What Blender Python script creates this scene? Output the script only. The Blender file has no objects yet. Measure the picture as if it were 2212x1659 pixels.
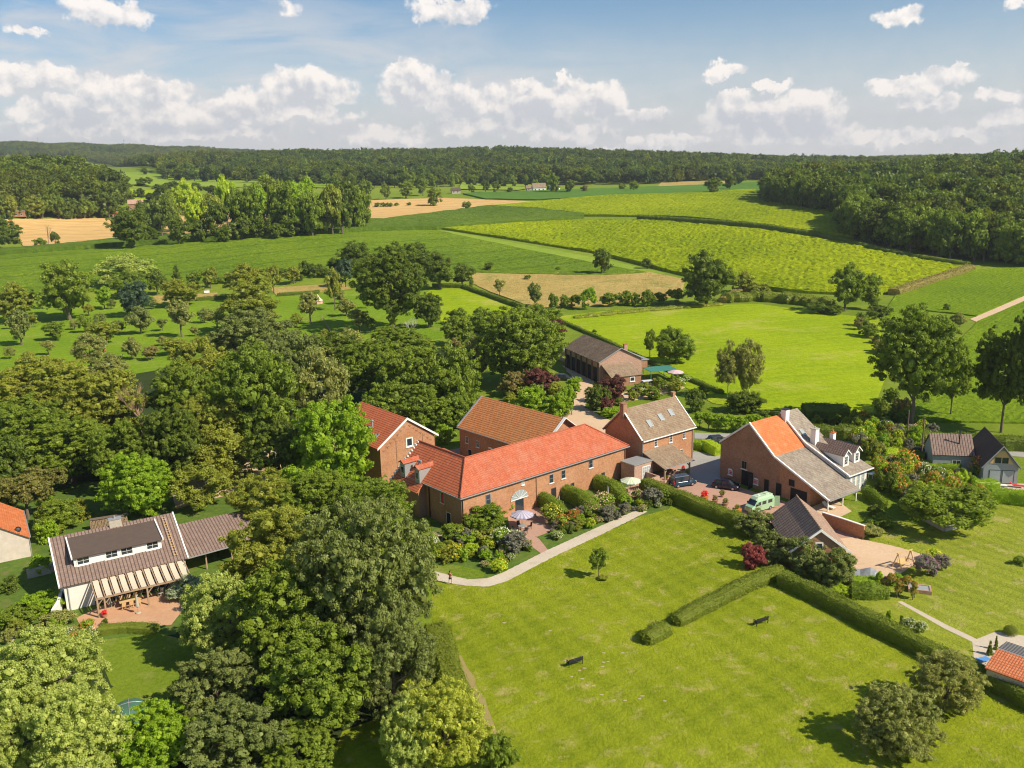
import bpy, bmesh, math, random
import numpy as np
from mathutils import Vector, Matrix
from mathutils.geometry import delaunay_2d_cdt

SC = bpy.context.scene
COL = SC.collection
rad = math.radians

# ------------------------------------------------------------------ camera
CAM_H, PITCH, ROLL, FPX = 52.0, 13.56, 1.52, 1980.0      # picture units: 2212 x 1659
_p, _r = rad(PITCH), rad(ROLL)
cF = Vector((0, math.cos(_p), -math.sin(_p)))
_R0 = Vector((1, 0, 0)); _U0 = Vector((0, math.sin(_p), math.cos(_p)))
cR = _R0 * math.cos(_r) - _U0 * math.sin(_r)
cU = _U0 * math.cos(_r) + _R0 * math.sin(_r)
cam = bpy.data.cameras.new('camera'); camo = bpy.data.objects.new('camera', cam); COL.objects.link(camo)
M = Matrix((cR, cU, -cF)).transposed().to_4x4(); M.translation = Vector((0, 0, CAM_H))
camo.matrix_world = M
cam.sensor_width = 36.0; cam.lens = 36.0 * FPX / 2212.0
cam.clip_start = 0.5; cam.clip_end = 60000
SC.camera = camo

# ------------------------------------------------------------------ light
SUN_EL, SUN_AZ = 41.0, 118.0                              # azimuth clockwise from +Y
sdir = Vector((math.sin(rad(SUN_AZ)) * math.cos(rad(SUN_EL)), math.cos(rad(SUN_AZ)) * math.cos(rad(SUN_EL)), math.sin(rad(SUN_EL))))
sl = bpy.data.lights.new('sun', 'SUN'); sl.energy = 5.0; sl.angle = rad(0.5); sl.color = (1.0, 0.90, 0.72)
HAZE = 0.00008
so = bpy.data.objects.new('sun', sl); COL.objects.link(so)
so.rotation_euler = (-sdir).to_track_quat('-Z', 'Y').to_euler(); so.location = (60, -40, 90)
SC.view_settings.view_transform = 'Standard'; SC.view_settings.look = 'None'
SC.view_settings.exposure = 0.38; SC.view_settings.gamma = 1.0; SC.view_settings.use_curve_mapping = False
SC.render.engine = 'CYCLES'
cy = SC.cycles
cy.max_bounces = 5; cy.diffuse_bounces = 2; cy.glossy_bounces = 2; cy.transmission_bounces = 3
cy.transparent_max_bounces = 4; cy.volume_bounces = 0; cy.caustics_reflective = False; cy.caustics_refractive = False
SC.cycles.pixel_filter_type = 'BLACKMAN_HARRIS'; SC.cycles.filter_width = 1.1
cy.use_adaptive_sampling = True; cy.adaptive_threshold = 0.02

world = bpy.data.worlds.new('World'); SC.world = world; world.use_nodes = True
wt = world.node_tree; wn = wt.nodes; wl = wt.links
for n in list(wn): wn.remove(n)

def node(t, kind, loc=None, **kw):
    n = t.nodes.new(kind)
    for k, v in kw.items(): setattr(n, k, v)
    return n
def math_n(t, op, a, b=None, c=None, clamp=False):
    n = t.nodes.new('ShaderNodeMath'); n.operation = op; n.use_clamp = clamp
    for i, v in enumerate((a, b, c)):
        if v is None: continue
        if isinstance(v, (int, float)): n.inputs[i].default_value = v
        else: t.links.new(v, n.inputs[i])
    return n.outputs[0]
def vmath(t, op, a, b=None, out=0):
    n = t.nodes.new('ShaderNodeVectorMath'); n.operation = op
    for i, v in enumerate((a, b)):
        if v is None: continue
        if isinstance(v, (tuple, list)): n.inputs[i].default_value = v
        else: t.links.new(v, n.inputs[i])
    return n.outputs['Value'] if op in ('LENGTH', 'DOT_PRODUCT', 'DISTANCE') else n.outputs[0]
def mixc(t, fac, a, b, blend='MIX'):
    n = t.nodes.new('ShaderNodeMix'); n.data_type = 'RGBA'; n.blend_type = blend
    for i, v in ((0, fac), (6, a), (7, b)):
        if isinstance(v, (int, float)): n.inputs[i].default_value = v
        elif isinstance(v, (tuple, list)): n.inputs[i].default_value = (*v, 1) if len(v) == 3 else v
        else: t.links.new(v, n.inputs[i])
    return n.outputs[2]
def ramp(t, fac, a, b, c0=0.0, c1=1.0):
    n = t.nodes.new('ShaderNodeMapRange'); n.interpolation_type = 'SMOOTHSTEP'
    t.links.new(fac, n.inputs[0]); n.inputs[1].default_value = a; n.inputs[2].default_value = b
    n.inputs[3].default_value = c0; n.inputs[4].default_value = c1
    return n.outputs[0]
def noise(t, vec, scale, detail=3, rough=0.55, dist=0.0):
    n = t.nodes.new('ShaderNodeTexNoise'); n.inputs['Scale'].default_value = scale
    n.inputs['Detail'].default_value = detail; n.inputs['Roughness'].default_value = rough; n.inputs['Distortion'].default_value = dist
    if vec is not None: t.links.new(vec, n.inputs['Vector'])
    return n

# picture pixel -> azimuth / elevation in degrees
def azel(u, v):
    d = cF + cR * ((u - 1106) / FPX) + cU * ((829.5 - v) / FPX); d.normalize()
    return math.degrees(math.atan2(d.x, d.y)), math.degrees(math.asin(d.z))

sky = node(wt, 'ShaderNodeTexSky'); sky.sky_type = 'NISHITA'; sky.sun_disc = False
sky.sun_elevation = rad(SUN_EL); sky.sun_rotation = rad(SUN_AZ); sky.altitude = 200
sky.air_density = 1.0; sky.dust_density = 0.6; sky.ozone_density = 2.0
geo = node(wt, 'ShaderNodeTexCoord')
sep = node(wt, 'ShaderNodeSeparateXYZ'); wl.new(geo.outputs['Generated'], sep.inputs[0])
az = math_n(wt, 'MULTIPLY', math_n(wt, 'ARCTAN2', sep.outputs[0], sep.outputs[1]), 57.2958)
el = math_n(wt, 'MULTIPLY', math_n(wt, 'ARCSINE', sep.outputs[2]), 57.2958)
cmb = node(wt, 'ShaderNodeCombineXYZ'); wl.new(az, cmb.inputs[0]); wl.new(el, cmb.inputs[1])
P0 = cmb.outputs[0]
# cumulus billows: warped coordinates
w1 = noise(wt, P0, 0.55, 6, 0.62)
warp = vmath(wt, 'SUBTRACT', w1.outputs['Color'], (0.5, 0.5, 0.5))
wsc = node(wt, 'ShaderNodeVectorMath'); wsc.operation = 'SCALE'; wl.new(warp, wsc.inputs[0]); wsc.inputs[3].default_value = 2.6
Pw = vmath(wt, 'ADD', P0, wsc.outputs[0])
# (u, v, half width, half height, strength) of the separate cumulus heaps, in the sky's own angles
CUM = [(235,28,75,24,1.0),(975,22,78,24,1.0),(60,75,34,9,.5),(100,165,60,26,.8),(215,185,60,24,.7),(30,165,40,22,.8),(330,195,80,26,.7),
 (170,235,120,24,.75),(330,240,70,30,.6),(660,190,100,36,1.0),(560,215,60,24,.7),(480,245,90,22,.7),(640,250,120,18,.6),(905,185,75,42,1.0),(985,215,70,34,1.0),
 (860,165,30,22,.9),(1160,220,120,40,1.0),(1310,225,45,36,1.0),(1385,250,60,18,.7),(1060,275,150,18,.55),(830,290,90,20,.6),(1240,290,90,14,.5),
 (1565,152,34,16,1.0),(1665,182,36,12,.95),(1645,245,110,34,.95),(1740,245,80,38,1.0),(1580,225,50,22,.9),(1700,290,130,22,.6),(1985,178,90,18,.95),(2010,222,50,17,.85),
 (1945,35,38,18,.75),(2160,215,40,16,.7),(2180,262,60,16,.65),(1900,300,120,12,.5),(2060,292,110,12,.5),(460,290,170,14,.5),(200,280,150,14,.5),(1480,300,70,12,.5),
 (2080,158,20,8,.6),(1215,162,14,10,.6),(1140,172,22,9,.5),(620,22,24,14,.3),(1410,240,30,12,.6),(2200,10,24,12,.5),(1400,315,120,9,.5)]
def heaps(vec):
    dens = None
    for (u, v, hw, hh, s) in CUM:
        a, e = azel(u, v); ra = hw / FPX * 57.3 * 1.18; re = hh / FPX * 57.3 * 1.25
        s = min(1.0, s + (.14 if v > 130 else 0))
        d = vmath(wt, 'LENGTH', vmath(wt, 'MULTIPLY', vmath(wt, 'SUBTRACT', vec, (a, e, 0.0)), (1 / ra, 1 / re, 0.0)))
        x = math_n(wt, 'MULTIPLY_ADD', d, -s, s)
        dens = x if dens is None else math_n(wt, 'MAXIMUM', dens, x)
    return dens
dens = heaps(Pw)
above = heaps(vmath(wt, 'ADD', Pw, (0.25, 0.75, 0.0)))   # how much cloud lies between this point and the light
n2 = noise(wt, P0, 1.2, 6, 0.54)
cov = math_n(wt, 'ADD', dens, math_n(wt, 'MULTIPLY_ADD', n2.outputs[0], 0.8, -0.40))
cum_mask = ramp(wt, cov, -0.01, 0.30)
# relief: density differences towards the sun and towards the ground
off = vmath(wt, 'ADD', P0, (0.28, 0.42, 0.0))
n3 = noise(wt, off, 1.2, 6, 0.54)
rel = math_n(wt, 'SUBTRACT', n2.outputs[0], n3.outputs[0])
nb = noise(wt, P0, 0.55, 4, 0.6); nb2 = noise(wt, vmath(wt, 'ADD', P0, (0.3, 0.7, 0.0)), 0.55, 4, 0.6)
rel2 = math_n(wt, 'SUBTRACT', nb.outputs[0], nb2.outputs[0])
lit0 = math_n(wt, 'ADD', math_n(wt, 'MULTIPLY_ADD', rel, 2.0, 0.60), math_n(wt, 'MULTIPLY', rel2, 2.4), clamp=True)
lit = math_n(wt, 'SUBTRACT', math_n(wt, 'ADD', lit0, 0.22), math_n(wt, 'MULTIPLY', math_n(wt, 'MAXIMUM', above, 0.0), 1.15), clamp=True)
cum_col = mixc(wt, lit, (0.56, 0.565, 0.59), (0.97, 0.885, 0.81))
# thin high veil on the western half and a pale layer low over the horizon
st = node(wt, 'ShaderNodeMapping'); st.inputs['Scale'].default_value = (0.10, 0.42, 1.0); st.inputs['Rotation'].default_value = (0, 0, 0.16); wl.new(P0, st.inputs[0])
n4 = noise(wt, st.outputs[0], 1.0, 6, 0.6, 0.6)
veil_band = ramp(wt, math_n(wt, 'ADD', el, math_n(wt, 'MULTIPLY', az, 0.20)), 9.5, 3.5)
veil = math_n(wt, 'MULTIPLY', ramp(wt, n4.outputs[0], 0.36, 0.66), veil_band)
lowf = ramp(wt, el, 10.0, 0.0)
n5 = noise(wt, P0, 0.8, 6, 0.6)
low = math_n(wt, 'MULTIPLY', lowf, math_n(wt, 'MULTIPLY_ADD', n5.outputs[0], 0.5, 0.56), clamp=True)
SK = 0.092
cl_str = 10.4                                              # clouds are bright against a sky of strength SK
def bright(col, k):
    n = node(wt, 'ShaderNodeVectorMath'); n.operation = 'SCALE'; wl.new(col, n.inputs[0]); n.inputs[3].default_value = k; return n.outputs[0]
tint = mixc(wt, 1.0, sky.outputs[0], (0.64, 0.81, 0.92), 'MULTIPLY')
s1 = mixc(wt, math_n(wt, 'MULTIPLY', veil, 0.8), tint, (6.0, 6.05, 6.2))
s2 = mixc(wt, low, s1, (6.9, 6.65, 6.55))
s3 = mixc(wt, math_n(wt, 'MULTIPLY', cum_mask, 0.86), s2, bright(cum_col, cl_str))
bg = node(wt, 'ShaderNodeBackground'); bg.inputs[1].default_value = SK; wl.new(s3, bg.inputs[0])
wo = node(wt, 'ShaderNodeOutputWorld'); wl.new(bg.outputs[0], wo.inputs[0])

# ------------------------------------------------------------------ terrain
def dray(u, v):
    return cF + cR * ((u - 1106) / FPX) + cU * ((829.5 - v) / FPX)
CT = [(100,530,660),(100,475,800),(400,520,600),(500,510,570),(700,490,600),(830,480,640),(830,440,850),(940,440,850),(1540,412,850),(1160,412,950),(1000,412,1000),
 (700,402,1150),(900,404,1150),(1200,402,1180),(1600,392,1150),(450,398,1150),(1650,437,700),(1500,430,740),(1850,530,470),(1840,470,560),(2080,577,420),(2212,585,400),
 (960,495,600),(1200,485,610),(1400,475,620),(1300,430,790),(1050,447,800),(0,360+58,900),(250,430,900),(300,390,1300),(160,378,1250),(540,392,1250),(0,500,720),(0,420,830),
 (1280,580,440),(1100,520,540),(700,520,520),(300,545,490),(0,560,460)]
pts = []
for u, v, Y in CT:
    d = dray(u, v); t = Y / d.y; pts.append((d.x * t, Y, CAM_H + d.z * t))
def wp(x, y, z): pts.append((x, y, z))
for y in (-150, 0, 150, 250, 330):
    for x in (-500, -200, -80, 0, 80, 200, 500): wp(x * (1 if y < 300 else 1.1), y, 0)
for x in (-400, -150, 0, 120): wp(x, 400, 2.0)
# wooded ridges (ground under the trees)
for x, z in ((-420, 68), (-150, 62), (0, 62), (300, 45), (620, 26), (900, 22)): wp(x, 1900, z); wp(x * 1.2, 2500, z - 6)
for x, z in ((-420, 47), (-100, 41), (300, 34), (620, 22)): wp(x, 1500, z)
for x, z in ((300, 16), (420, 20), (640, 22)): wp(x, 700, z)
for x, z in ((360, 20), (520, 28), (700, 30), (1000, 34)): wp(x, 1000, z)
for x, z in ((500, 14), (900, 22)): wp(x, 1350, z)
for x, z in ((-480, 46), (-430, 34), (-640, 52), (-900, 60)): wp(x, 950, z)
for x, z in ((-2600, 184), (-2050, 166), (-1500, 138), (-1050, 112), (-700, 76)): wp(x, 3500, z); wp(x * 1.15, 4200, z - 10)
for x, z in ((-1700, 78), (-1300, 72), (-900, 62), (-600, 52)): wp(x, 2500, z)
for x in (-4000, 0, 4000): wp(x, 6500, 15)
for x in (-3500, 3500): wp(x, 200, 10); wp(x, 2500, 60 if x < 0 else 20)
_u = {}
for p in pts: _u[(round(p[0], 1), round(p[1], 1))] = p
pts = np.array(list(_u.values()))
_c = 70.0
def _phi(ax, ay, bx, by): return np.sqrt((ax - bx) ** 2 + (ay - by) ** 2 + _c * _c)
_A = _phi(pts[:, 0][:, None], pts[:, 1][:, None], pts[:, 0][None], pts[:, 1][None]) - np.eye(len(pts)) * 4.0
_w = np.linalg.solve(_A, pts[:, 2])
def hz(x, y):
    x = np.asarray(x, float); y = np.asarray(y, float); sh = x.shape
    xf, yf = x.ravel(), y.ravel(); out = np.zeros(len(xf))
    for i in range(0, len(xf), 20000):
        out[i:i + 20000] = _phi(xf[i:i + 20000, None], yf[i:i + 20000, None], pts[:, 0][None], pts[:, 1][None]) @ _w
    s = np.clip((yf - 240) / 160, 0, 1); s = s * s * (3 - 2 * s)
    return (out * s).reshape(sh)
def h1(x, y): return float(hz(np.array([x]), np.array([y]))[0]) if y > 240 else 0.0
def G(u, v, z=0.0):
    """picture pixel -> point on the terrain, z above it"""
    d = dray(u, v)
    if d.z < -1e-4:
        t = (z - CAM_H) / d.z
        if d.y * t <= 240: return Vector((d.x * t, d.y * t, z))
    ts = np.concatenate([np.arange(200, 1400, 6.0), np.arange(1400, 5200, 20.0)])
    g = CAM_H + d.z * ts - hz(d.x * ts, d.y * ts) - z
    k = np.where(g <= 0)[0]
    if len(k) == 0: t = ts[-1]
    elif k[0] == 0: t = ts[0]
    else:
        a, b = k[0] - 1, k[0]; t = ts[a] + (ts[b] - ts[a]) * g[a] / (g[a] - g[b])
    return Vector((d.x * t, d.y * t, CAM_H + d.z * t))
def atY(u, v, Y):
    d = dray(u, v); t = Y / d.y; return Vector((d.x * t, Y, CAM_H + d.z * t))

# ------------------------------------------------------------------ helpers
def tag(o, label=None, cat=None, group=None, kind=None):
    if label: o['label'] = label
    if cat: o['category'] = cat
    if group: o['group'] = group
    if kind: o['kind'] = kind
    return o
def empty(name, loc, rz=0.0, label=None, cat=None, group=None):
    o = bpy.data.objects.new(name, None); COL.objects.link(o); o.location = loc; o.rotation_euler = (0, 0, rz)
    o.empty_display_size = 0.5
    return tag(o, label, cat, group)
def link(name, me, parent=None):
    o = bpy.data.objects.new(name, me); COL.objects.link(o)
    if parent: o.parent = parent
    return o
def mesh_np(name, V, Fq, mat=None, k=4):
    """V (n,3), Fq (m,k) numpy arrays -> mesh"""
    me = bpy.data.meshes.new(name); n, m = len(V), len(Fq)
    me.vertices.add(n); me.vertices.foreach_set('co', np.asarray(V, np.float32).ravel())
    me.loops.add(m * k); me.loops.foreach_set('vertex_index', np.asarray(Fq, np.int32).ravel())
    me.polygons.add(m); me.polygons.foreach_set('loop_start', np.arange(0, m * k, k, dtype=np.int32))
    me.update(calc_edges=True)
    if mat: me.materials.append(mat)
    return me
def add_uv(me):
    """metre uv: u along the face's level direction, v up its slope"""
    uv = me.uv_layers.new(name='UVMap').data
    vs = me.vertices
    for p in me.polygons:
        n = p.normal
        a = Vector((0, 0, 1)).cross(n)
        a = Vector((1, 0, 0)) if a.length < 1e-4 else a.normalized()
        b = n.cross(a)
        for li in p.loop_indices:
            co = vs[me.loops[li].vertex_index].co; uv[li].uv = (co.dot(a), co.dot(b))
class MB:
    def __init__(s): s.v = []; s.f = []
    def face(s, *ps):
        i = len(s.v); s.v += [tuple(p) for p in ps]; s.f.append(tuple(range(i, i + len(ps)))); return s
    def box(s, x0, x1, y0, y1, z0, z1):
        i = len(s.v); s.v += [(x, y, z) for z in (z0, z1) for y in (y0, y1) for x in (x0, x1)]
        for f in ((0, 2, 3, 1), (4, 5, 7, 6), (0, 1, 5, 4), (2, 6, 7, 3), (0, 4, 6, 2), (1, 3, 7, 5)): s.f.append(tuple(i + k for k in f))
        return s
    def slab(s, poly, th, d=None):
        """polygon (3-D, counter-clockwise from outside) thickened inwards"""
        P = [Vector(p) for p in poly]; n = (P[1] - P[0]).cross(P[2] - P[0]).normalized() if d is None else Vector(d)
        Q = [p - n * th for p in P]; i = len(s.v); k = len(P)
        s.v += [tuple(p) for p in P + Q]
        s.f.append(tuple(i + j for j in range(k))); s.f.append(tuple(i + k + j for j in reversed(range(k))))
        for j in range(k):
            a, b = j, (j + 1) % k; s.f.append((i + a, i + k + a, i + k + b, i + b))
        return s
    def bar(s, a, b, w=0.1, h=None):
        h = h or w; a = Vector(a); b = Vector(b); d = (b - a).normalized()
        x = d.cross(Vector((0, 0, 1)));  x = Vector((1, 0, 0)) if x.length < 1e-3 else x.normalized()
        y = d.cross(x).normalized(); i = len(s.v)
        for p in (a, b):
            for sx, sy in ((-1, -1), (1, -1), (1, 1), (-1, 1)): s.v.append(tuple(p + x * sx * w / 2 + y * sy * h / 2))
        for f in ((0, 3, 2, 1), (4, 5, 6, 7), (0, 1, 5, 4), (1, 2, 6, 5), (2, 3, 7, 6), (3, 0, 4, 7)): s.f.append(tuple(i + k for k in f))
        return s
    def tube(s, pts, rs, n=8, cap=True):
        pts = [Vector(p) for p in pts]; i0 = len(s.v)
        for k, p in enumerate(pts):
            d = (pts[min(k + 1, len(pts) - 1)] - pts[max(k - 1, 0)]).normalized()
            x = d.cross(Vector((0.3, 0.9, 0.2))).normalized(); y = d.cross(x).normalized()
            r = rs[k] if isinstance(rs, (list, tuple)) else rs
            for j in range(n):
                a = 2 * math.pi * j / n; s.v.append(tuple(p + (x * math.cos(a) + y * math.sin(a)) * r))
        for k in range(len(pts) - 1):
            for j in range(n):
                a = i0 + k * n + j; b = i0 + k * n + (j + 1) % n; s.f.append((a, a + n, b + n, b))
        if cap:
            s.f.append(tuple(i0 + j for j in range(n))); e = i0 + (len(pts) - 1) * n; s.f.append(tuple(e + j for j in reversed(range(n))))
        return s
    def lathe(s, prof, n=16, c=(0, 0)):
        i0 = len(s.v)
        for r, z in prof:
            for j in range(n):
                a = 2 * math.pi * j / n; s.v.append((c[0] + r * math.cos(a), c[1] + r * math.sin(a), z))
        for k in range(len(prof) - 1):
            for j in range(n):
                a = i0 + k * n + j; b = i0 + k * n + (j + 1) % n; s.f.append((a, b, b + n, a + n))
        return s
    def build(s, name, mat, parent=None, smooth=False, bev=0.0):
        me = bpy.data.meshes.new(name); me.from_pydata(s.v, [], s.f); me.update()
        if bev:
            bm = bmesh.new(); bm.from_mesh(me); bmesh.ops.remove_doubles(bm, verts=bm.verts, dist=1e-5)
            bmesh.ops.bevel(bm, geom=list(bm.edges), offset=bev, segments=2, affect='EDGES', clamp_overlap=True); bm.to_mesh(me); bm.free()
        add_uv(me); me.materials.append(mat)
        if smooth: me.polygons.foreach_set('use_smooth', [True] * len(me.polygons))
        return link(name, me, parent)
def copy_tree(o, parent=None):
    c = o.copy(); COL.objects.link(c)
    if parent: c.parent = parent
    for ch in list(o.children): copy_tree(ch, c)
    return c
# ------------------------------------------------------------------ materials
def new_mat(name):
    m = bpy.data.materials.new(name); m.use_nodes = True; t = m.node_tree
    b = t.nodes['Principled BSDF']; return m, t, b
def hexa(c): return (*c, 1.0)
def sat(c, k): return tuple(min(1, max(0, x * k)) for x in c)
def m_plain(name, c, rough=0.7, metal=0.0, var=0.12, scale=1.5, spec=0.3):
    m, t, b = new_mat(name); tc = node(t, 'ShaderNodeTexCoord')
    n = noise(t, tc.outputs['Object'], scale, 4, 0.6)
    col = mixc(t, n.outputs[0], sat(c, 1 - var), sat(c, 1 + var)); t.links.new(col, b.inputs['Base Color'])
    b.inputs['Roughness'].default_value = rough; b.inputs['Metallic'].default_value = metal; b.inputs['Specular IOR Level'].default_value = spec
    return m
def m_glass(name='window_glass', c=(0.03, 0.04, 0.05)):
    m, t, b = new_mat(name); b.inputs['Base Color'].default_value = hexa(c); b.inputs['Roughness'].default_value = 0.06
    b.inputs['Specular IOR Level'].default_value = 0.9; return m
def m_brick(name, c, c2, mortar=(0.33, 0.28, 0.22)):
    m, t, b = new_mat(name); uv = node(t, 'ShaderNodeUVMap')
    br = node(t, 'ShaderNodeTexBrick'); br.inputs['Scale'].default_value = 1.0
    br.inputs['Brick Width'].default_value = 0.44; br.inputs['Row Height'].default_value = 0.14; br.inputs['Mortar Size'].default_value = 0.02
    br.inputs['Color1'].default_value = hexa(c); br.inputs['Color2'].default_value = hexa(c2); br.inputs['Mortar'].default_value = hexa(mortar)
    br.inputs['Mortar Smooth'].default_value = 0.3
    t.links.new(uv.outputs[0], br.inputs['Vector'])
    tc = node(t, 'ShaderNodeTexCoord'); n = noise(t, tc.outputs['Object'], 0.35, 5, 0.6); n2 = noise(t, tc.outputs['Object'], 3.5, 4, 0.7)
    a = mixc(t, ramp(t, n.outputs[0], 0.3, 0.7, 0.0, 0.5), br.outputs[0], sat(c, 0.66))
    a = mixc(t, ramp(t, n2.outputs[0], 0.35, 0.75, 0.0, 0.45), a, sat(c2, 1.45))
    t.links.new(a, b.inputs['Base Color']); b.inputs['Roughness'].default_value = 0.9; b.inputs['Specular IOR Level'].default_value = 0.15
    return m
def m_tile(name, c, c2, row=0.33, colw=0.22, axis='row', joint=0.55, moss=None, mossamt=0.4, bump=0.5):
    """roof tiles: courses along v, pan rolls along u"""
    m, t, b = new_mat(name); uv = node(t, 'ShaderNodeUVMap'); s = node(t, 'ShaderNodeSeparateXYZ'); t.links.new(uv.outputs[0], s.inputs[0])
    fv = math_n(t, 'FRACT', math_n(t, 'DIVIDE', s.outputs[1], row)); fu = math_n(t, 'FRACT', math_n(t, 'DIVIDE', s.outputs[0], colw))
    jv = ramp(t, fv, 0.0, 0.32, 1.0, 0.0)                       # course overlap
    ju = ramp(t, math_n(t, 'ABSOLUTE', math_n(t, 'SUBTRACT', fu, 0.5)), 0.28, 0.5)
    j = math_n(t, 'MAXIMUM', math_n(t, 'MULTIPLY', jv, 1.0 if axis != 'col' else 0.35), math_n(t, 'MULTIPLY', ju, 1.0 if axis != 'row' else 0.3))
    # one tone per tile
    cm = node(t, 'ShaderNodeCombineXYZ'); t.links.new(math_n(t, 'FLOOR', math_n(t, 'DIVIDE', s.outputs[0], colw)), cm.inputs[0]); t.links.new(math_n(t, 'FLOOR', math_n(t, 'DIVIDE', s.outputs[1], row)), cm.inputs[1])
    wn_ = node(t, 'ShaderNodeTexWhiteNoise'); wn_.noise_dimensions = '2D'; t.links.new(cm.outputs[0], wn_.inputs['Vector'])
    a = mixc(t, wn_.outputs[0], c, c2)
    tc = node(t, 'ShaderNodeTexCoord'); n = noise(t, tc.outputs['Object'], 0.6, 6, 0.65)
    if moss: a = mixc(t, ramp(t, n.outputs[0], 0.42, 0.7, 0.0, mossamt), a, moss)
    um = node(t, 'ShaderNodeMapping'); um.inputs['Scale'].default_value = (1.3, 0.22, 1); t.links.new(uv.outputs[0], um.inputs[0]); ns = noise(t, um.outputs[0], 1.0, 5, 0.65)
    a = mixc(t, ramp(t, ns.outputs[0], 0.45, 0.75, 0.0, 0.30), a, sat(c, 0.66)); a = mixc(t, ramp(t, ns.outputs[0], 0.48, 0.25, 0.0, 0.2), a, sat(c2, 1.18))
    a = mixc(t, math_n(t, 'MULTIPLY', j, joint), a, sat(c, 0.25))
    t.links.new(a, b.inputs['Base Color']); b.inputs['Roughness'].default_value = 0.75; b.inputs['Specular IOR Level'].default_value = 0.25
    bp = node(t, 'ShaderNodeBump'); bp.inputs['Strength'].default_value = bump; bp.inputs['Distance'].default_value = 0.06
    hgt = math_n(t, 'SUBTRACT', math_n(t, 'MULTIPLY_ADD', wn_.outputs[0], 0.3, 1.0), j)
    t.links.new(hgt, bp.inputs['Height']); t.links.new(bp.outputs[0], b.inputs['Normal'])
    return m
def m_leaf(name, c, c2=None, trans=0.42, hue=0.10):
    m, t, b = new_mat(name); c2 = c2 or (c[0] * 1.5, c[1] * 1.35, c[2] * 1.1)
    LB = 1.70 if hue < .15 else 1.5; c = sat(c, LB); c2 = sat(c2, LB)
    g = node(t, 'ShaderNodeNewGeometry'); oi = node(t, 'ShaderNodeObjectInfo'); tc = node(t, 'ShaderNodeTexCoord')
    n = noise(t, tc.outputs['Object'], 2.2, 2, 0.5)
    f = math_n(t, 'MULTIPLY_ADD', g.outputs['Random Per Island'], 0.62, math_n(t, 'MULTIPLY_ADD', n.outputs[0], 0.9, -0.28), clamp=True)
    a = mixc(t, f, c, c2)
    a = mixc(t, math_n(t, 'MULTIPLY', oi.outputs['Random'], hue * 2), a, (c2[0] * 1.12, c2[1] * 1.0, c2[2] * 0.8))
    if hue > .15:
        o7 = math_n(t, 'FRACT', math_n(t, 'MULTIPLY', oi.outputs['Random'], 7.31)); vs_ = node(t, 'ShaderNodeVectorMath'); vs_.operation = 'SCALE'
        t.links.new(a, vs_.inputs[0]); t.links.new(math_n(t, 'MULTIPLY_ADD', o7, .75, .60), vs_.inputs[3]); a = vs_.outputs[0]
    t.nodes.remove(b); out = t.nodes['Material Output']
    d = node(t, 'ShaderNodeBsdfDiffuse'); tr = node(t, 'ShaderNodeBsdfTranslucent'); mx = node(t, 'ShaderNodeMixShader'); mx.inputs[0].default_value = trans
    gl = node(t, 'ShaderNodeBsdfGlossy'); gl.inputs['Roughness'].default_value = 0.5; gl.inputs['Color'].default_value = (1, 1, 1, 1)
    t.links.new(a, d.inputs[0]); t.links.new(mixc(t, 1.0, a, (1.15, 1.25, 0.6), 'MULTIPLY'), tr.inputs[0])
    t.links.new(d.outputs[0], mx.inputs[1]); t.links.new(tr.outputs[0], mx.inputs[2])
    m2 = node(t, 'ShaderNodeMixShader'); m2.inputs[0].default_value = 0.015; t.links.new(mx.outputs[0], m2.inputs[1]); t.links.new(gl.outputs[0], m2.inputs[2])
    t.links.new(m2.outputs[0], out.inputs[0])
    return m
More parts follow.
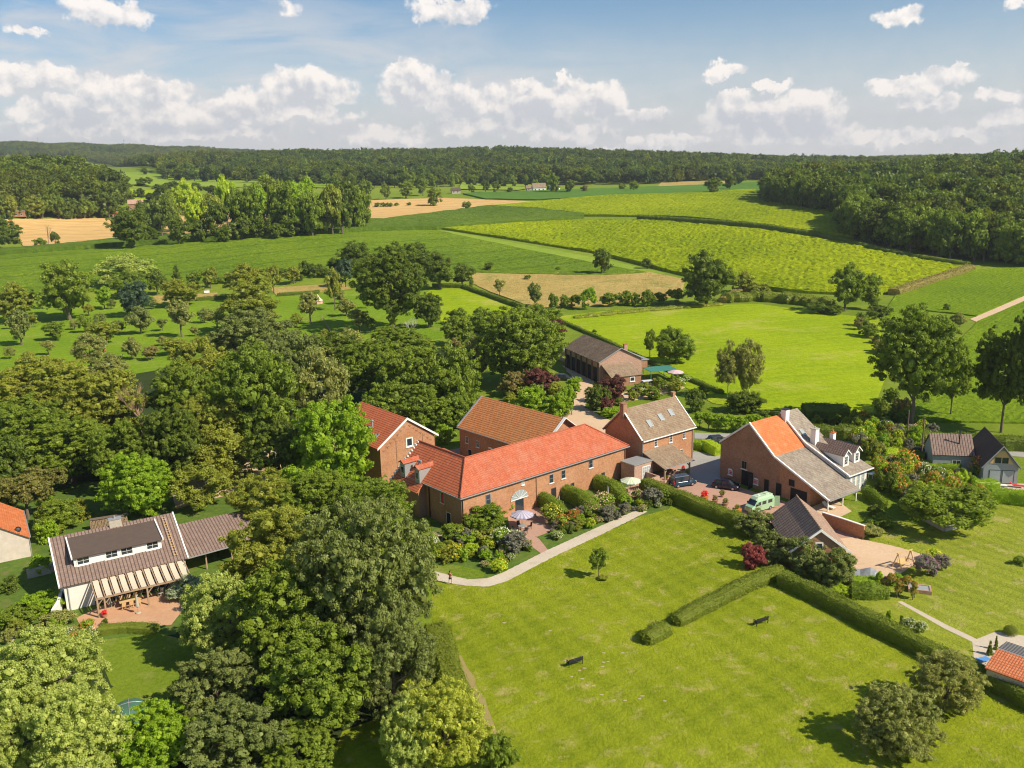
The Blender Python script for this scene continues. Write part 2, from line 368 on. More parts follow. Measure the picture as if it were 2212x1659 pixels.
def m_ground(name, c, c2, big=0.03, fine=1.6, c3=None, c3_amt=0.0, c3_scale=0.12, bump=0.35, bscale=2.5, stripes=None, bdist=0.15, tram=None):
    """ground cover seen from the air. stripes = (direction deg, spacing m, amount)"""
    m, t, b = new_mat(name); g = node(t, 'ShaderNodeNewGeometry'); p = g.outputs['Position']
    n1 = noise(t, p, big, 5, 0.6); n2 = noise(t, p, fine, 5, 0.7)
    f = math_n(t, 'ADD', math_n(t, 'MULTIPLY', ramp(t, n1.outputs[0], 0.3, 0.7), 0.5), math_n(t, 'MULTIPLY', ramp(t, n2.outputs[0], 0.32, 0.68), 0.5))
    a = mixc(t, f, c, c2)
    if c3:
        n3 = noise(t, p, c3_scale, 6, 0.68); a = mixc(t, ramp(t, n3.outputs[0], 0.52, 0.70, 0.0, c3_amt), a, c3)
    if stripes:
        for (ang, sp, amt) in stripes:
            mp = node(t, 'ShaderNodeMapping'); mp.inputs['Rotation'].default_value = (0, 0, rad(-ang)); t.links.new(p, mp.inputs[0])
            s = node(t, 'ShaderNodeSeparateXYZ'); t.links.new(mp.outputs[0], s.inputs[0])
            nn = noise(t, p, 0.09, 3, 0.5)
            y = math_n(t, 'ADD', s.outputs[1], math_n(t, 'MULTIPLY', nn.outputs[0], sp * 1.2))
            w = math_n(t, 'SINE', math_n(t, 'MULTIPLY', y, 6.2832 / sp))
            a = mixc(t, ramp(t, w, -0.6, 0.8, 0.0, amt), a, sat(c2, 1.22))
    if tram:
        mp = node(t, 'ShaderNodeMapping'); mp.inputs['Rotation'].default_value = (0, 0, rad(-tram[0])); t.links.new(p, mp.inputs[0])
        s = node(t, 'ShaderNodeSeparateXYZ'); t.links.new(mp.outputs[0], s.inputs[0]); fr = math_n(t, 'FRACT', math_n(t, 'DIVIDE', s.outputs[1], tram[1]))
        w1_ = .9 / tram[1]; ln_ = math_n(t, 'ABSOLUTE', math_n(t, 'SUBTRACT', math_n(t, 'ABSOLUTE', math_n(t, 'SUBTRACT', fr, .5)), w1_ * 1.2))
        a = mixc(t, ramp(t, ln_, w1_ * .35, w1_ * .8, tram[2], 0.0), a, sat(c, .55))
    t.links.new(a, b.inputs['Base Color']); b.inputs['Roughness'].default_value = 0.95; b.inputs['Specular IOR Level'].default_value = 0.08
    if bump:
        nb = noise(t, p, bscale, 5, 0.7); bp = node(t, 'ShaderNodeBump'); bp.inputs['Strength'].default_value = bump; bp.inputs['Distance'].default_value = bdist
        t.links.new(nb.outputs[0], bp.inputs['Height']); t.links.new(bp.outputs[0], b.inputs['Normal'])
    return m
MAT = {}
MAT['grass'] = m_ground('grass', (0.10,0.165,0.010), (0.22,0.28,0.024), 0.05, 1.8, (0.30,0.29,0.08), 0.6, 0.22, 0.9, 2.5)
MAT['lawn'] = m_ground('lawn', (0.130,0.182,0.006), (0.285,0.322,0.016), 0.06, 1.9, (0.42,0.35,0.12), 0.85, 0.38, 1.0, 2.6, [(37, 1.9, 0.14), (-62, 3.1, 0.2)], 0.25)
MAT['lawn_dry'] = m_ground('lawn_dry', (0.15,0.20,0.014), (0.315,0.345,0.035), 0.08, 1.9, (0.46,0.37,0.16), 0.8, 0.35, 1.0, 2.6, [(124, 2.2, 0.25)], 0.25)
MAT['bare'] = m_ground('bare', (0.30, 0.23, 0.09), (0.34, 0.27, 0.11), 0.3, 1.5, (0.18, 0.25, 0.04), 0.8, 0.7)
MAT['orchard'] = m_ground('orchard_grass', (0.105,0.205,0.008), (0.24,0.34,0.018), 0.02, 0.9, (0.32,0.32,0.08), 0.6, 0.09, 0.9, 1.2, [(30, 4.0, 0.12)], 0.5)
MAT['pasture'] = m_ground('pasture_grass', (0.18,0.27,0.004), (0.335,0.415,0.009), 0.03, 0.6, (0.46,0.40,0.11), 0.6, 0.045, 0.8, 0.9, [(12, 5.0, 0.10)], 0.4)
MAT['fields'] = m_ground('field_grass', (0.13,0.20,0.014), (0.24,0.29,0.03), 0.006, 0.2, None, 0, .1, 0.5, 0.5, None, 1.0)
MAT['beet'] = m_ground('beet_leaves', (0.062,0.130,0.006), (0.195,0.272,0.015), 0.012, 0.45, (0.20,0.28,0.025), 0.5, 0.10, 1.0, 0.5, [(38, 6.5, 0.15)], 1.2, (33, 27, 0.5))
MAT['potato'] = m_ground('potato_leaves', (0.080,0.155,0.005), (0.215,0.305,0.011), 0.012, 0.7, None, 0, .1, 1.0, 0.8, [(50, 1.6, 0.25)], 1.0)
MAT['maize'] = m_ground('maize_leaves', (0.045,0.095,0.008), (0.135,0.20,0.02), 0.01, 0.4, None, 0, .1, 1.0, 0.6, [(15, 1.6, 0.25)], 1.0)
MAT['sunfl'] = m_ground('mustard_leaves', (0.105,0.170,0.003), (0.33,0.385,0.006), 0.008, 0.55, (0.35,0.40,0.010), 0.45, 0.03, 1.0, 0.7, [(72, 3.2, 0.18)], 1.2)
MAT['wheat'] = m_ground('ripe_wheat', (0.50, 0.31, 0.11), (0.62, 0.40, 0.16), 0.008, 0.12, (0.66, 0.46, 0.22), 0.4, .03, 0.3, 0.4, [(20, 9.0, 0.35)], 0.5, (20, 24, 0.45))
MAT['drygrass'] = m_ground('dry_meadow', (0.34,0.25,0.07), (0.52,0.38,0.13), 0.03, 0.45, (0.20,0.24,0.05), 0.85, 0.07, 1.0, 0.6, None, 0.9)
MAT['greenfar'] = m_ground('far_green_crop', (0.075, 0.16, 0.018), (0.11, 0.215, 0.03), 0.006, 0.12, None, 0, .1, 0.5, 0.3, None, 0.8)
MAT['limefar'] = m_ground('far_lime_grass', (0.17, 0.27, 0.02), (0.26, 0.34, 0.04), 0.006, 0.08, (0.34, 0.32, 0.08), 0.5, 0.01, 0.3, 0.3, None, 0.8)
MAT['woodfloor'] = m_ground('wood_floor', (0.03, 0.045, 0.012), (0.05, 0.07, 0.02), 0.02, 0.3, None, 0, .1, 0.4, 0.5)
MAT['gardensoil'] = m_ground('garden_ground', (0.07, 0.12, 0.02), (0.13, 0.20, 0.03), 0.15, 1.2, (0.20, 0.13, 0.07), 0.6, 0.3, 0.6, 1.6)
MAT['gravel'] = m_ground('pale_gravel', (0.50, 0.42, 0.32), (0.60, 0.52, 0.42), 0.2, 3.0, (0.40, 0.32, 0.22), 0.5, 0.5, 0.3, 4.0, None, 0.05)
MAT['sand'] = m_ground('sandy_yard', (0.56, 0.39, 0.25), (0.66, 0.48, 0.32), 0.12, 2.0, (0.46, 0.33, 0.21), 0.5, 0.3, 0.3, 3.0, None, 0.05)
MAT['paver'] = m_ground('red_pavers', (0.40, 0.235, 0.17), (0.50, 0.31, 0.235), 0.2, 2.5, (0.30, 0.22, 0.17), 0.5, 0.4, 0.3, 5.0, None, 0.03)
MAT['greypave'] = m_ground('grey_pavers', (0.30, 0.29, 0.27), (0.38, 0.37, 0.34), 0.2, 2.5, None, 0, .4, 0.3, 5.0, None, 0.03)
MAT['terracotta'] = m_ground('terracotta_flags', (0.50, 0.28, 0.16), (0.60, 0.36, 0.22), 0.3, 2.0, (0.36, 0.21, 0.13), 0.5, 0.5, 0.3, 5.0, None, 0.03)
MAT['brick'] = m_brick('red_brick', (0.40, 0.165, 0.075), (0.50, 0.235, 0.11))
MAT['brickdk'] = m_brick('dark_brick', (0.29, 0.135, 0.07), (0.38, 0.185, 0.10))
MAT['brickpk'] = m_brick('pink_brick', (0.42, 0.24, 0.17), (0.50, 0.31, 0.23))
MAT['white'] = m_plain('white_paint', (0.80, 0.78, 0.74), 0.6, var=0.04)
MAT['render'] = m_plain('white_render', (0.72, 0.69, 0.63), 0.85, var=0.10)
MAT['oldwall'] = m_plain('weathered_wall', (0.58, 0.50, 0.42), 0.9, var=0.25, scale=1.2)
MAT['greywood'] = m_plain('grey_boards', (0.31, 0.33, 0.34), 0.8, var=0.12, scale=4)
MAT['redtile'] = m_tile('red_tiles', (0.44, 0.105, 0.05), (0.55, 0.155, 0.075), 0.36, 0.24, 'both', 0.4, (0.50, 0.22, 0.14), 0.5)
MAT['redtile2'] = m_tile('red_tiles_lined', (0.62, 0.15, 0.065), (0.72, 0.21, 0.09), 0.40, 0.24, 'row', 0.85, (0.55, 0.25, 0.14), 0.25)
MAT['orangetile'] = m_tile('orange_tiles', (0.56, 0.20, 0.065), (0.68, 0.28, 0.10), 0.42, 0.24, 'row', 0.85, (0.42, 0.30, 0.12), 0.3)
MAT['neworange'] = m_tile('new_orange_tiles', (0.55, 0.15, 0.045), (0.66, 0.20, 0.07), 0.34, 0.24, 'both', 0.3, (0.74, 0.33, 0.16), 0.4)
MAT['pantile'] = m_tile('orange_pantiles', (0.66, 0.19, 0.08), (0.74, 0.27, 0.12), 0.36, 0.26, 'both', 0.75)
MAT['mossbrown'] = m_tile('mossy_brown_tiles', (0.15, 0.10, 0.07), (0.25, 0.18, 0.12), 0.33, 0.25, 'both', 0.45, (0.34, 0.27, 0.17), 0.6)
MAT['browntile'] = m_tile('brown_tiles', (0.245, 0.165, 0.105), (0.34, 0.245, 0.165), 0.33, 0.25, 'both', 0.45, (0.40, 0.33, 0.22), 0.55)
MAT['greytile'] = m_tile('weathered_grey_tiles', (0.24, 0.19, 0.145), (0.36, 0.30, 0.24), 0.33, 0.25, 'both', 0.45, (0.44, 0.38, 0.30), 0.6)
MAT['ribtile'] = m_tile('dark_ribbed_tiles', (0.23, 0.155, 0.125), (0.28, 0.20, 0.165), 0.36, 0.42, 'col', 0.75, None, 0, 0.9)
MAT['ribtile2'] = m_tile('garage_tiles', (0.36, 0.235, 0.165), (0.46, 0.315, 0.23), 0.36, 0.70, 'col', 0.85, None, 0, 0.9)
MAT['felt'] = m_plain('roofing_felt', (0.105, 0.075, 0.06), 0.9, var=0.2)
MAT['glass'] = m_glass(); MAT['glasspale'] = m_plain('pale_glass', (0.34, 0.38, 0.38), 0.25, spec=0.7)  # pale grey tone for skylights, fanlight, some glazing and the trough water
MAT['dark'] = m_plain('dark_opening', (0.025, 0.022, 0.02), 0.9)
MAT['zinc'] = m_plain('zinc', (0.42, 0.43, 0.43), 0.45, 0.4); MAT['redpaint'] = m_plain('red_paint', (0.62, 0.03, 0.04), 0.6)
MAT['timber'] = m_plain('timber', (0.36, 0.25, 0.16), 0.85, var=0.25, scale=5); MAT['oak'] = m_plain('new_oak', (0.62, 0.42, 0.20), 0.8, var=0.15, scale=5)
MAT['oldtimber'] = m_plain('old_timber', (0.16, 0.12, 0.085), 0.9, var=0.3, scale=5)
MAT['bark'] = m_plain('bark', (0.16, 0.125, 0.09), 0.95, var=0.35, scale=3); MAT['barkpale'] = m_plain('pale_bark', (0.55, 0.52, 0.46), 0.9, var=0.35, scale=2)
MAT['deadwood'] = m_plain('dead_wood', (0.34, 0.22, 0.15), 0.9, var=0.25)
MAT['black'] = m_plain('black_metal', (0.03, 0.03, 0.033), 0.5); MAT['stone'] = m_plain('field_stone', (0.45, 0.40, 0.33), 0.9, var=0.3, scale=3)
L = {}
L['dark'] = m_leaf('leaves_dark', (0.056,0.090,0.010), (0.130,0.165,0.020))
L['mid'] = m_leaf('leaves_mid', (0.080,0.125,0.011), (0.19,0.235,0.025))
L['bright'] = m_leaf('leaves_bright', (0.115,0.20,0.009), (0.24,0.32,0.019))
L['olive'] = m_leaf('leaves_olive', (0.12,0.142,0.014), (0.255,0.265,0.038))
L['lime'] = m_leaf('leaves_lime', (0.21,0.29,0.012), (0.36,0.42,0.03))
L['willow'] = m_leaf('leaves_willow', (0.185,0.225,0.042), (0.36,0.395,0.105))
L['grey'] = m_leaf('leaves_grey', (0.084,0.108,0.024), (0.20,0.225,0.065))
L['sage'] = m_leaf('leaves_sage', (0.115,0.13,0.028), (0.29,0.29,0.085))
L['blue'] = m_leaf('leaves_blue', (0.035, 0.070, 0.040), (0.075, 0.115, 0.065))
L['purple'] = m_leaf('leaves_purple', (0.075, 0.028, 0.026), (0.15, 0.06, 0.05))
L['red'] = m_leaf('leaves_red', (0.17,0.035,0.035), (0.30,0.09,0.08))
L['hedge'] = m_leaf('leaves_hedge', (0.080,0.112,0.011), (0.175,0.20,0.025))
L['hedgebrown'] = m_leaf('leaves_hedge_brown', (0.14, 0.125, 0.035), (0.26, 0.215, 0.075))
L['silver'] = m_leaf('leaves_silver', (0.16,0.20,0.12), (0.32,0.36,0.24))
L['pine'] = m_leaf('needles_pine', (0.075,0.095,0.018), (0.21,0.185,0.05))
L['wood'] = m_leaf('leaves_wood', (0.044,0.078,0.008), (0.130,0.170,0.017), hue=0.3)
L['woodfar'] = m_leaf('leaves_far_wood', (0.036,0.068,0.011), (0.095,0.135,0.019), hue=0.2)
L['yellowfl'] = m_leaf('yellow_flowers', (0.38,0.34,0.02), (0.55,0.48,0.04))
L['redfl'] = m_leaf('red_flowers', (0.55, 0.02, 0.03), (0.75, 0.06, 0.05))
L['orangefl'] = m_leaf('orange_flowers', (0.45,0.15,0.04), (0.58,0.25,0.07))
L['whitefl'] = m_leaf('white_flowers', (0.50,0.49,0.38), (0.66,0.64,0.54))
L['pinkfl'] = m_leaf('pink_flowers', (0.50,0.30,0.22), (0.62,0.44,0.34))
L['lavender'] = m_leaf('lavender', (0.11,0.11,0.085), (0.20,0.19,0.15))
L['mauvefl'] = m_leaf('mauve_flowers', (0.16,0.07,0.14), (0.26,0.13,0.22))
L['woodyellow'] = m_leaf('leaves_olive_wood', (0.060, 0.090, 0.008), (0.155, 0.180, 0.017), hue=0.3)
L['paleyellow'] = m_leaf('leaves_pale_yellow', (0.18, 0.205, 0.015), (0.36, 0.375, 0.06))
# ------------------------------------------------------------------ ground
def struct(o): o['kind'] = 'structure'; return o
rows = [-200.0]
while rows[-1] < 7500: rows.append(rows[-1] + (10 if rows[-1] < 700 else 10 + (rows[-1] - 700) * 0.03))
nc = 200; ys = np.array(rows); tx = np.linspace(-1, 1, nc)
YY = np.repeat(ys, nc); XX = np.tile(tx, len(ys)) * (420 + 0.95 * np.clip(YY, 0, None))
ZZ = hz(XX, YY)
idx = np.arange(len(ys) * nc).reshape(len(ys), nc)
F4 = np.stack([idx[:-1, :-1], idx[:-1, 1:], idx[1:, 1:], idx[1:, :-1]], -1).reshape(-1, 4)
terr_me = mesh_np('ground', np.stack([XX, YY, ZZ], 1), F4, MAT['grass']); terr_me.materials.append(MAT['fields'])
terr_me.polygons.foreach_set('material_index', (YY[F4[:, 0]] > 360).astype(np.int32)); terr_me.polygons.foreach_set('use_smooth', [True] * len(F4))
struct(link('ground', terr_me))

def polyw(px, z=0.0, dens=4):
    out = []
    for i, p in enumerate(px):
        q = px[(i + 1) % len(px)]
        n = dens if math.dist(p, q) > 60 else 1
        for k in range(n): out.append(G(p[0] + (q[0] - p[0]) * k / n, p[1] + (q[1] - p[1]) * k / n, z))
    return out
def inside(poly, X, Y):
    X = np.asarray(X); Y = np.asarray(Y); r = np.zeros(X.shape, bool); n = len(poly)
    for i in range(n):
        x0, y0 = poly[i][0], poly[i][1]; x1, y1 = poly[(i + 1) % n][0], poly[(i + 1) % n][1]
        if y0 == y1: continue
        c = ((Y >= min(y0, y1)) & (Y < max(y0, y1))) & (X < x0 + (Y - y0) * (x1 - x0) / (y1 - y0)); r ^= c
    return r
def sheet(name, px, mat, lift, sp=20.0, raise_=0.0, relief=0.0, kind='structure', smooth_edge=0, world=None, seed=1):
    P = world or polyw(px)
    if smooth_edge:
        rr = random.Random(seed); P2 = []
        for i, p in enumerate(P):
            q = P[(i + 1) % len(P)]; n = max(1, int((Vector((q[0], q[1])) - Vector((p[0], p[1]))).length / (smooth_edge * 3)))
            for k in range(n):
                w = Vector((p[0] + (q[0] - p[0]) * k / n, p[1] + (q[1] - p[1]) * k / n, 0)); P2.append(w + Vector((rr.uniform(-1, 1), rr.uniform(-1, 1), 0)) * smooth_edge * 0.5)
        P = P2
    xs = [p[0] for p in P]; yy = [p[1] for p in P]
    rng = np.random.default_rng(seed)
    gx, gy = np.meshgrid(np.arange(min(xs), max(xs), sp), np.arange(min(yy), max(yy), sp)); gx = gx.ravel(); gy = gy.ravel()
    if relief: gx = gx + rng.uniform(-.35, .35, gx.shape) * sp; gy = gy + rng.uniform(-.35, .35, gy.shape) * sp
    m = inside(P, gx, gy); gx, gy = gx[m], gy[m]
    vin = [Vector((p[0], p[1])) for p in P] + [Vector((float(a), float(b))) for a, b in zip(gx, gy)]
    v, e, f, *_ = delaunay_2d_cdt(vin, [], [list(range(len(P)))], 1, 1e-4)
    X = np.array([a.x for a in v]); Y = np.array([a.y for a in v]); Z = hz(X, Y) + lift + raise_
    if relief: Z = Z + rng.uniform(-1, 1, Z.shape) * relief
    V = np.stack([X, Y, Z], 1); F = [tuple(t) for t in f]
    if raise_:
        from collections import Counter
        cnt = Counter()
        for t in F:
            for a, b in zip(t, t[1:] + t[:1]): cnt[(min(a, b), max(a, b))] += 1
        bd = [(a, b) for t in F for a, b in zip(t, t[1:] + t[:1]) if cnt[(min(a, b), max(a, b))] == 1]
        n = len(V); low = V.copy(); low[:, 2] = hz(X, Y) - 0.3; used = sorted({a for e_ in bd for a in e_}); mp = {a: n + i for i, a in enumerate(used)}
        V = np.vstack([V, low[used]]); F += [(b, a, mp[a], mp[b]) for a, b in bd]
    me = bpy.data.meshes.new(name); me.from_pydata(V.tolist(), [], F); me.update(); me.materials.append(mat)
    o = link(name, me); o['kind'] = kind; return o

# far and middle fields
sheet('wheat_field', [(10,474),(250,472),(420,455),(600,447),(800,433),(960,428),(1160,436),(1050,448),(900,463),(800,477),(600,495),(400,512),(245,522),(200,535),(50,532)], MAT['wheat'], .35, 25)
sheet('far_crop', [(1000,420),(1200,412),(1500,402),(1650,394),(1650,417),(1300,427),(1160,433),(1050,432)], MAT['greenfar'], .3, 25, 1.0, .25, 'stuff')
sheet('meadow_slope', [(160,371),(250,372),(400,376),(560,388),(740,398),(740,408),(560,402),(430,412),(320,404),(200,392)], MAT['limefar'], .8, 40)
sheet('meadow_slope', [(60,342),(150,343),(235,362),(120,360)], MAT['limefar'], 2.0, 60)
sheet('meadow_slope', [(240,408),(330,412),(360,432),(250,440)], MAT['pasture'], .8, 30)
sheet('meadow_slope', [(1000,392),(1090,393),(1180,402),(1120,412),(990,410)], MAT['limefar'], .9, 30)
sheet('meadow_slope', [(1430,394),(1560,391),(1600,398),(1500,404),(1420,404)], MAT['drygrass'], .9, 30)
sheet('beet_field', [(-60,556),(0,553),(300,533),(600,513),(830,500),(945,499),(1090,530),(1275,567),(1400,590),(1290,596),(1010,590),(760,600),(600,600),(440,612),(220,630),(-60,645)], MAT['beet'], .12, 2.0, 0.35, .22, 'stuff')
sheet('maize_field', [(-60,549),(0,546),(240,522),(480,507),(740,482),(830,479),(960,462),(1060,449),(1170,457),(1262,468),(1262,472),(1200,478),(975,494),(942,497),(830,499),(600,511),(300,531),(0,552),(-60,556)], MAT['maize'], .2, 2.6, 2.3, .4, 'stuff')
sheet('mustard_field', [(955,496),(1180,481),(1400,478),(1640,499),(1820,527),(2085,580),(1935,630),(1890,641),(1690,632),(1520,606),(1450,590),(1280,547),(1100,518)], MAT['sunfl'], .15, 1.5, 1.2, .5, 'stuff')
sheet('mustard_field', [(1062,447),(1300,425),(1500,419),(1632,412),(1640,435),(1830,468),(1845,515),(1640,488),(1450,470),(1262,468),(1170,456)], MAT['sunfl'], .25, 2.4, 1.3, .42, 'stuff', seed=2)
sheet('track', [(945,499),(975,500),(1100,523),(1280,556),(1430,589),(1438,594),(1400,590),(1275,567),(1090,530)], MAT['limefar'], .18, 12)
sheet('dry_meadow', [(1018,588),(1290,590),(1400,588),(1480,604),(1472,640),(1300,660),(1190,666),(1130,657),(1060,632),(1018,612)], MAT['drygrass'], .14, 2.5, .12, .12, 'stuff')
sheet('dry_meadow', [(580,622),(740,612),(760,625),(600,640)], MAT['drygrass'], .10, 8)
sheet('dry_meadow', [(330,640),(470,632),(470,642),(340,655)], MAT['drygrass'], .10, 8)
sheet('pasture', [(1205,684),(1300,673),(1500,660),(1640,657),(1720,668),(1900,690),(1915,810),(1885,892),(1640,886),(1540,872),(1420,802),(1290,740)], MAT['pasture'], .10, 9, 0)
sheet('paddock', [(935,622),(1000,624),(1125,664),(1150,690),(960,700),(900,650)], MAT['pasture'], .08, 9)
sheet('orchard_meadow', [(-60,690),(0,660),(250,640),(560,640),(760,628),(925,625),(960,720),(940,760),(700,760),(520,735),(340,800),(160,830),(-60,800)], MAT['orchard'], .06, 9)
sheet('potato_field', [(1935,640),(2095,584),(2330,575),(2330,610),(2212,640),(2110,684),(2000,672),(1900,690)], MAT['potato'], .10, 2.0, .3, .14, 'stuff')
sheet('potato_field', [(2330,640),(2212,652),(2112,696),(2050,760),(1960,880),(1965,912),(2330,918)], MAT['potato'], .10, 1.6, .3, .14, 'stuff', seed=4)
sheet('farm_track', [(2095,690),(2110,684),(2212,640),(2330,605),(2330,622),(2212,652),(2112,697)], MAT['sand'], .12, 9)
sheet('lane', [(1500,935),(1600,938),(1700,940),(1900,952),(2120,968),(2330,985),(2330,998),(2120,980),(1900,964),(1700,953),(1600,950),(1500,948)], MAT['greypave'], .05, 12)

# near ground
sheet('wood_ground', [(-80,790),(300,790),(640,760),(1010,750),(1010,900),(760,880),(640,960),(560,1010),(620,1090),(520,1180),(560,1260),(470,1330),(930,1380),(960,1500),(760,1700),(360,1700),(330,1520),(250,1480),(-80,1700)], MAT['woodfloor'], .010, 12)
sheet('garden_ground', [(-80,1040),(540,1040),(560,1250),(420,1300),(380,1370),(190,1390),(-80,1420)], MAT['gardensoil'], .016, 12)
sheet('front_lawn', [(930,1240),(965,1238),(1050,1252),(1390,1098),(1450,1090),(1640,1150),(1640,1240),(2212,1490),(2500,1640),(2500,1900),(1100,1900),(1080,1660),(1000,1480),(935,1370)], MAT['lawn'], .022, 12)
sheet('left_lawn', [(200,1385),(340,1368),(390,1380),(520,1430),(480,1520),(330,1530),(240,1480)], MAT['grass'], .024, 12)
sheet('side_lawn', [(880,1430),(935,1470),(1100,1700),(690,1700),(740,1580),(850,1540)], MAT['lawn'], .024, 12)
sheet('bare_ground', [(985,1400),(1008,1440),(1035,1485),(1052,1530),(1075,1580),(1085,1620),(1065,1600),(1040,1560),(1010,1500),(995,1460),(978,1410)], MAT['bare'], .032, 4, smooth_edge=.5)
sheet('bare_ground', [(1085,1550),(1150,1515),(1185,1500),(1190,1506),(1150,1530),(1110,1560)], MAT['lawn_dry'], .034, 4, smooth_edge=.4)
sheet('bed_ground', [(930,1130),(1180,1075),(1400,1035),(1460,1075),(1445,1100),(1385,1115),(1180,1210),(1075,1243),(1000,1255),(930,1225)], MAT['gardensoil'], .030, 5, smooth_edge=.3)
sheet('grass_plot', [(925,1224),(980,1220),(1035,1232),(1052,1240),(1040,1248),(1000,1252),(925,1234)], MAT['grass'], .040, 5)
sheet('gravel_path', [(905,1226),(960,1240),(1010,1252),(1052,1250),(1085,1238),(1180,1190),(1290,1140),(1380,1100),(1398,1106),(1310,1150),(1190,1206),(1095,1256),(1055,1268),(1005,1266),(950,1256),(905,1246)], MAT['gravel'], .050, 4, smooth_edge=.12)
sheet('garden_path', [(1115,1155),(1135,1145),(1165,1165),(1185,1190),(1170,1197),(1140,1175)], MAT['paver'], .046, 4)
sheet('garden_path', [(1280,1095),(1300,1098),(1330,1110),(1312,1118)], MAT['paver'], .046, 4)
sheet('terrace', [(1095,1100),(1210,1080),(1225,1135),(1160,1160),(1100,1140)], MAT['paver'], .042, 5)
sheet('terrace', [(1270,1075),(1420,1035),(1440,1060),(1300,1095)], MAT['paver'], .042, 5)
sheet('courtyard', [(1400,1035),(1500,985),(1556,990),(1556,1040),(1700,1085),(1780,1115),(1745,1160),(1690,1185),(1650,1158),(1560,1120),(1470,1085)], MAT['paver'], .030, 5)
sheet('forecourt', [(1500,975),(1556,985),(1552,1060),(1460,1015)], MAT['greypave'], .038, 5)
sheet('courtyard', [(930,980),(1060,955),(1150,1000),(1010,1035)], MAT['paver'], .030, 5)
sheet('courtyard', [(1765,1130),(1860,1150),(1830,1230),(1750,1200)], MAT['paver'], .030, 5)
sheet('sandy_yard', [(1740,1165),(1845,1162),(1925,1178),(2002,1200),(1915,1262),(1835,1262),(1800,1230)], MAT['sand'], .034, 5, smooth_edge=.2)
sheet('veranda_floor', [(1745,1100),(1800,1075),(1840,1105),(1800,1125),(1765,1112)], MAT['sand'], .044, 5)
sheet('driveway', [(1215,790),(1290,800),(1275,850),(1262,880),(1330,915),(1380,925),(1330,955),(1200,905),(1245,860),(1240,820)], MAT['sand'], .02, 5, smooth_edge=.4)
sheet('driveway', [(1340,850),(1470,822),(1490,835),(1400,862),(1340,868)], MAT['sand'], .02, 5)
sheet('patio', [(165,1335),(240,1300),(400,1268),(410,1300),(370,1350),(215,1368),(175,1355)], MAT['terracotta'], .036, 5)
sheet('garden_path', [(10,1330),(60,1310),(75,1330),(20,1395)], MAT['gravel'], .034, 5)
sheet('garden_path', [(1938,1300),(1948,1299),(2045,1350),(2140,1395),(2132,1402),(2040,1358)], MAT['gravel'], .028, 5)
sheet('right_lawn', [(1880,1170),(1930,1120),(2000,1140),(2110,1090),(2400,1080),(2500,1640),(2212,1490),(1990,1385),(1700,1240),(1850,1300),(1930,1270),(2010,1205)], MAT['lawn_dry'], .018, 12)
sheet('stone_patio', [(2100,1385),(2150,1365),(2260,1380),(2260,1480),(2105,1440)], MAT['gravel'], .030, 5)
sheet('driveway', [(560,960),(640,1000),(600,1040),(380,1100),(370,1060)], MAT['sand'], .030, 8)
# ------------------------------------------------------------------ foliage
def rdir(rng, n):
    d = rng.normal(size=(n, 3)); return d / np.linalg.norm(d, axis=1)[:, None]
def leaf_quads(rng, P, N, s, aspect=0.62):
    """one small quad per point, facing N"""
    n = len(P); t = rdir(rng, n); t = np.cross(N, t); t /= np.linalg.norm(t, axis=1)[:, None] + 1e-9; b = np.cross(N, t)
    s = np.asarray(s)[:, None] if np.ndim(s) else s
    a = t * s * 0.5; c = b * s * 0.5 * aspect
    V = np.stack([P - a, P - c, P + a, P + c], 1).reshape(-1, 3); return V
def crown_pts(rng, nl, lr, shape='round', zlow=-0.85):
    C = []; R = []
    tries = 0
    while len(C) < nl and tries < 20000:
        tries += 1
        r = rng.uniform(*lr)
        d = rdir(rng, 1)[0]; q = rng.uniform(0.35, 1.0) ** 0.5 * (1 - r * 0.85)
        c = d * q
        if shape == 'flat' and c[2] < -0.35: continue
        if c[2] < zlow + r * 0.6: continue
        if shape == 'cone':
            z = rng.uniform(-1, 0.9); w = (1 - (z + 1) / 2) * 0.85 + 0.05; a = rng.uniform(0, 6.283); rr = w * rng.uniform(0.3, 0.85); r = lr[0] + (lr[1] - lr[0]) * w * rng.uniform(.6, 1); c = np.array([rr * math.cos(a), rr * math.sin(a), z])
        if shape == 'column':
            c = c * np.array([0.8, 0.8, 1.0])
        if any(np.linalg.norm(c - k) < 0.55 * min(r, q2) for k, q2 in zip(C, R)): continue
        C.append(c); R.append(r)
    return np.array(C), np.array(R)
_cr = {}
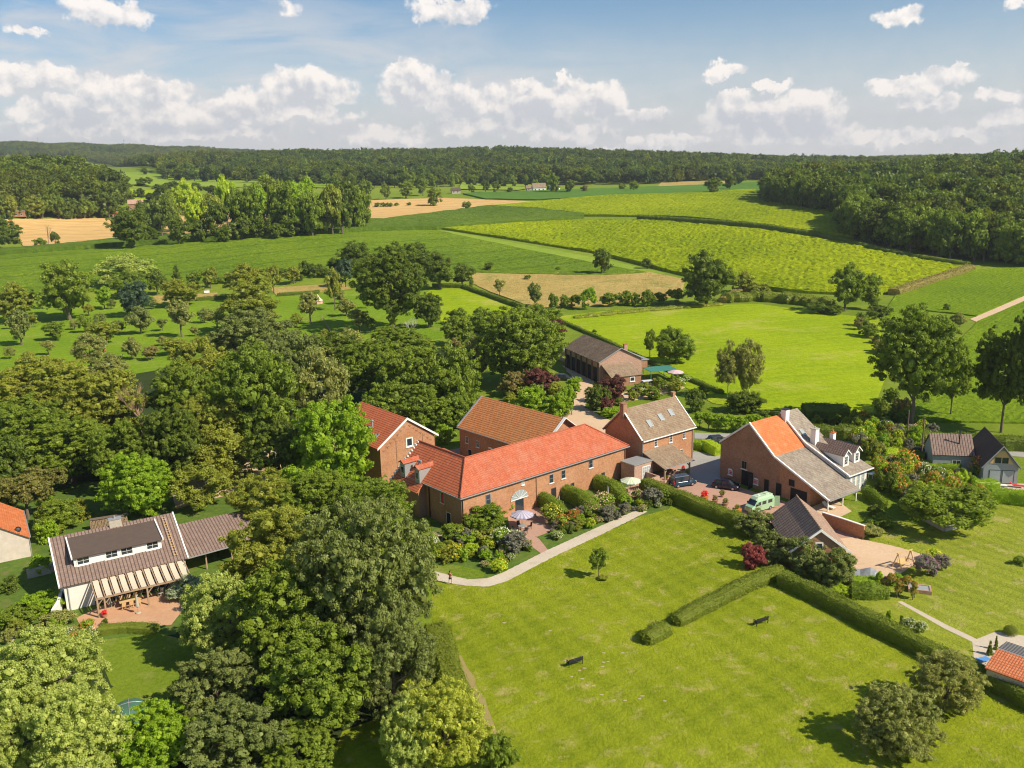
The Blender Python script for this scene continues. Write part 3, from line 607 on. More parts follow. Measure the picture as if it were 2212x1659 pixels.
def crown_mesh(kind, seed, mat):
    key = (kind, seed, mat.name)
    if key in _cr: return _cr[key]
    gk = (kind, seed)
    if gk not in _cr:
        rng = np.random.default_rng(seed * 7 + len(kind))
        nl, lr, n, ls, shape, loose, zlow = dict(
            giant=(120, (.13, .26), 115000, .026, 'round', .14, -.9), big=(70, (.15, .30), 60000, .035, 'round', .10, -.85), bigfine=(90, (.12, .26), 70000, .030, 'round', .16, -.9),
            mid=(34, (.20, .36), 19000, .060, 'round', .12, -.85), midfine=(40, (.16, .32), 14000, .062, 'round', .20, -.9),
            small=(16, (.26, .44), 4200, .115, 'round', .12, -.9), sparse=(26, (.14, .30), 4200, .085, 'round', .32, -.7),
            flat=(34, (.18, .32), 9000, .075, 'flat', .14, -.5), cone=(60, (.14, .42), 6500, .085, 'cone', .10, -1),
            column=(30, (.22, .40), 7000, .09, 'column', .08, -1), far=(9, (.34, .55), 1500, .17, 'round', .12, -.9),
            farcone=(12, (.16, .5), 420, .26, 'cone', .12, -1), ball=(1, (.93, .94), 7000, .07, 'round', .03, -1))[kind]
        C, Rr = crown_pts(rng, nl, lr, shape, zlow) if kind != 'ball' else (np.zeros((1, 3)), np.array([.93]))
        w = Rr ** 2 / (Rr ** 2).sum()
        if kind == 'ball': C2, R2 = C, Rr
        else:
            # leafy sprays riding on the boughs
            m = dict(giant=1000, big=560, bigfine=700, mid=190, midfine=240, small=62, sparse=90, flat=190, cone=170, column=120, far=34, farcone=22)[kind]
            k = rng.choice(len(C), m * 2, p=w); d = rdir(rng, m * 2); d[:, 2] = np.where(d[:, 2] < -0.4, -d[:, 2] * 0.6, d[:, 2]); d /= np.linalg.norm(d, axis=1)[:, None]
            C2 = C[k] + d * (Rr[k] * rng.uniform(.84, 1.08, m * 2))[:, None]; keep = np.ones(m * 2, bool)
            for c, r in zip(C, Rr): keep &= ~(np.linalg.norm(C2 - c, axis=1) < r * 0.66)
            C2 = C2[keep][:m]; R2 = rng.uniform(.75, 1.3, len(C2)) * 1.25 / math.sqrt(m) * (1.0 if m > 100 else .9)
        w2 = R2 ** 2 / (R2 ** 2).sum(); k = rng.choice(len(C2), n, p=w2)
        d = rdir(rng, n); d[:, 2] = np.where(d[:, 2] < -0.35, -d[:, 2] * 0.6, d[:, 2]); d /= np.linalg.norm(d, axis=1)[:, None]
        rr = 1 + rng.normal(size=n) * loose * 2.2 - np.abs(rng.normal(size=n)) * 0.15
        P = C2[k] + d * (R2[k] * rr)[:, None]; P[:, 2] -= 0.0
        dd = d
        N = dd + rng.normal(size=dd.shape) * 0.6 + np.array([0, 0, .15]); N /= np.linalg.norm(N, axis=1)[:, None]
        s = ls * .95 * rng.uniform(.5, 1.5, len(P))
        V = leaf_quads(rng, P, N, s)
        # larger leaves inside each clump close the gaps
        m = int(n * 0.08); k = rng.choice(len(C), m, p=w); d2 = rdir(rng, m)
        P2 = C[k] + d2 * (Rr[k] * rng.uniform(.25, .55, m))[:, None]
        V = np.vstack([V, leaf_quads(rng, P2, d2, ls * 2.6 * rng.uniform(.7, 1.2, m), 0.9)])
        rr_ = np.percentile(np.hypot(V[:, 0], V[:, 1]), 97.5); V[:, :2] /= rr_; V[:, 2] /= np.percentile(V[:, 2], 99)
        _cr[gk] = V
    V = _cr[gk]; F = np.arange(len(V)).reshape(-1, 4)
    me = mesh_np('crown', V, F, mat); _cr[key] = me; return me
_tk = {}
def trunk_mesh(seed, mat, slim=1.0, limbs=6):
    key = (seed, mat.name, slim)
    if key in _tk: return _tk[key]
    r = random.Random(seed); b = MB(); R0 = 0.058 * slim
    b.tube([(0, 0, -0.02), (r.uniform(-.02, .02), r.uniform(-.02, .02), .35), (r.uniform(-.04, .04), r.uniform(-.04, .04), .75), (0.02, 0, 1.15)], [R0 * 1.35, R0, R0 * .7, R0 * .25], 8)
    for i in range(limbs):
        a = 6.283 * i / limbs + r.uniform(-.4, .4); z0 = r.uniform(.4, .8); l = r.uniform(.4, .7)
        b.tube([(0, 0, z0), (math.cos(a) * l * .5, math.sin(a) * l * .5, z0 + .18), (math.cos(a) * l, math.sin(a) * l, z0 + .28 + r.uniform(0, .3))], [R0 * .5, R0 * .35, R0 * .12], 5)
    me = bpy.data.meshes.new('trunk'); me.from_pydata(b.v, [], b.f); me.update(); me.materials.append(mat); _tk[key] = me; return me
TREE_N = [0]
def dep_of(u, v):
    d = dray(u, v); return math.atan2(-d.z, math.hypot(d.x, d.y))
def solve_crown(u, v, rx, ry, k, Y=None):
    """crown outline in the picture -> centre, radius, half height, ground height; its foot stands on the terrain"""
    d = dray(u, v); th = abs(dep_of(u, v))
    ry2 = math.sqrt(max(ry * ry - (rx * math.sin(th)) ** 2, (0.42 * rx) ** 2)) / math.cos(th)
    best = None
    if Y is None:
        ts = np.concatenate([np.arange(50, 600, 1.0), np.arange(600, 3500, 8.0)])
        zc = CAM_H + d.z * ts; g = hz(d.x * ts, d.y * ts); need = g + k * ry2 * ts / FPX
        i = np.where(zc <= need)[0]; t = ts[i[0]] if len(i) else ts[-1]
    else: t = Y / d.y
    c = Vector((d.x * t, d.y * t, CAM_H + d.z * t)); return c, rx * t / FPX, ry2 * t / FPX, h1(c.x, c.y)
def tree_obj(name, c, rx, rz, gz, kind, mat, label, group=None, cat=None, bark='bark', seed=None, slim=1.0, limbs=6):
    TREE_N[0] += 1; sd = TREE_N[0] if seed is None else seed
    nvar = dict(giant=1, big=5, bigfine=3, mid=6, midfine=4, small=6, sparse=4, flat=3, cone=2, column=2, far=3, farcone=2, ball=1)[kind]
    shrub = name in ('shrub', 'bush', 'flower_shrub', 'topiary', 'perennial')
    o = empty(name, (c.x, c.y, gz - 0.02), 0, label, cat or ('shrub' if shrub else 'tree'), group)
    cr = link('foliage' if shrub else 'crown', crown_mesh(kind, sd % nvar + 1, mat), o)
    cr.location = (0, 0, c.z - gz); cr.scale = (rx, rx, rz); cr.rotation_euler = (0, 0, (sd * 2.399) % 6.283)
    if not shrub:
        tk = link('trunk', trunk_mesh(sd % 4 + 1, MAT[bark], slim), o); tk.scale = (rx, rx, max(c.z - gz, .5)); tk.rotation_euler = (0, 0, sd)
    return o
def tree(u, v, rx, ry, kind, lf, label, k=1.25, name='tree', group=None, Y=None, **kw):
    c, R_, Rz, gz = solve_crown(u, v, rx, ry, k, Y)
    if kind == 'auto': kind = 'big' if rx > 62 else ('mid' if rx > 24 else 'small')
    if kind == 'fine': kind = 'bigfine' if rx > 62 else 'midfine'
    # the leaf clumps reach a little short of the unit ball
    return tree_obj(name, c, R_ * 1.06, Rz * 1.06, gz, kind, L[lf], label, group, **kw)

# woods one cannot count: instances of the same foliage over wooded slopes
def wood(name, poly, spacing, protos, hr, seed, zoff=0.0):
    """poly: world xy; hr: (low, high) half-height scale"""
    rng = np.random.default_rng(seed); xs = [p[0] for p in poly]; yy = [p[1] for p in poly]
    gx, gy = np.meshgrid(np.arange(min(xs), max(xs), spacing), np.arange(min(yy), max(yy), spacing))
    gx = gx.ravel() + rng.uniform(-.5, .5, gx.size) * spacing; gy = gy.ravel() + rng.uniform(-.5, .5, gy.size) * spacing
    m = inside(poly, gx, gy); gx, gy = gx[m], gy[m]
    s = rng.uniform(*hr, len(gx)) * (1 + .12 * np.sin(gx * .03 + gy * .021)); z = hz(gx, gy) + s * 1.25 + zoff
    me = bpy.data.meshes.new(name); me.vertices.add(len(gx)); me.vertices.foreach_set('co', np.stack([gx, gy, z], 1).astype(np.float32).ravel())
    a = me.attributes.new('sc', 'FLOAT', 'POINT'); a.data.foreach_set('value', s.astype(np.float32))
    a = me.attributes.new('rz', 'FLOAT', 'POINT'); a.data.foreach_set('value', rng.uniform(0, 6.28, len(gx)).astype(np.float32))
    a = me.attributes.new('pick', 'INT', 'POINT'); pn = (np.sin(gx * .021 + 1.7 * np.sin(gy * .013 + seed)) + np.cos(gy * .017 + 1.3 * np.sin(gx * .019))) * .25 + .5 + rng.normal(size=len(gx)) * .16; a.data.foreach_set('value', np.clip(pn * len(protos), 0, len(protos) - 1).astype(np.int32))
    o = link(name, me); o['kind'] = 'stuff'
    t = bpy.data.node_groups.new('scatter', 'GeometryNodeTree'); t.interface.new_socket('Geometry', in_out='INPUT', socket_type='NodeSocketGeometry'); t.interface.new_socket('Geometry', in_out='OUTPUT', socket_type='NodeSocketGeometry')
    gi = t.nodes.new('NodeGroupInput'); go = t.nodes.new('NodeGroupOutput'); ip = t.nodes.new('GeometryNodeInstanceOnPoints'); gt = t.nodes.new('GeometryNodeGeometryToInstance')
    for p in reversed(protos):
        oi = t.nodes.new('GeometryNodeObjectInfo'); oi.transform_space = 'ORIGINAL'; oi.inputs['Object'].default_value = p; oi.inputs['As Instance'].default_value = True
        t.links.new(oi.outputs['Geometry'], gt.inputs[0])
    def at(n, ty):
        x = t.nodes.new('GeometryNodeInputNamedAttribute'); x.data_type = ty; x.inputs['Name'].default_value = n; return x.outputs['Attribute']
    sc = t.nodes.new('ShaderNodeCombineXYZ'); xm = t.nodes.new('ShaderNodeMath'); xm.operation = 'MULTIPLY'; t.links.new(at('sc', 'FLOAT'), xm.inputs[0]); xm.inputs[1].default_value = 0.98
    t.links.new(xm.outputs[0], sc.inputs[0]); t.links.new(xm.outputs[0], sc.inputs[1]); t.links.new(at('sc', 'FLOAT'), sc.inputs[2])
    rt = t.nodes.new('ShaderNodeCombineXYZ'); t.links.new(at('rz', 'FLOAT'), rt.inputs[2])
    t.links.new(gi.outputs[0], ip.inputs['Points']); t.links.new(gt.outputs[0], ip.inputs['Instance']); ip.inputs['Pick Instance'].default_value = True
    t.links.new(at('pick', 'INT'), ip.inputs['Instance Index']); t.links.new(rt.outputs[0], ip.inputs['Rotation']); t.links.new(sc.outputs[0], ip.inputs['Scale'])
    t.links.new(ip.outputs[0], go.inputs[0])
    md = o.modifiers.new('scatter', 'NODES'); md.node_group = t
    return o

# front ranks of the woods: single trees
def rank(line, n, h, label, lf, group, seed, rows_=1, dy=8, kinds=('small',), jit=3.0):
    """trees along a picture line of feet; h = (low, high) tree height in metres"""
    r = random.Random(seed); out = []
    W_ = [G(*p) for p in line]; Ls = [0]
    for a, b in zip(W_, W_[1:]): Ls.append(Ls[-1] + (b - a).length)
    for j in range(rows_):
        for i in range(n):
            s = Ls[-1] * (i + .5 + r.uniform(-.3, .3)) / n; k = max(q for q in range(len(Ls) - 1) if Ls[q] <= s + 1e-6)
            p = W_[k].lerp(W_[k + 1], (s - Ls[k]) / (Ls[k + 1] - Ls[k])); away = Vector((p.x, p.y, 0)).normalized()
            p = p + away * (j * dy + 3) + Vector((r.uniform(-jit, jit), r.uniform(-jit, jit) * .5, 0)); gz = h1(p.x, p.y)
            hh = r.uniform(*h); rz = hh * .52; rx = hh * r.uniform(.36, .52)
            out.append(tree_obj('broadleaf_tree', Vector((p.x, p.y, gz + hh - rz)), rx, rz, gz, r.choice(kinds), L[r.choice(lf)], label, group))
    return out
tw = rank([(1648,436),(1700,446),(1770,458),(1835,470)], 11, (17, 21), 'tall broadleaf tree in the upper shaded edge of the right hill wood', ('wood', 'dark'), 'trees along the upper edge of the hill wood', 5, 2, 9)
tw2 = rank([(1843,478),(1843,500),(1846,518),(1890,530),(1960,546),(2040,560),(2120,568),(2212,575),(2330,580)], 26, (16, 22), 'tall broadleaf tree in the near edge of the right hill wood', ('wood', 'dark', 'mid'), 'trees along the near edge of the hill wood', 6, 2, 9, ('mid', 'small'))
tm = rank([(700,402),(800,404),(900,407),(1000,402),(1100,404),(1200,404)], 24, (14, 18), 'broadleaf tree at the foot of the distant middle wood', ('wood', 'woodfar', 'mid'), 'trees at the foot of the middle wood', 7, 1, 9)
tl = rank([(350,385),(450,394),(560,396),(640,400)], 14, (14, 19), 'broadleaf tree at the point of the distant middle wood', ('wood', 'woodfar'), 'trees at the point of the middle wood', 8, 1, 9)
far_a = link('crown', crown_mesh('far', 1, L['woodfar'])); far_b = link('crown', crown_mesh('far', 2, L['wood'])); far_c = link('crown', crown_mesh('far', 3, L['woodyellow'])); far_d = link('crown', crown_mesh('farcone', 1, L['woodfar']))
# the pattern trees stand inside the woods themselves
_ps = []
for o, (x, y) in zip((far_a, far_b, far_c, far_d), ((420, 760), (500, 800), (560, 900), (300, 1600))):
    e = empty('broadleaf_tree', (x, y, h1(x, y)), 0, 'broadleaf tree standing deep inside the hill wood', 'tree', 'trees deep in the hill wood'); o.parent = e
    s = 7.5; o.scale = (s, s, s); o.location = (0, 0, s * 1.1); _ps.append(o)
near = [tw2[0].children[0], tw2[1].children[0]]
nearc = [o for o in tw2 for o in o.children if o.name.startswith('crown')][:3]
def line_w(px, dy=0):
    out = []
    for u, v in px: p = G(u, v); out.append((p.x, p.y + dy))
    return out
base = line_w([(1648,434),(1700,444),(1770,456),(1840,468),(1843,500),(1850,518),(1890,528),(1960,544),(2040,558),(2120,566),(2212,573),(2330,578)], 14)
wood('wood', base + [(700, 470), (1300, 600), (1500, 1300), (820, 1300), (330, 1000)], 9.0, [far_d, far_a, far_b, far_b, far_c, far_b, far_a, far_c], (5.4, 9.8), 21)
wb = line_w([(352,384),(560,394),(700,400),(900,404),(1000,399),(1200,401),(1420,398),(1640,390)], 14)
wood('wood', wb + [(480, 1200), (700, 1300), (1300, 1400), (1500, 2300), (-640, 2300), (-470, 1650), (-440, 1300)], 10.5, [far_d, far_a, far_b, far_a, far_c, far_b, far_a, far_d], (5.2, 9.8), 22)
wood('wood', line_w([(-80,341),(60,340),(150,341),(240,360),(330,372),(352,384)]) + [(-560, 2700), (-560, 3700), (-2000, 4000), (-3600, 4000)], 17, [far_a, far_c, far_c], (7.5, 10.5), 23)
# ------------------------------------------------------------------ buildings
Z = Vector((0, 0, 1))
def frame_at(loc, deg): return loc, rad(deg)
def window(par, p, d, w, h, fmat='white', gmat='glass', nx=2, ny=2, ft=0.06, sill=True, name='window', shutters=None, arch=False, depth=0.05):
    """p: lower left corner on the wall seen from outside, d: direction to the right"""
    p = Vector(p); d = Vector(d).normalized(); n = d.cross(Z).normalized()
    def P(a, z, o): return p + d * a + Z * z + n * o
    def bx(b, a0, a1, z0, z1, o0, o1):
        q = [P(a, z, o) for z in (z0, z1) for o in (o1, o0) for a in (a0, a1)]; i = len(b.v); b.v += [tuple(x) for x in q]
        for f in ((0, 2, 3, 1), (4, 5, 7, 6), (0, 1, 5, 4), (2, 6, 7, 3), (0, 4, 6, 2), (1, 3, 7, 5)): b.f.append(tuple(i + k for k in f))
    b = MB(); D = depth
    bx(b, 0, ft, 0, h, 0, D); bx(b, w - ft, w, 0, h, 0, D); bx(b, ft, w - ft, 0, ft, 0, D - .003); bx(b, ft, w - ft, h - ft, h, 0, D - .003)
    for i in range(1, nx): x = w * i / nx; bx(b, x - .018, x + .018, ft, h - ft, 0, D - .012)
    for i in range(1, ny): z = h * i / ny; bx(b, ft, w - ft, z - .018, z + .018, 0, D - .016)
    if arch:
        k = 8; i0 = len(b.v)
        for j in range(k + 1):
            a = math.pi * j / k; b.v.append(tuple(P(w / 2 - math.cos(a) * w / 2, h + math.sin(a) * w * .22, D)))
        b.f.append(tuple(reversed(range(i0, i0 + k + 1))))
    f = b.build(name, MAT[fmat], par)
    if sill: sb = MB(); bx(sb, -.08, w + .08, -.12, -.005, 0, D + .09); sb.build('sill', MAT['white'], f)
    g = MB(); bx(g, ft * .8, w - ft * .8, ft * .8, h - ft * .8, 0.0, D - .022); g.build('pane', MAT[gmat], f)
    if shutters:
        for s, x0 in ((0, -w * .5), (1, w + .02)):
            sh = MB(); bx(sh, x0, x0 + w * .48, 0, h, 0, .04); sh.build('shutter', MAT[shutters], f)
    return f
def door(par, p, d, w, h, mat='dark', fmat='white', ft=.07):
    p = Vector(p); d = Vector(d).normalized(); n = d.cross(Z)
    b = MB(); q = lambda a, z, o: p + d * a + Z * z + n * o
    for a0, a1, z0, z1 in ((-ft, 0, 0, h), (w, w + ft, 0, h), (-ft, w + ft, h, h + ft)): b.slab([q(a0, z0, .04), q(a1, z0, .04), q(a1, z1, .04), q(a0, z1, .04)], .04)
    f = b.build('door', MAT[fmat], par)
    c = MB(); c.slab([q(0, 0, .025), q(w, 0, .025), q(w, h, .025), q(0, h, .025)], .025); c.build('door_leaf', MAT[mat], f); return f
def strip(par, pts, w, mat, name='gutter', parent_off=0):
    b = MB()
    for a, c in zip(pts, pts[1:]): b.bar(a, c, w)
    return b.build(name, MAT[mat], par)
def wall_poly(par, polys, mat, name='wall'):
    """closed body from an outline (list of (x,z)) extruded y0..y1"""
    b = MB()
    for (xz, y0, y1) in polys:
        k = len(xz); i = len(b.v); b.v += [(x, y0, z) for x, z in xz] + [(x, y1, z) for x, z in xz]
        b.f.append(tuple(i + j for j in range(k))); b.f.append(tuple(i + k + j for j in reversed(range(k))))
        for j in range(k): a, c = j, (j + 1) % k; b.f.append((i + c, i + a, i + k + a, i + k + c))
    return b.build(name, MAT[mat], par)
def roof(par, polys, mat, th=.16, name='roof'):
    b = MB()
    for p in polys: b.slab(p, th)
    return b.build(name, MAT[mat], par)
def skylight(par, p, du, dv, w, h, rf=None):
    """p: centre on the slope; du, dv unit vectors along and up the slope"""
    p = Vector(p); du = Vector(du).normalized(); dv = Vector(dv).normalized(); n = du.cross(dv).normalized()
    if n.z < 0: n = -n
    q = lambda a, c, o: p + du * a + dv * c + n * o
    b = MB()
    for a0, a1, c0, c1 in ((-w/2, w/2, -h/2, -h/2+.1), (-w/2, w/2, h/2-.1, h/2), (-w/2, -w/2+.1, -h/2+.1, h/2-.1), (w/2-.1, w/2, -h/2+.1, h/2-.1)):
        b.slab([q(a0, c0, .10), q(a1, c0, .10), q(a1, c1, .10), q(a0, c1, .10)], .12)
    f = b.build('skylight', MAT['zinc'], rf or par)
    g = MB(); g.slab([q(-w/2+.09, -h/2+.09, .06), q(w/2-.09, -h/2+.09, .06), q(w/2-.09, h/2-.09, .06), q(-w/2+.09, h/2-.09, .06)], .05)
    g.build('pane', MAT['glasspale'], f if rf is None else rf); return f
def chimney(par, x, y, z0, z1, w, d, mat, cap='stone', pots=1):
    b = MB(); b.box(x - w/2, x + w/2, y - d/2, y + d/2, z0, z1); o = b.build('chimney', MAT[mat], par)
    c = MB(); c.box(x - w/2 - .07, x + w/2 + .07, y - d/2 - .07, y + d/2 + .07, z1 - .002, z1 + .12)
    for i in range(pots): c.lathe([(.13, z1 + .1), (.11, z1 + .45), (0.001, z1 + .46)], 10, (x + (i - (pots - 1) / 2) * .45, y))
    c.build('chimney_cap', MAT[cap], o); return o

# --- main house of the manor: long wing with a hipped corner and a cross wing
ang = 40.0
A = empty('farmhouse', (-7.8, 123.8, 0), rad(ang), 'L-shaped red brick farmhouse with long bright red hipped roof facing the lawn', 'house')
e, r_, hw, LX, LY = 5.5, 9.55, 4.4, 35.4, 16.6
rA = roof(A, [[(0, 0, e), (LX, 0, e), (LX - 6, hw, r_), (hw, hw, r_)]], 'redtile')
roof(A, [[(LX, 0, e), (LX, 2*hw, e), (LX - 6, hw, r_)], [(LX, 2*hw, e), (2*hw, 2*hw, e), (hw, hw, r_), (LX - 6, hw, r_)]], 'redtile2')
s_ = (r_ - e) / hw
rW = roof(A, [[(0, LY, e), (0, 0, e), (hw, hw, r_), (hw, LY, r_)], [(2*hw, 2*hw, e), (2*hw, LY, e), (hw, LY, r_), (hw, hw, r_)], [(-1.4, LY, e - 1.4*s_), (-1.4, 9.2, e - 1.4*s_), (-.002, 9.2, e), (-.002, LY, e)]], 'redtile2')
i_ = .45; wz = e - .02
wall_poly(A, [([(i_, 0), (LX - i_, 0), (LX - i_, wz), (i_, wz)], i_, 2*hw - i_), ([(i_ + .003, 0), (2*hw - i_, 0), (2*hw - i_, wz), (hw, r_ - .28), (i_ + .003, wz)], 2*hw - i_ - .5, LY - .35)], 'brick')
wall_poly(A, [([(-.95, 0), (i_ - .01, 0), (i_ - .01, e - .2), (-.95, e - 1.1)], 9.4, LY - .36)], 'brickdk', 'side_wall')
ridge = MB().tube([(hw, hw, r_ + .05), (LX - 6, hw, r_ + .05)], .12, 6).tube([(hw, hw, r_ + .05), (hw, LY, r_ + .05)], .12, 6).tube([(hw, hw, r_ + .05), (0, 0, e + .05)], .13, 6).tube([(LX - 6, hw, r_ + .05), (LX, 0, e + .05)], .12, 6)
ridge.build('ridge_tiles', MAT['redtile'], A)
strip(A, [(-.04, LY, e - .12), (-.08, -.08, e - .12), (LX + .08, -.08, e - .12)], .14, 'zinc')
vg = MB()
for i in range(14):
    t = (i + .5) / 14; vg.tube([(hw * (1 - t) + (-1.4) * t, LY + .1, r_ + (e - 1.4*s_ - r_) * t + .1), (hw * (1 - t) - 1.4 * t, LY - .35, r_ + (e - 1.4*s_ - r_) * t + .1)], .16, 6)
vg.build('verge_tiles', MAT['white'], A)
wy = i_; dx = (1, 0, 0)
for x, z, w, h in ((4.9, 3.0, .8, 1.6), (17.6, 3.2, .75, 1.4), (20.2, 3.3, .75, 1.35), (26.3, 3.6, .75, 1.3)): window(A, (x, wy, z), dx, w + .15, h, 'greywood', 'glass', 1, 2)
window(A, (11.9, wy, 4.35), dx, .55, .6, 'white', 'glasspale', 2, 1, arch=True)
for x, z in ((22.2, 1.15), (29.2, 1.2), (15.4, 1.0)): window(A, (x, wy, z), dx, .8, .9, 'oldtimber', 'glass', 1, 1)
door(A, (18.0, wy, 0), dx, 1.0, 2.2, 'dark', 'oldtimber')
# arched doorway with pale fanlight
aw = MB(); k = 12; cx_, cz_, R_ = 11.4, 2.35, 1.75
aw.v = [(cx_ - math.cos(math.pi*j/k) * R_, wy - .06, cz_ + math.sin(math.pi*j/k) * R_ * .8) for j in range(k + 1)]; aw.f = [tuple(reversed(range(k + 1)))]
fan = aw.build('fanlight', MAT['glasspale'], A)
fb = MB()
for j in range(1, 6):
    a = math.pi * j / 6; fb.bar((cx_, wy - .09, cz_), (cx_ - math.cos(a) * R_, wy - .09, cz_ + math.sin(a) * R_ * .8), .05)
fb.bar((cx_ - R_, wy - .09, cz_), (cx_ + R_, wy - .09, cz_), .09); fb.build('glazing_bar', MAT['white'], fan)
door(A, (10.6, wy, 0), dx, 1.6, 2.3, 'glass', 'oldtimber')
strip(A, [(14.9, wy - .08, e - .2), (14.9, wy - .08, .1)], .12, 'brickdk', 'downpipe'); strip(A, [(LX - i_ - .2, wy - .08, e - .2), (LX - i_ - .2, wy - .08, .1)], .12, 'brickdk', 'downpipe'); strip(A, [(.6, wy - .1, e - .2), (.6, wy - .1, .1)], .1, 'black', 'downpipe')
dl = (0, -1, 0)     # the side facing the big trees: to the right seen from outside is -y
window(A, (i_, 5.6, 3.3), dl, .9, 1.7, 'white', 'glass', 1, 1, shutters=None); f_ = MB(); f_.box(i_ - .16, i_ - .06, 4.72, 5.2, 3.32, 4.8); f_.build('shutter', MAT['redpaint'], A)
door(A, (i_, 4.2, 0), dl, 1.0, 2.1, 'dark', 'white')
strip(A, [(i_ - .1, 8.4, e - .3), (i_ - .1, 8.4, .1)], .12, 'black', 'downpipe')
for y in (10.4, 14.3):      # two dormers on the cross wing
    zt = 7.5; d_ = MB(); d_.box(-.3, 2.2, y - .62, y + .62, e - .6, zt); dm = d_.build('dormer', MAT['zinc'], A)
    roof(dm, [[(-.6, y + .8, zt + .05), (-.6, y, zt + .55), (2.9, y, zt + .55), (2.9, y + .8, zt + .05)], [(-.6, y, zt + .55), (-.6, y - .8, zt + .05), (2.9, y - .8, zt + .05), (2.9, y, zt + .55)]], 'redtile', .1)
    window(dm, (-.3, y + .45, e + .35), dl, .9, 1.1, 'white', 'glass', 1, 1, sill=False)
for y in (11.9, 12.4):
    v = MB(); v.tube([(1.5, y, 6.7), (1.5, y, 7.9)], .11, 8); v.tube([(1.5, y, 7.85), (1.5, y, 8.05)], .2, 8); v.build('vent_pipe', MAT['zinc'], A)

# --- barn with lined orange roof behind it
B = empty('barn', (-10.1, 158.9, 0), rad(-49), 'brick barn with pale-verged orange tiled roof standing behind the long red wing', 'barn')
e, r_, hw, LX = 6.0, 10.6, 6.0, 21.4
roof(B, [[(0, 0, e), (LX, 0, e), (LX, hw, r_), (0, hw, r_)], [(LX, 2*hw, e), (0, 2*hw, e), (0, hw, r_), (LX, hw, r_)]], 'orangetile')
b_ = MB(); b_.v = []; 
def gable_walls(par, LX, hw, e, r_, mat, i=.3, dx_=.25, split=None):
    """ridge along x"""
    m = MB(); k = [(i, 0), (2*hw - i, 0), (2*hw - i, e - .05 + i * (r_ - e) / hw * .5), (hw, r_ - .2), (i, e - .05 + i * (r_ - e) / hw * .5)]
    q = len(m.v); m.v += [(dx_, y, z) for y, z in k] + [(LX - dx_, y, z) for y, z in k]; n = 5
    m.f.append(tuple(q + j for j in reversed(range(n)))); m.f.append(tuple(q + n + j for j in range(n)))
    for j in range(n): a, c = j, (j + 1) % n; m.f.append((q + a, q + c, q + n + c, q + n + a))
    return m.build('wall', MAT[mat], par)
gable_walls(B, LX, hw, e, r_, 'brick')
def barge(par, x, hw, e, r_, y0=0, w=.34, mat='white', name='bargeboard', off=.0, asym=None):
    m = MB(); y2 = y0 + 2*hw if asym is None else asym[0]; e2 = e if asym is None else asym[1]
    m.slab([(x, y0 - .1, e + .06), (x, y0 - .1, e - .32), (x, y0 + hw, r_ - .30), (x, y0 + hw, r_ + .1)], .1, (1, 0, 0)); m.slab([(x, y0 + hw, r_ + .1), (x, y0 + hw, r_ - .30), (x, y2 + .1, e2 - .32), (x, y2 + .1, e2 + .06)], .1, (1, 0, 0))
    t = MB.build(m, name, MAT[mat], par)
    return t
def vergecap(par, x0, x1, hw, e, r_, mat='white'):
    m = MB(); m.slab([(x0, 0, e + .12), (x1, 0, e + .12), (x1, hw, r_ + .12), (x0, hw, r_ + .12)], .1); m.slab([(x0, hw, r_ + .12), (x1, hw, r_ + .12), (x1, 2*hw, e + .12), (x0, 2*hw, e + .12)], .1)
    return m.build('verge', MAT[mat], par)
vergecap(B, LX - .02, LX + .55, hw, e, r_); vergecap(B, -.2, .12, hw, e, r_, 'zinc'); strip(B, [(-.1, -.08, e - .1), (LX, -.08, e - .1)], .13, 'zinc')
for x, z in ((2.0, 3.4), (5.0, 3.3)): window(B, (x, .3, z), dx, .8, 1.2, 'white', 'glass', 2, 2)
for x in (2.6, 5.8): door(B, (x, .3, 0), dx, 1.0, 2.3, 'dark', 'white')
w_ = window(B, (8.3, .3, 2.3), dx, 1.3, 1.5, 'white', 'redpaint', 1, 1, arch=True)

# --- gabled house with white bargeboards beside the trees
C_ = empty('gabled_house', (-22.4, 144.9, 0), rad(38.5), 'brick house with lined red roof and stepped brickwork under white-edged gable', 'house')
gw, e, r_, dp = 11.9, 6.5, 10.75, 15.5; hw = gw / 2
roof(C_, [[(0, 0, e), (hw, 0, r_), (hw, dp, r_), (0, dp, e)], [(hw, 0, r_), (gw, 0, e), (gw, dp, e), (hw, dp, r_)]], 'redtile2')
wall_poly(C_, [([(.5, 0), (gw - .5, 0), (gw - .5, e), (hw, r_ - .2), (.5, e)], .3, dp - .3)], 'brick')
m = MB(); m.slab([(-.15, -.05, e - .2), (hw, -.05, r_ - .3), (hw, -.05, r_ + .1), (-.15, -.05, e + .18)], .12); m.slab([(hw, -.05, r_ - .3), (gw + .15, -.05, e - .2), (gw + .15, -.05, e + .18), (hw, -.05, r_ + .1)], .12)
m.build('bargeboard', MAT['white'], C_)
m = MB()
for sgn in (-1, 1):
    for i in range(7):
        t = (i + .8) / 7.6; x = hw + sgn * (hw - .7) * t; z = r_ - .75 - (r_ - e) * t; m.box(x - .25, x + .25, .24, .32, z - .28, z - .14); m.box(x - .02, x + .10, .24, .32, z - .5, z - .28)
m.box(3.6, 3.75, .24, .32, 1.5, 7.2); m.box(8.9, 9.05, .24, .32, 1.5, 7.4); m.build('brick_relief', MAT['brickdk'], C_)
window(C_, (5.6, .3, 5.6), dx, 1.35, 1.6, 'white', 'glass', 1, 1, ft=.2)
strip(C_, [(gw - .4, .2, e - .2), (gw - .4, .2, .1)], .1, 'black', 'downpipe'); strip(C_, [(gw + .05, 0, e - .1), (gw + .05, dp, e - .1)], .13, 'zinc')
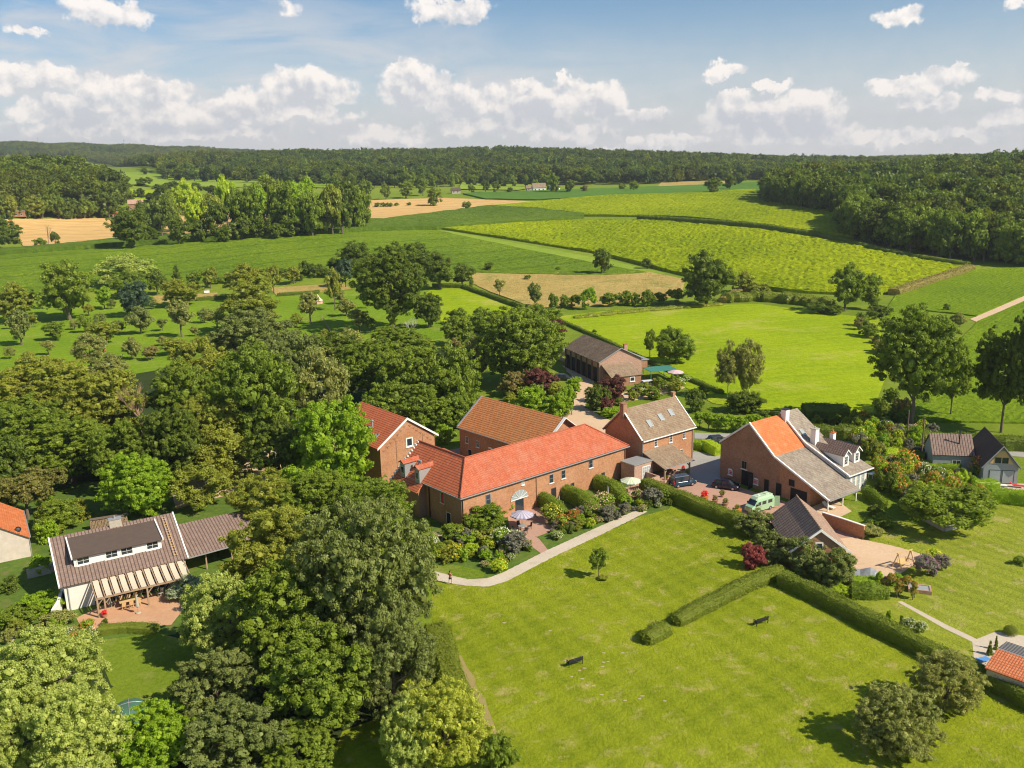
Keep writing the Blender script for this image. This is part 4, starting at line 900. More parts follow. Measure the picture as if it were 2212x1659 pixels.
v = MB(); v.tube([(2.9, 6.6, 8.2), (2.9, 6.6, 9.7)], .17, 8); v.tube([(2.9, 6.6, 9.5), (2.9, 6.6, 9.6)], .34, 8); v.box(2.3, 3.3, 6.2, 7.0, 8.1, 8.55); v.build('flue', MAT['zinc'], C_)
sl_ = Vector((hw, 0, r_ - e)).normalized(); skylight(C_, (1.7, 3.2, e + 1.7 * (r_ - e) / hw), (0, 1, 0), sl_, .8, 1.1)
# small lean-to between the house and the barn
m = MB(); m.box(gw - .48, gw + 2.2, -1.9, 1.6, 0, 2.9); lt = m.build('lean_to', MAT['brick'], C_)
roof(lt, [[(gw - 1.2, -2.2, 3.2), (gw + 2.5, -2.2, 3.0), (gw + 2.5, 1.9, 3.2), (gw - 1.2, 1.9, 3.6)]], 'redtile')

# --- brick house with three skylights
D = empty('brick_house', (21.7, 146.8, 0), rad(37), 'tall brick house with brown tiled roof, three skylights and timber porch', 'house')
LX, e, r_, hw = 12.9, 6.15, 10.75, 4.9
roof(D, [[(-.1, -.1, e), (LX, -.1, e), (LX, hw, r_), (-.1, hw, r_)], [(LX, 2*hw, e), (-.1, 2*hw, e), (-.1, hw, r_), (LX, hw, r_)]], 'browntile')
gable_walls(D, LX, hw, e, r_, 'brick'); 
vergecap(D, -.28, .0, hw, e, r_); vergecap(D, LX - .05, LX + .15, hw, e, r_); strip(D, [(-.1, -.2, e - .1), (LX + .1, -.2, e - .1)], .16, 'white')
strip(D, [(.05, .15, e - .2), (.05, .15, .1)], .1, 'zinc', 'downpipe'); strip(D, [(LX - .4, .15, e - .2), (LX - .4, .15, .1)], .1, 'zinc', 'downpipe')
chimney(D, -.02, hw - .2, r_ - 1.6, r_ + 1.0, .9, .9, 'brickdk', 'brickdk', 0); chimney(D, LX - .3, hw + .2, r_ - .5, r_ + .7, .6, .6, 'brick', 'brick', 0)
for x in (3.0, 6.6, 10.0): window(D, (x, .3, 4.45), dx, .75, 1.35, 'white', 'glass', 2, 3)
for x in (9.2,): window(D, (x, .3, 1.3), dx, .9, 1.3, 'white', 'glass', 2, 2)
up = Vector((0, hw, r_ - e)).normalized()
for x, y in ((3.6, 2.0), (6.8, 2.45), (9.6, 2.75)): skylight(D, (x, y, e + (y + .1) * (r_ - e) / (hw + .1) + .02), (1, 0, 0), up, 1.0, 1.35)
# porch
pr = MB(); pr.bar((.3, -4.6, 2.55), (6.6, -4.6, 2.55), .2); 
for x in (.4, 6.4): pr.bar((x, -4.6, 2.5), (x, .2, 3.6), .16)
for a in ((.9, -4.6, 2.45), (5.9, -4.6, 2.45)): pass
porch = pr.build('porch', MAT['timber'], D)
roof(porch, [[(-.1, -5.0, 2.55), (7.0, -5.0, 2.55), (7.0, .2, 4.25), (-.1, .2, 4.25)]], 'browntile', .14)
for x in (.4, 6.4):
    m = MB(); m.bar((x, -4.6, 0), (x, -4.6, 2.5), .22); s = 1 if x < 3 else -1; m.bar((x, -4.6, 1.5), (x + s * .8, -4.6, 2.4), .12); m.build('post', MAT['timber'], porch)
strip(porch, [(-.15, -5.1, 2.5), (7.05, -5.1, 2.5)], .12, 'zinc')
m = MB(); m.box(-4.2, .02, -2.2, .9, 0, 3.3); an = m.build('annex', MAT['brickpk'], D)
m = MB(); m.box(-4.35, .0, -2.35, 1.0, 3.3, 3.45); m.build('flat_roof', MAT['zinc'], an)
window(an, (-2.4, -2.2, .3), dx, 1.9, 2.4, 'white', 'glasspale', 4, 4, ft=.12, sill=False, name='glazed_door')
m = MB(); m.box(-4.6, -1.4, -5.2, -4.95, 0, 1.7); m.box(-1.65, -1.4, -4.94, -2.25, 0, 1.7); m.box(-1.4, 2.6, -6.3, -6.05, 0, 1.1); m.build('garden_wall', MAT['brickpk'], D)

# --- great barn and farm cottage under one sweeping roof
E = empty('great_barn', (34.2, 145.4, 0), rad(-54), 'huge brick barn with orange patch on its sweeping roof joined to white cottage', 'barn')
xe, X1, X2, Dp = 0, 6.1, 11.2, 7.7
q0, q1, q2, q3 = (0, 6.15), (6.1, 10.75), (11.2, 6.35), (21.4, 1.95)
def RP(y0, y1, a, b, mat, dz=0): return roof(E, [[(a[0], y0, a[1] + dz), (b[0], y0, b[1] + dz), (b[0], y1, b[1] + dz), (a[0], y1, a[1] + dz)]], mat)
RP(-.1, Dp, q1, q2, 'neworange'); RP(-.1, Dp, q2, q3, 'greytile'); RP(-.1, 12.0, q0, q1, 'greytile')
h1_, h2_, h3_ = (6.1, 11.0), (11.0, 6.95), (19.3, 3.45)
roof(E, [[(h1_[0], Dp + .02, h1_[1]), (h2_[0], Dp + .02, h2_[1]), (h2_[0], 12.9, h2_[1]), (h1_[0], 12.0, h1_[1])], [(h2_[0], Dp + .02, h2_[1]), (h3_[0], Dp + .02, h3_[1]), (h3_[0], 14.3, h3_[1]), (h2_[0], 12.9, h2_[1])]], 'greytile')
wall_poly(E, [([(.15, 0), (12.2, 0), (12.2, 5.75), (11.2, 6.15), (6.1, 10.5), (.15, 6.05)], .12, Dp - .2)], 'brickdk')
wall_poly(E, [([(12.21, 0), (17.9, 0), (17.9, 3.25), (12.21, 5.72)], .122, Dp - .2)], 'brick')
wall_poly(E, [([(.2, 0), (18.6, 0), (18.6, 3.4), (11.0, 6.7), (6.1, 10.7), (.2, 6.0)], Dp + .03, 11.9), ([(12, 0), (18.6, 0), (18.6, 3.4), (12, 6.2)], 11.9, 13.6)], 'render', 'cottage_wall')
m = MB()
for y, mt in ((-.12, 0), (Dp + .02, 1)):
    P4 = [q0, q1, q2, q3] if mt == 0 else [(6.1, 11.05), (11.0, 7.0), (19.4, 3.5)]
    for a, b in zip(P4, P4[1:]): m.slab([(a[0], y - .12, a[1] + .1), (b[0], y - .12, b[1] + .1), (b[0], y + .16, b[1] + .1), (a[0], y + .16, a[1] + .1)], .26)
m.build('verge', MAT['white'], E)
strip(E, [(q3[0] + .05, -.1, q3[1] - .05), (q3[0] + .05, Dp, q3[1] - .05)], .14, 'zinc'); strip(E, [(h3_[0] + .05, Dp, h3_[1] - .05), (h3_[0] + .05, 14.3, h3_[1] - .05)], .14, 'white')
window(E, (4.6, .12, 2.7), dx, 1.15, 1.4, 'timber', 'dark', 2, 1, ft=.1)
for x, z in ((1.9, .95), (7.2, .75)): window(E, (x, .12, z), dx, .9, .9, 'white', 'redpaint', 3, 3, ft=.1, arch=True)
m = MB(); m.slab([(4.7, .08, .02), (7.0, .08, .02), (7.0, .08, 2.5), (4.7, .08, 2.5)], .06); dd = m.build('barn_door', MAT['dark'], E)
m = MB(); m.slab([(7.02, -.1, .02), (7.1, -1.1, .02), (7.1, -1.1, 2.45), (7.02, -.1, 2.45)], .06); m.build('door_leaf', MAT['black'], dd)
for x, w, h in ((9.3, .85, 2.1), (11.6, .95, 2.1)): door(E, (x, .12, 0), dx, w, h, 'dark', 'oldtimber')
window(E, (13.9, .12, 2.3), dx, 1.1, 1.1, 'oldtimber', 'dark', 1, 1, sill=False)
m = MB(); m.slab([(14.3, .09, .02), (17.3, .09, .02), (17.3, .09, 2.1), (14.3, .09, 2.1)], .06); m.build('cart_door', MAT['dark'], E)
for y in (.3, 4.0, 7.4):
    m = MB(); m.bar((20.9, y, 0), (20.9, y, 1.95), .16); m.build('post', MAT['white'], E)
chimney(E, 6.9, Dp + .1, 9.6, 11.7, .95, .95, 'white', 'black', 0); chimney(E, 11.6, 9.4, 6.0, 9.1, .95, .95, 'white', 'stone', 1); chimney(E, 12.2, 13.4, 5.6, 7.8, .7, .7, 'white', 'neworange', 1)
sv = Vector((-1, 0, (h1_[1] - h2_[1]) / 4.9)).normalized(); skylight(E, (9.6, 9.0, 8.15), (0, 1, 0), sv, .9, 1.2)
for y in (9.6, 12.5):
    zt = 6.1; m = MB(); k = [(y - .75, 3.6), (y + .75, 3.6), (y + .75, zt), (y, zt + .75), (y - .75, zt)]; i0 = 0
    m.v = [(17.4, a, b) for a, b in k] + [(12.4, a, b) for a, b in k]; m.f = [tuple(range(5)), tuple(reversed(range(5, 10)))] + [(j, 5 + j, 5 + (j + 1) % 5, (j + 1) % 5) for j in range(5)]
    dm = m.build('dormer', MAT['white'], E)
    roof(dm, [[(17.7, y - .95, zt - .1), (17.7, y, zt + .85), (11.0, y, zt + .85), (12.0, y - .95, zt - .1)][::-1], [(17.7, y, zt + .85), (17.7, y + .95, zt - .1), (12.0, y + .95, zt - .1), (11.0, y, zt + .85)][::-1]], 'ribtile', .1)
    m = MB(); m.slab([(17.75, y - 1.0, zt - .2), (17.75, y - 1.0, zt - .02), (17.75, y, zt + .95), (17.75, y, zt + .72)], .06, (1, 0, 0)); m.slab([(17.75, y, zt + .72), (17.75, y, zt + .95), (17.75, y + 1.0, zt - .02), (17.75, y + 1.0, zt - .2)], .06, (1, 0, 0)); m.build('bargeboard', MAT['white'], dm)
    window(dm, (17.4, y - .4, 4.5), (0, 1, 0), .8, 1.35, 'white', 'glass', 2, 3, sill=False)
for i in range(4): window(E, (18.6, 8.5 + i * 1.25, .4), (0, 1, 0), .75, 2.4, 'white', 'glasspale', 1, 3, sill=False, name='window')

# --- garage
F_ = empty('garage', (35.2, 109.0, 0), rad(-3), 'brick garage with ribbed brown roof and small square window in its gable', 'garage')
gw, e, r_, dp = 7.3, 2.5, 5.6, 12.3; hw = gw / 2
roof(F_, [[(-.2, 0, e), (hw, 0, r_), (hw, dp, r_), (-.2, dp, e)], [(hw, 0, r_), (gw + .2, 0, e), (gw + .2, dp, e), (hw, dp, r_)]], 'ribtile2')
wall_poly(F_, [([(.25, 0), (gw - .25, 0), (gw - .25, e), (hw, r_ - .25), (.25, e)], .3, dp - .3)], 'brickdk')
m = MB(); m.slab([(-.3, -.06, e - .25), (hw, -.06, r_ - .28), (hw, -.06, r_ + .08), (-.3, -.06, e + .1)], .1); m.slab([(hw, -.06, r_ - .28), (gw + .3, -.06, e - .25), (gw + .3, -.06, e + .1), (hw, -.06, r_ + .08)], .1); m.build('bargeboard', MAT['white'], F_)
window(F_, (3.1, .3, 2.75), dx, 1.0, 1.0, 'white', 'glass', 1, 1, ft=.14)
m = MB().tube([(hw, 0, r_ + .06), (hw, dp, r_ + .06)], .13, 6); m.build('ridge_tiles', MAT['ribtile2'], F_)

# --- grey boarded house
Gh = empty('boarded_house', (75.1, 139.2, 0), rad(-13), 'grey boarded house with dark cross gable and glazed terrace doors', 'house')
gw, e, r_, dp = 5.3, 3.0, 6.35, 11.0; hw = gw / 2
roof(Gh, [[(-.25, -.4, e - .25), (hw, -.4, r_), (hw, dp, r_), (-.25, dp, e - .25)]], 'felt'); roof(Gh, [[(hw, -.4, r_), (gw + .25, -.4, e - .25), (gw + .25, dp, e - .25), (hw, dp, r_)]], 'felt')
wall_poly(Gh, [([(.1, 0), (gw - .1, 0), (gw - .1, e - .1), (hw, r_ - .25), (.1, e - .1)], 0, dp - .1)], 'greywood')
m = MB(); m.slab([(.9, -.05, 3.35), (gw - .9, -.05, 3.35), (hw + .4, -.05, 5.5), (hw - .4, -.05, 5.5)], .04); gb = m.build('gable_panel', MAT['oak'], Gh)
for x in (1.65, 2.7): window(Gh, (x, -.055, 3.45), dx, .9, .95, 'black', 'glass', 1, 1, sill=False)
for x in (1.0, 2.9): window(Gh, (x, -.002, .1), dx, 1.75, 2.2, 'black', 'glasspale', 1, 1, sill=False, name='glazed_door')
m = MB(); m.bar((-.3, -.42, e - .35), (hw, -.42, r_ + .02), .14); m.bar((hw, -.42, r_ + .02), (gw + .3, -.42, e - .35), .14); m.build('bargeboard', MAT['zinc'], Gh)
roof(Gh, [[(-6.6, 4.7, 2.95), (-.0, 4.7, 2.95), (-.0, 8.2, 5.7), (-6.6, 8.2, 5.7)], [(-.0, 11.7, 2.95), (-6.6, 11.7, 2.95), (-6.6, 8.2, 5.7), (-.0, 8.2, 5.7)]], 'ribtile')
m = MB(); m.v = [(x, y, z) for x in (-6.4, .05) for y, z in ((5, 0), (11.4, 0), (11.4, 3), (8.2, 5.5), (5, 3))]; m.f = [tuple(reversed(range(5))), tuple(range(5, 10))] + [(j, (j + 1) % 5, 5 + (j + 1) % 5, 5 + j) for j in range(5)]; m.build('wing', MAT['greywood'], Gh)
m = MB().tube([(-2.2, 6.6, 4.0), (-2.2, 6.6, 6.7)], .1, 8).tube([(-2.2, 6.6, 6.6), (-2.2, 6.6, 6.8)], .17, 8); m.build('stove_pipe', MAT['black'], Gh)
window(Gh, (-3.4, 5.0, .9), dx, 1.3, 1.2, 'white', 'glass', 2, 1)

# --- white house with a long dormer
Hh = empty('white_house', (-55.2, 102.8, 0), rad(31), 'white house under ribbed brown roof with long felt-topped dormer and timber veranda', 'house')
LX, e, r_, hw = 14.6, 3.45, 7.25, 7.3
roof(Hh, [[(-.4, -.3, e), (LX, -.3, e), (LX, hw, r_), (-.4, hw, r_)], [(LX, 12.4, 4.6), (-.4, 12.4, 4.6), (-.4, hw, r_), (LX, hw, r_)]], 'ribtile')
m = MB(); k = [(.1, 0), (12, 0), (12, 4.6), (hw, r_ - .25), (.1, e - .05)]; m.v = [(x, y, z) for x in (.1, LX - .2) for y, z in k]; m.f = [tuple(reversed(range(5))), tuple(range(5, 10))] + [(j, (j + 1) % 5, 5 + (j + 1) % 5, 5 + j) for j in range(5)]; m.build('wall', MAT['render'], Hh)
m = MB()
for x in (-.5, LX + .05): m.slab([(x, -.35, e + .1), (x + .18, -.35, e + .1), (x + .18, hw, r_ + .12), (x, hw, r_ + .12)], .3)
m.build('verge', MAT['white'], Hh)
zA, zB = 5.6, 6.75; y0 = 2.15; zf = e + (y0 + .3) * (r_ - e) / (hw + .3)
m = MB(); m.v = [(x, y, z) for x in (1.7, 12.1) for y, z in ((y0, zf - .3), (6.6, 6.4), (6.6, zB), (y0, zA + .35))]; m.f = [(3, 2, 1, 0), (4, 5, 6, 7)] + [(j, (j + 1) % 4, 4 + (j + 1) % 4, 4 + j) for j in range(4)]
dm = m.build('dormer', MAT['white'], Hh)
roof(dm, [[(1.6, y0 - .4, zA + .36), (12.2, y0 - .4, zA + .36), (12.2, 6.7, zB + .2), (1.6, 6.7, zB + .2)]], 'felt', .14)
m = MB()
for x in (1.42, 12.2): m.slab([(x, y0 - .45, zA + .5), (x + .17, y0 - .45, zA + .5), (x + .17, 6.8, zB + .36), (x, 6.8, zB + .36)], .3)
m.build('verge', MAT['white'], dm)
for x in (2.0, 5.3, 7.1, 10.2): window(dm, (x, y0, zf + .1), dx, 1.55, 1.05, 'white', 'glass', 2, 2, ft=.12)
chimney(Hh, 7.5, hw - .1, r_ - .5, r_ + .8, 1.5, .7, 'stone', 'zinc', 1)
m = MB()
for a in (0, 1):
    m.bar((13.2 + a * .35, .2, e + .55), (13.2 + a * .35, 6.6, e + .25 + 6.6 * (r_ - e) / hw), .05)
for i in range(16): y = .4 + i * .4; m.bar((13.2, y, e + .4 + y * (r_ - e) / hw), (13.55, y, e + .4 + y * (r_ - e) / hw), .04)
m.build('roof_ladder', MAT['oak'], Hh)
# veranda
vd = MB(); vd.bar((3.0, -3.9, 2.45), (14.2, -3.9, 2.45), .22); ver = vd.build('veranda', MAT['timber'], Hh)
for i in range(12):
    x = 3.1 + i * 1.0; m = MB().bar((x, -4.1, 2.62), (x, .0, 3.35), .12, .16); m.build('rafter', MAT['timber'], ver)
m = MB()
for i in range(11):
    x = 3.28 + i * 1.0
    for s in range(5):
        y0_, y1_ = -4.0 + s * .78, -4.0 + (s + 1) * .78; zz = lambda y: 2.60 + (y + 4.1) * .178; sg = (.0, .08, .10, .06, .0, .0)
        m.slab([(x, y0_, zz(y0_) - sg[s]), (x + .62, y0_, zz(y0_) - sg[s]), (x + .62, y1_, zz(y1_) - sg[s + 1]), (x, y1_, zz(y1_) - sg[s + 1])], .02)
MAT['canvas'] = m_plain('canvas', (0.62, 0.54, 0.41), .9, var=.05); m.build('canvas_blind', MAT['canvas'], ver)
for x in (3.2, 4.0, 8.9, 14.0):
    m = MB().bar((x, -3.9, 0), (x, -3.9, 2.4), .2); m.bar((x, -3.9, 1.6), (x + .7, -3.9, 2.35), .1); m.build('post', MAT['timber'], ver)
m = MB(); m.box(3.3, 14.2, .02, .09, 0, 2.6); m.build('glazed_wall', MAT['dark'], Hh)
for i in range(5): window(Hh, (3.5 + i * 2.1, .02, .1), dx, 1.8, 2.3, 'timber', 'glass', 2, 1, sill=False, name='glazed_door', depth=.12)
strip(Hh, [(.5, 0, e - .2), (.5, 0, .1)], .1, 'zinc', 'downpipe')
# open shed against it
Sh = empty('open_shed', (-55.2, 102.8, 0), rad(31), 'long open timber shed with ribbed brown roof beside the white house', 'shed')
roof(Sh, [[(15.0, 1.6, 2.7), (24.6, 2.6, 2.7), (24.6, 8.6, 5.0), (14.9, 8.4, 5.0)], [(24.6, 12.5, 3.2), (15, 12.5, 3.2), (14.9, 8.4, 5.0), (24.6, 8.6, 5.0)]], 'ribtile')
m = MB(); m.box(15.2, 24.2, 9.5, 9.65, 0, 3.9); m.box(24.0, 24.2, 5.5, 9.5, 0, 3.4); m.build('wall', MAT['oldtimber'], Sh)
for x in (17.5, 20.9, 24.1):
    m = MB().bar((x, 2.7, 0), (x, 2.7, 2.7), .18); m.build('post', MAT['timber'], Sh)
strip(Sh, [(15, 1.5, 2.65), (24.6, 2.5, 2.65)], .12, 'zinc')

# --- old house at the edge of the picture
p_ = G(64.5, 1158.5, 3.0)
J = empty('old_house', (p_.x, p_.y, 0), rad(31), 'old pale plastered house with orange roof and black satellite dish', 'house')
roof(J, [[(0, -.2, 3.0), (0, 12, 3.0), (-5, 12, 6.4), (-5, -.2, 6.4)], [(-5, -.2, 6.4), (-5, 12, 6.4), (-10, 12, 3.0), (-10, -.2, 3.0)]], 'neworange')
wall_poly(J, [([(-9.8, 0), (-.2, 0), (-.2, 3.0), (-5, 6.2), (-9.8, 3.0)], .1, 11.8)], 'oldwall')
m = MB().lathe([(.001, 0), (.25, .05), (.4, .18)], 14); dsh = m.build('satellite_dish', MAT['black'], J); dsh.location = (-1.3, .6, 4.1); dsh.rotation_euler = (rad(50), 0, rad(20))
strip(J, [(.06, -.2, 2.95), (.06, 12, 2.95)], .12, 'zinc'); strip(J, [(-.1, .05, 2.9), (-.1, .05, .1)], .1, 'zinc', 'downpipe')

# --- farm at the far end of the drive
K = empty('stone_farm', (21.0, 213.8, 0), rad(20), 'long farm with weathered dark roof and sunlit brick gable at the drive end', 'barn')
gw, e, r_, dp = 11.3, 5.1, 8.1, 21; hw = gw / 2
roof(K, [[(-.3, -.3, e), (hw, -.3, r_), (hw, dp, r_), (-.3, dp, e)], [(hw, -.3, r_), (gw + .3, -.3, e), (gw + .3, dp, e), (hw, dp, r_)]], 'mossbrown')
wall_poly(K, [([(0, 0), (gw, 0), (gw, e), (hw, r_ - .2), (0, e)], 0, dp - .3)], 'brickpk')
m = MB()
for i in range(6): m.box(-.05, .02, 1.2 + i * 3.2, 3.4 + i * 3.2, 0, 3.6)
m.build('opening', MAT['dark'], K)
for i in range(7): MB().bar((-.15, .6 + i * 3.2, 0), (-.15, .6 + i * 3.2, 4.8), .3).build('post', MAT['oldtimber'], K)
m = MB(); m.bar((-.35, -.35, e), (hw, -.35, r_ + .05), .18); m.bar((hw, -.35, r_ + .05), (gw + .35, -.35, e), .18); m.build('bargeboard', MAT['zinc'], K)
window(K, (7.6, 0, 3.4), dx, .9, 1.0, 'white', 'dark', 1, 1); chimney(K, 9.2, 4.5, 5.6, 8.0, .9, .8, 'brickpk', 'neworange', 0)
roof(K, [[(.6, -5.2, 2.4), (9.0, -5.2, 2.4), (8.0, -.05, 4.6), (.4, -.05, 4.6)]], 'browntile')
m = MB(); m.box(1.0, 8.6, -4.9, -.02, 0, 2.45); m.build('outshot', MAT['brickdk'], K)
window(K, (5.6, -4.9, .9), dx, 1.3, 1.1, 'white', 'glass', 1, 1, ft=.14)
m = MB(); m.box(2, 12, dp + .2, dp + 9, 0, 3.2); ot = m.build('rear_wing', MAT['brickpk'], K); m = MB(); m.box(1.7, 12.3, dp, dp + 9.3, 3.2, 3.4); m.build('flat_roof', MAT['zinc'], ot)
m = MB(); m.box(gw + .1, gw + 6, 8, 17, 0, 2.6); ot = m.build('lean_to', MAT['brickdk'], K); m = MB(); m.box(gw + .1, gw + 6.3, 7.8, 17.3, 2.6, 2.8); m.build('flat_roof', MAT['zinc'], ot)
# green carport
cp = empty('carport', (33.4, 214.5, 0), rad(15), 'green metal carport with flat roof beside the far brick gable', 'carport')
MAT['greenmetal'] = m_plain('green_metal', (0.06, 0.22, 0.17), .5); m = MB(); m.box(0, 7, 0, 5, 2.3, 2.42); m.build('roof', MAT['greenmetal'], cp)
for x, y in ((.1, .1), (6.9, .1), (6.9, 4.9), (.1, 4.9), (3.5, .1)): MB().bar((x, y, 0), (x, y, 2.3), .14).build('post', MAT['greenmetal'], cp)

# --- pantiled shed by the patio in the near corner
p0_ = G(1555.3 + 1925/3.3685, 1180.9 + 880/3.3685, 2.3)
Sd = empty('pantiled_shed', (p0_.x, p0_.y, 0), rad(-48), 'low shed with orange pantile roof behind the hedge near the paved patio', 'shed')
roof(Sd, [[(0, 0, 2.3), (9, 0, 2.3), (9, 3.0, 3.2), (0, 3.0, 3.2)]], 'pantile'); m = MB(); m.box(.15, 8.8, .2, 5.0, 0, 2.15); m.build('wall', MAT['oldwall'], Sd)
m = MB(); m.slab([(0, 3.02, 3.2), (9, 3.02, 3.2), (9, 5.6, 2.9), (0, 5.6, 2.9)], .08); m.build('boarded_roof', MAT['zinc'], Sd)
m = MB()
for i in range(7): m.bar((0, 3.2 + i * .36, 3.27 - i * .042), (9, 3.2 + i * .36, 3.27 - i * .042), .05)
m.build('batten', MAT['oldtimber'], Sd)

# --- far houses
def far_house(u, v, w, d, h, rh, deg, wall, rf, label):
    p = G(u, v); o = empty('farmhouse', (p.x, p.y, p.z - .3), rad(deg), label, 'house')
    roof(o, [[(-.4, -.4, h), (w + .4, -.4, h), (w + .4, d/2, rh), (-.4, d/2, rh)], [(w + .4, d + .4, h), (-.4, d + .4, h), (-.4, d/2, rh), (w + .4, d/2, rh)]], rf)
    gable_walls(o, w, d/2, h, rh, wall, .1, .1)
    for i in range(int(w // 4)): window(o, (1.5 + i * 4, .1, 1.4), dx, 1.3, 1.5, 'white', 'glass', 1, 1)
far_house(1152, 414, 13, 9, 4, 8.5, 8, 'white', 'browntile', 'far white farmhouse with brown roof below the middle wood')
far_house(1203, 413, 7, 9, 4, 8, 60, 'white', 'felt', 'small far white house right of the larger white farmhouse')
far_house(1138, 413, 7, 7, 3, 6, 8, 'stone', 'browntile', 'low far stone barn left of the white farmhouse')
far_house(976, 419, 9, 7, 3.5, 6.5, 10, 'stone', 'felt', 'far grey cottage beside the isolated field tree')
far_house(18, 469, 13, 9, 4.5, 9, 15, 'brickdk', 'greytile', 'dark brick house at the wheat field edge, western end')
far_house(192, 455, 12, 9, 5, 9, 25, 'brickpk', 'greytile', 'house with pale grey roof among trees behind the wheat')
far_house(243, 470, 14, 8, 3.0, 5.4, 12, 'brickpk', 'neworange', 'low house with orange roof by the wheat field corner')
far_house(278, 455, 13, 9, 6, 10, 20, 'brickdk', 'brickpk', 'house with pinkish roof above the low orange-roofed house')
far_house(36, 466, 8, 6, 2.6, 4.4, 10, 'brickdk', 'neworange', 'small orange-roofed shed beside the dark brick house')
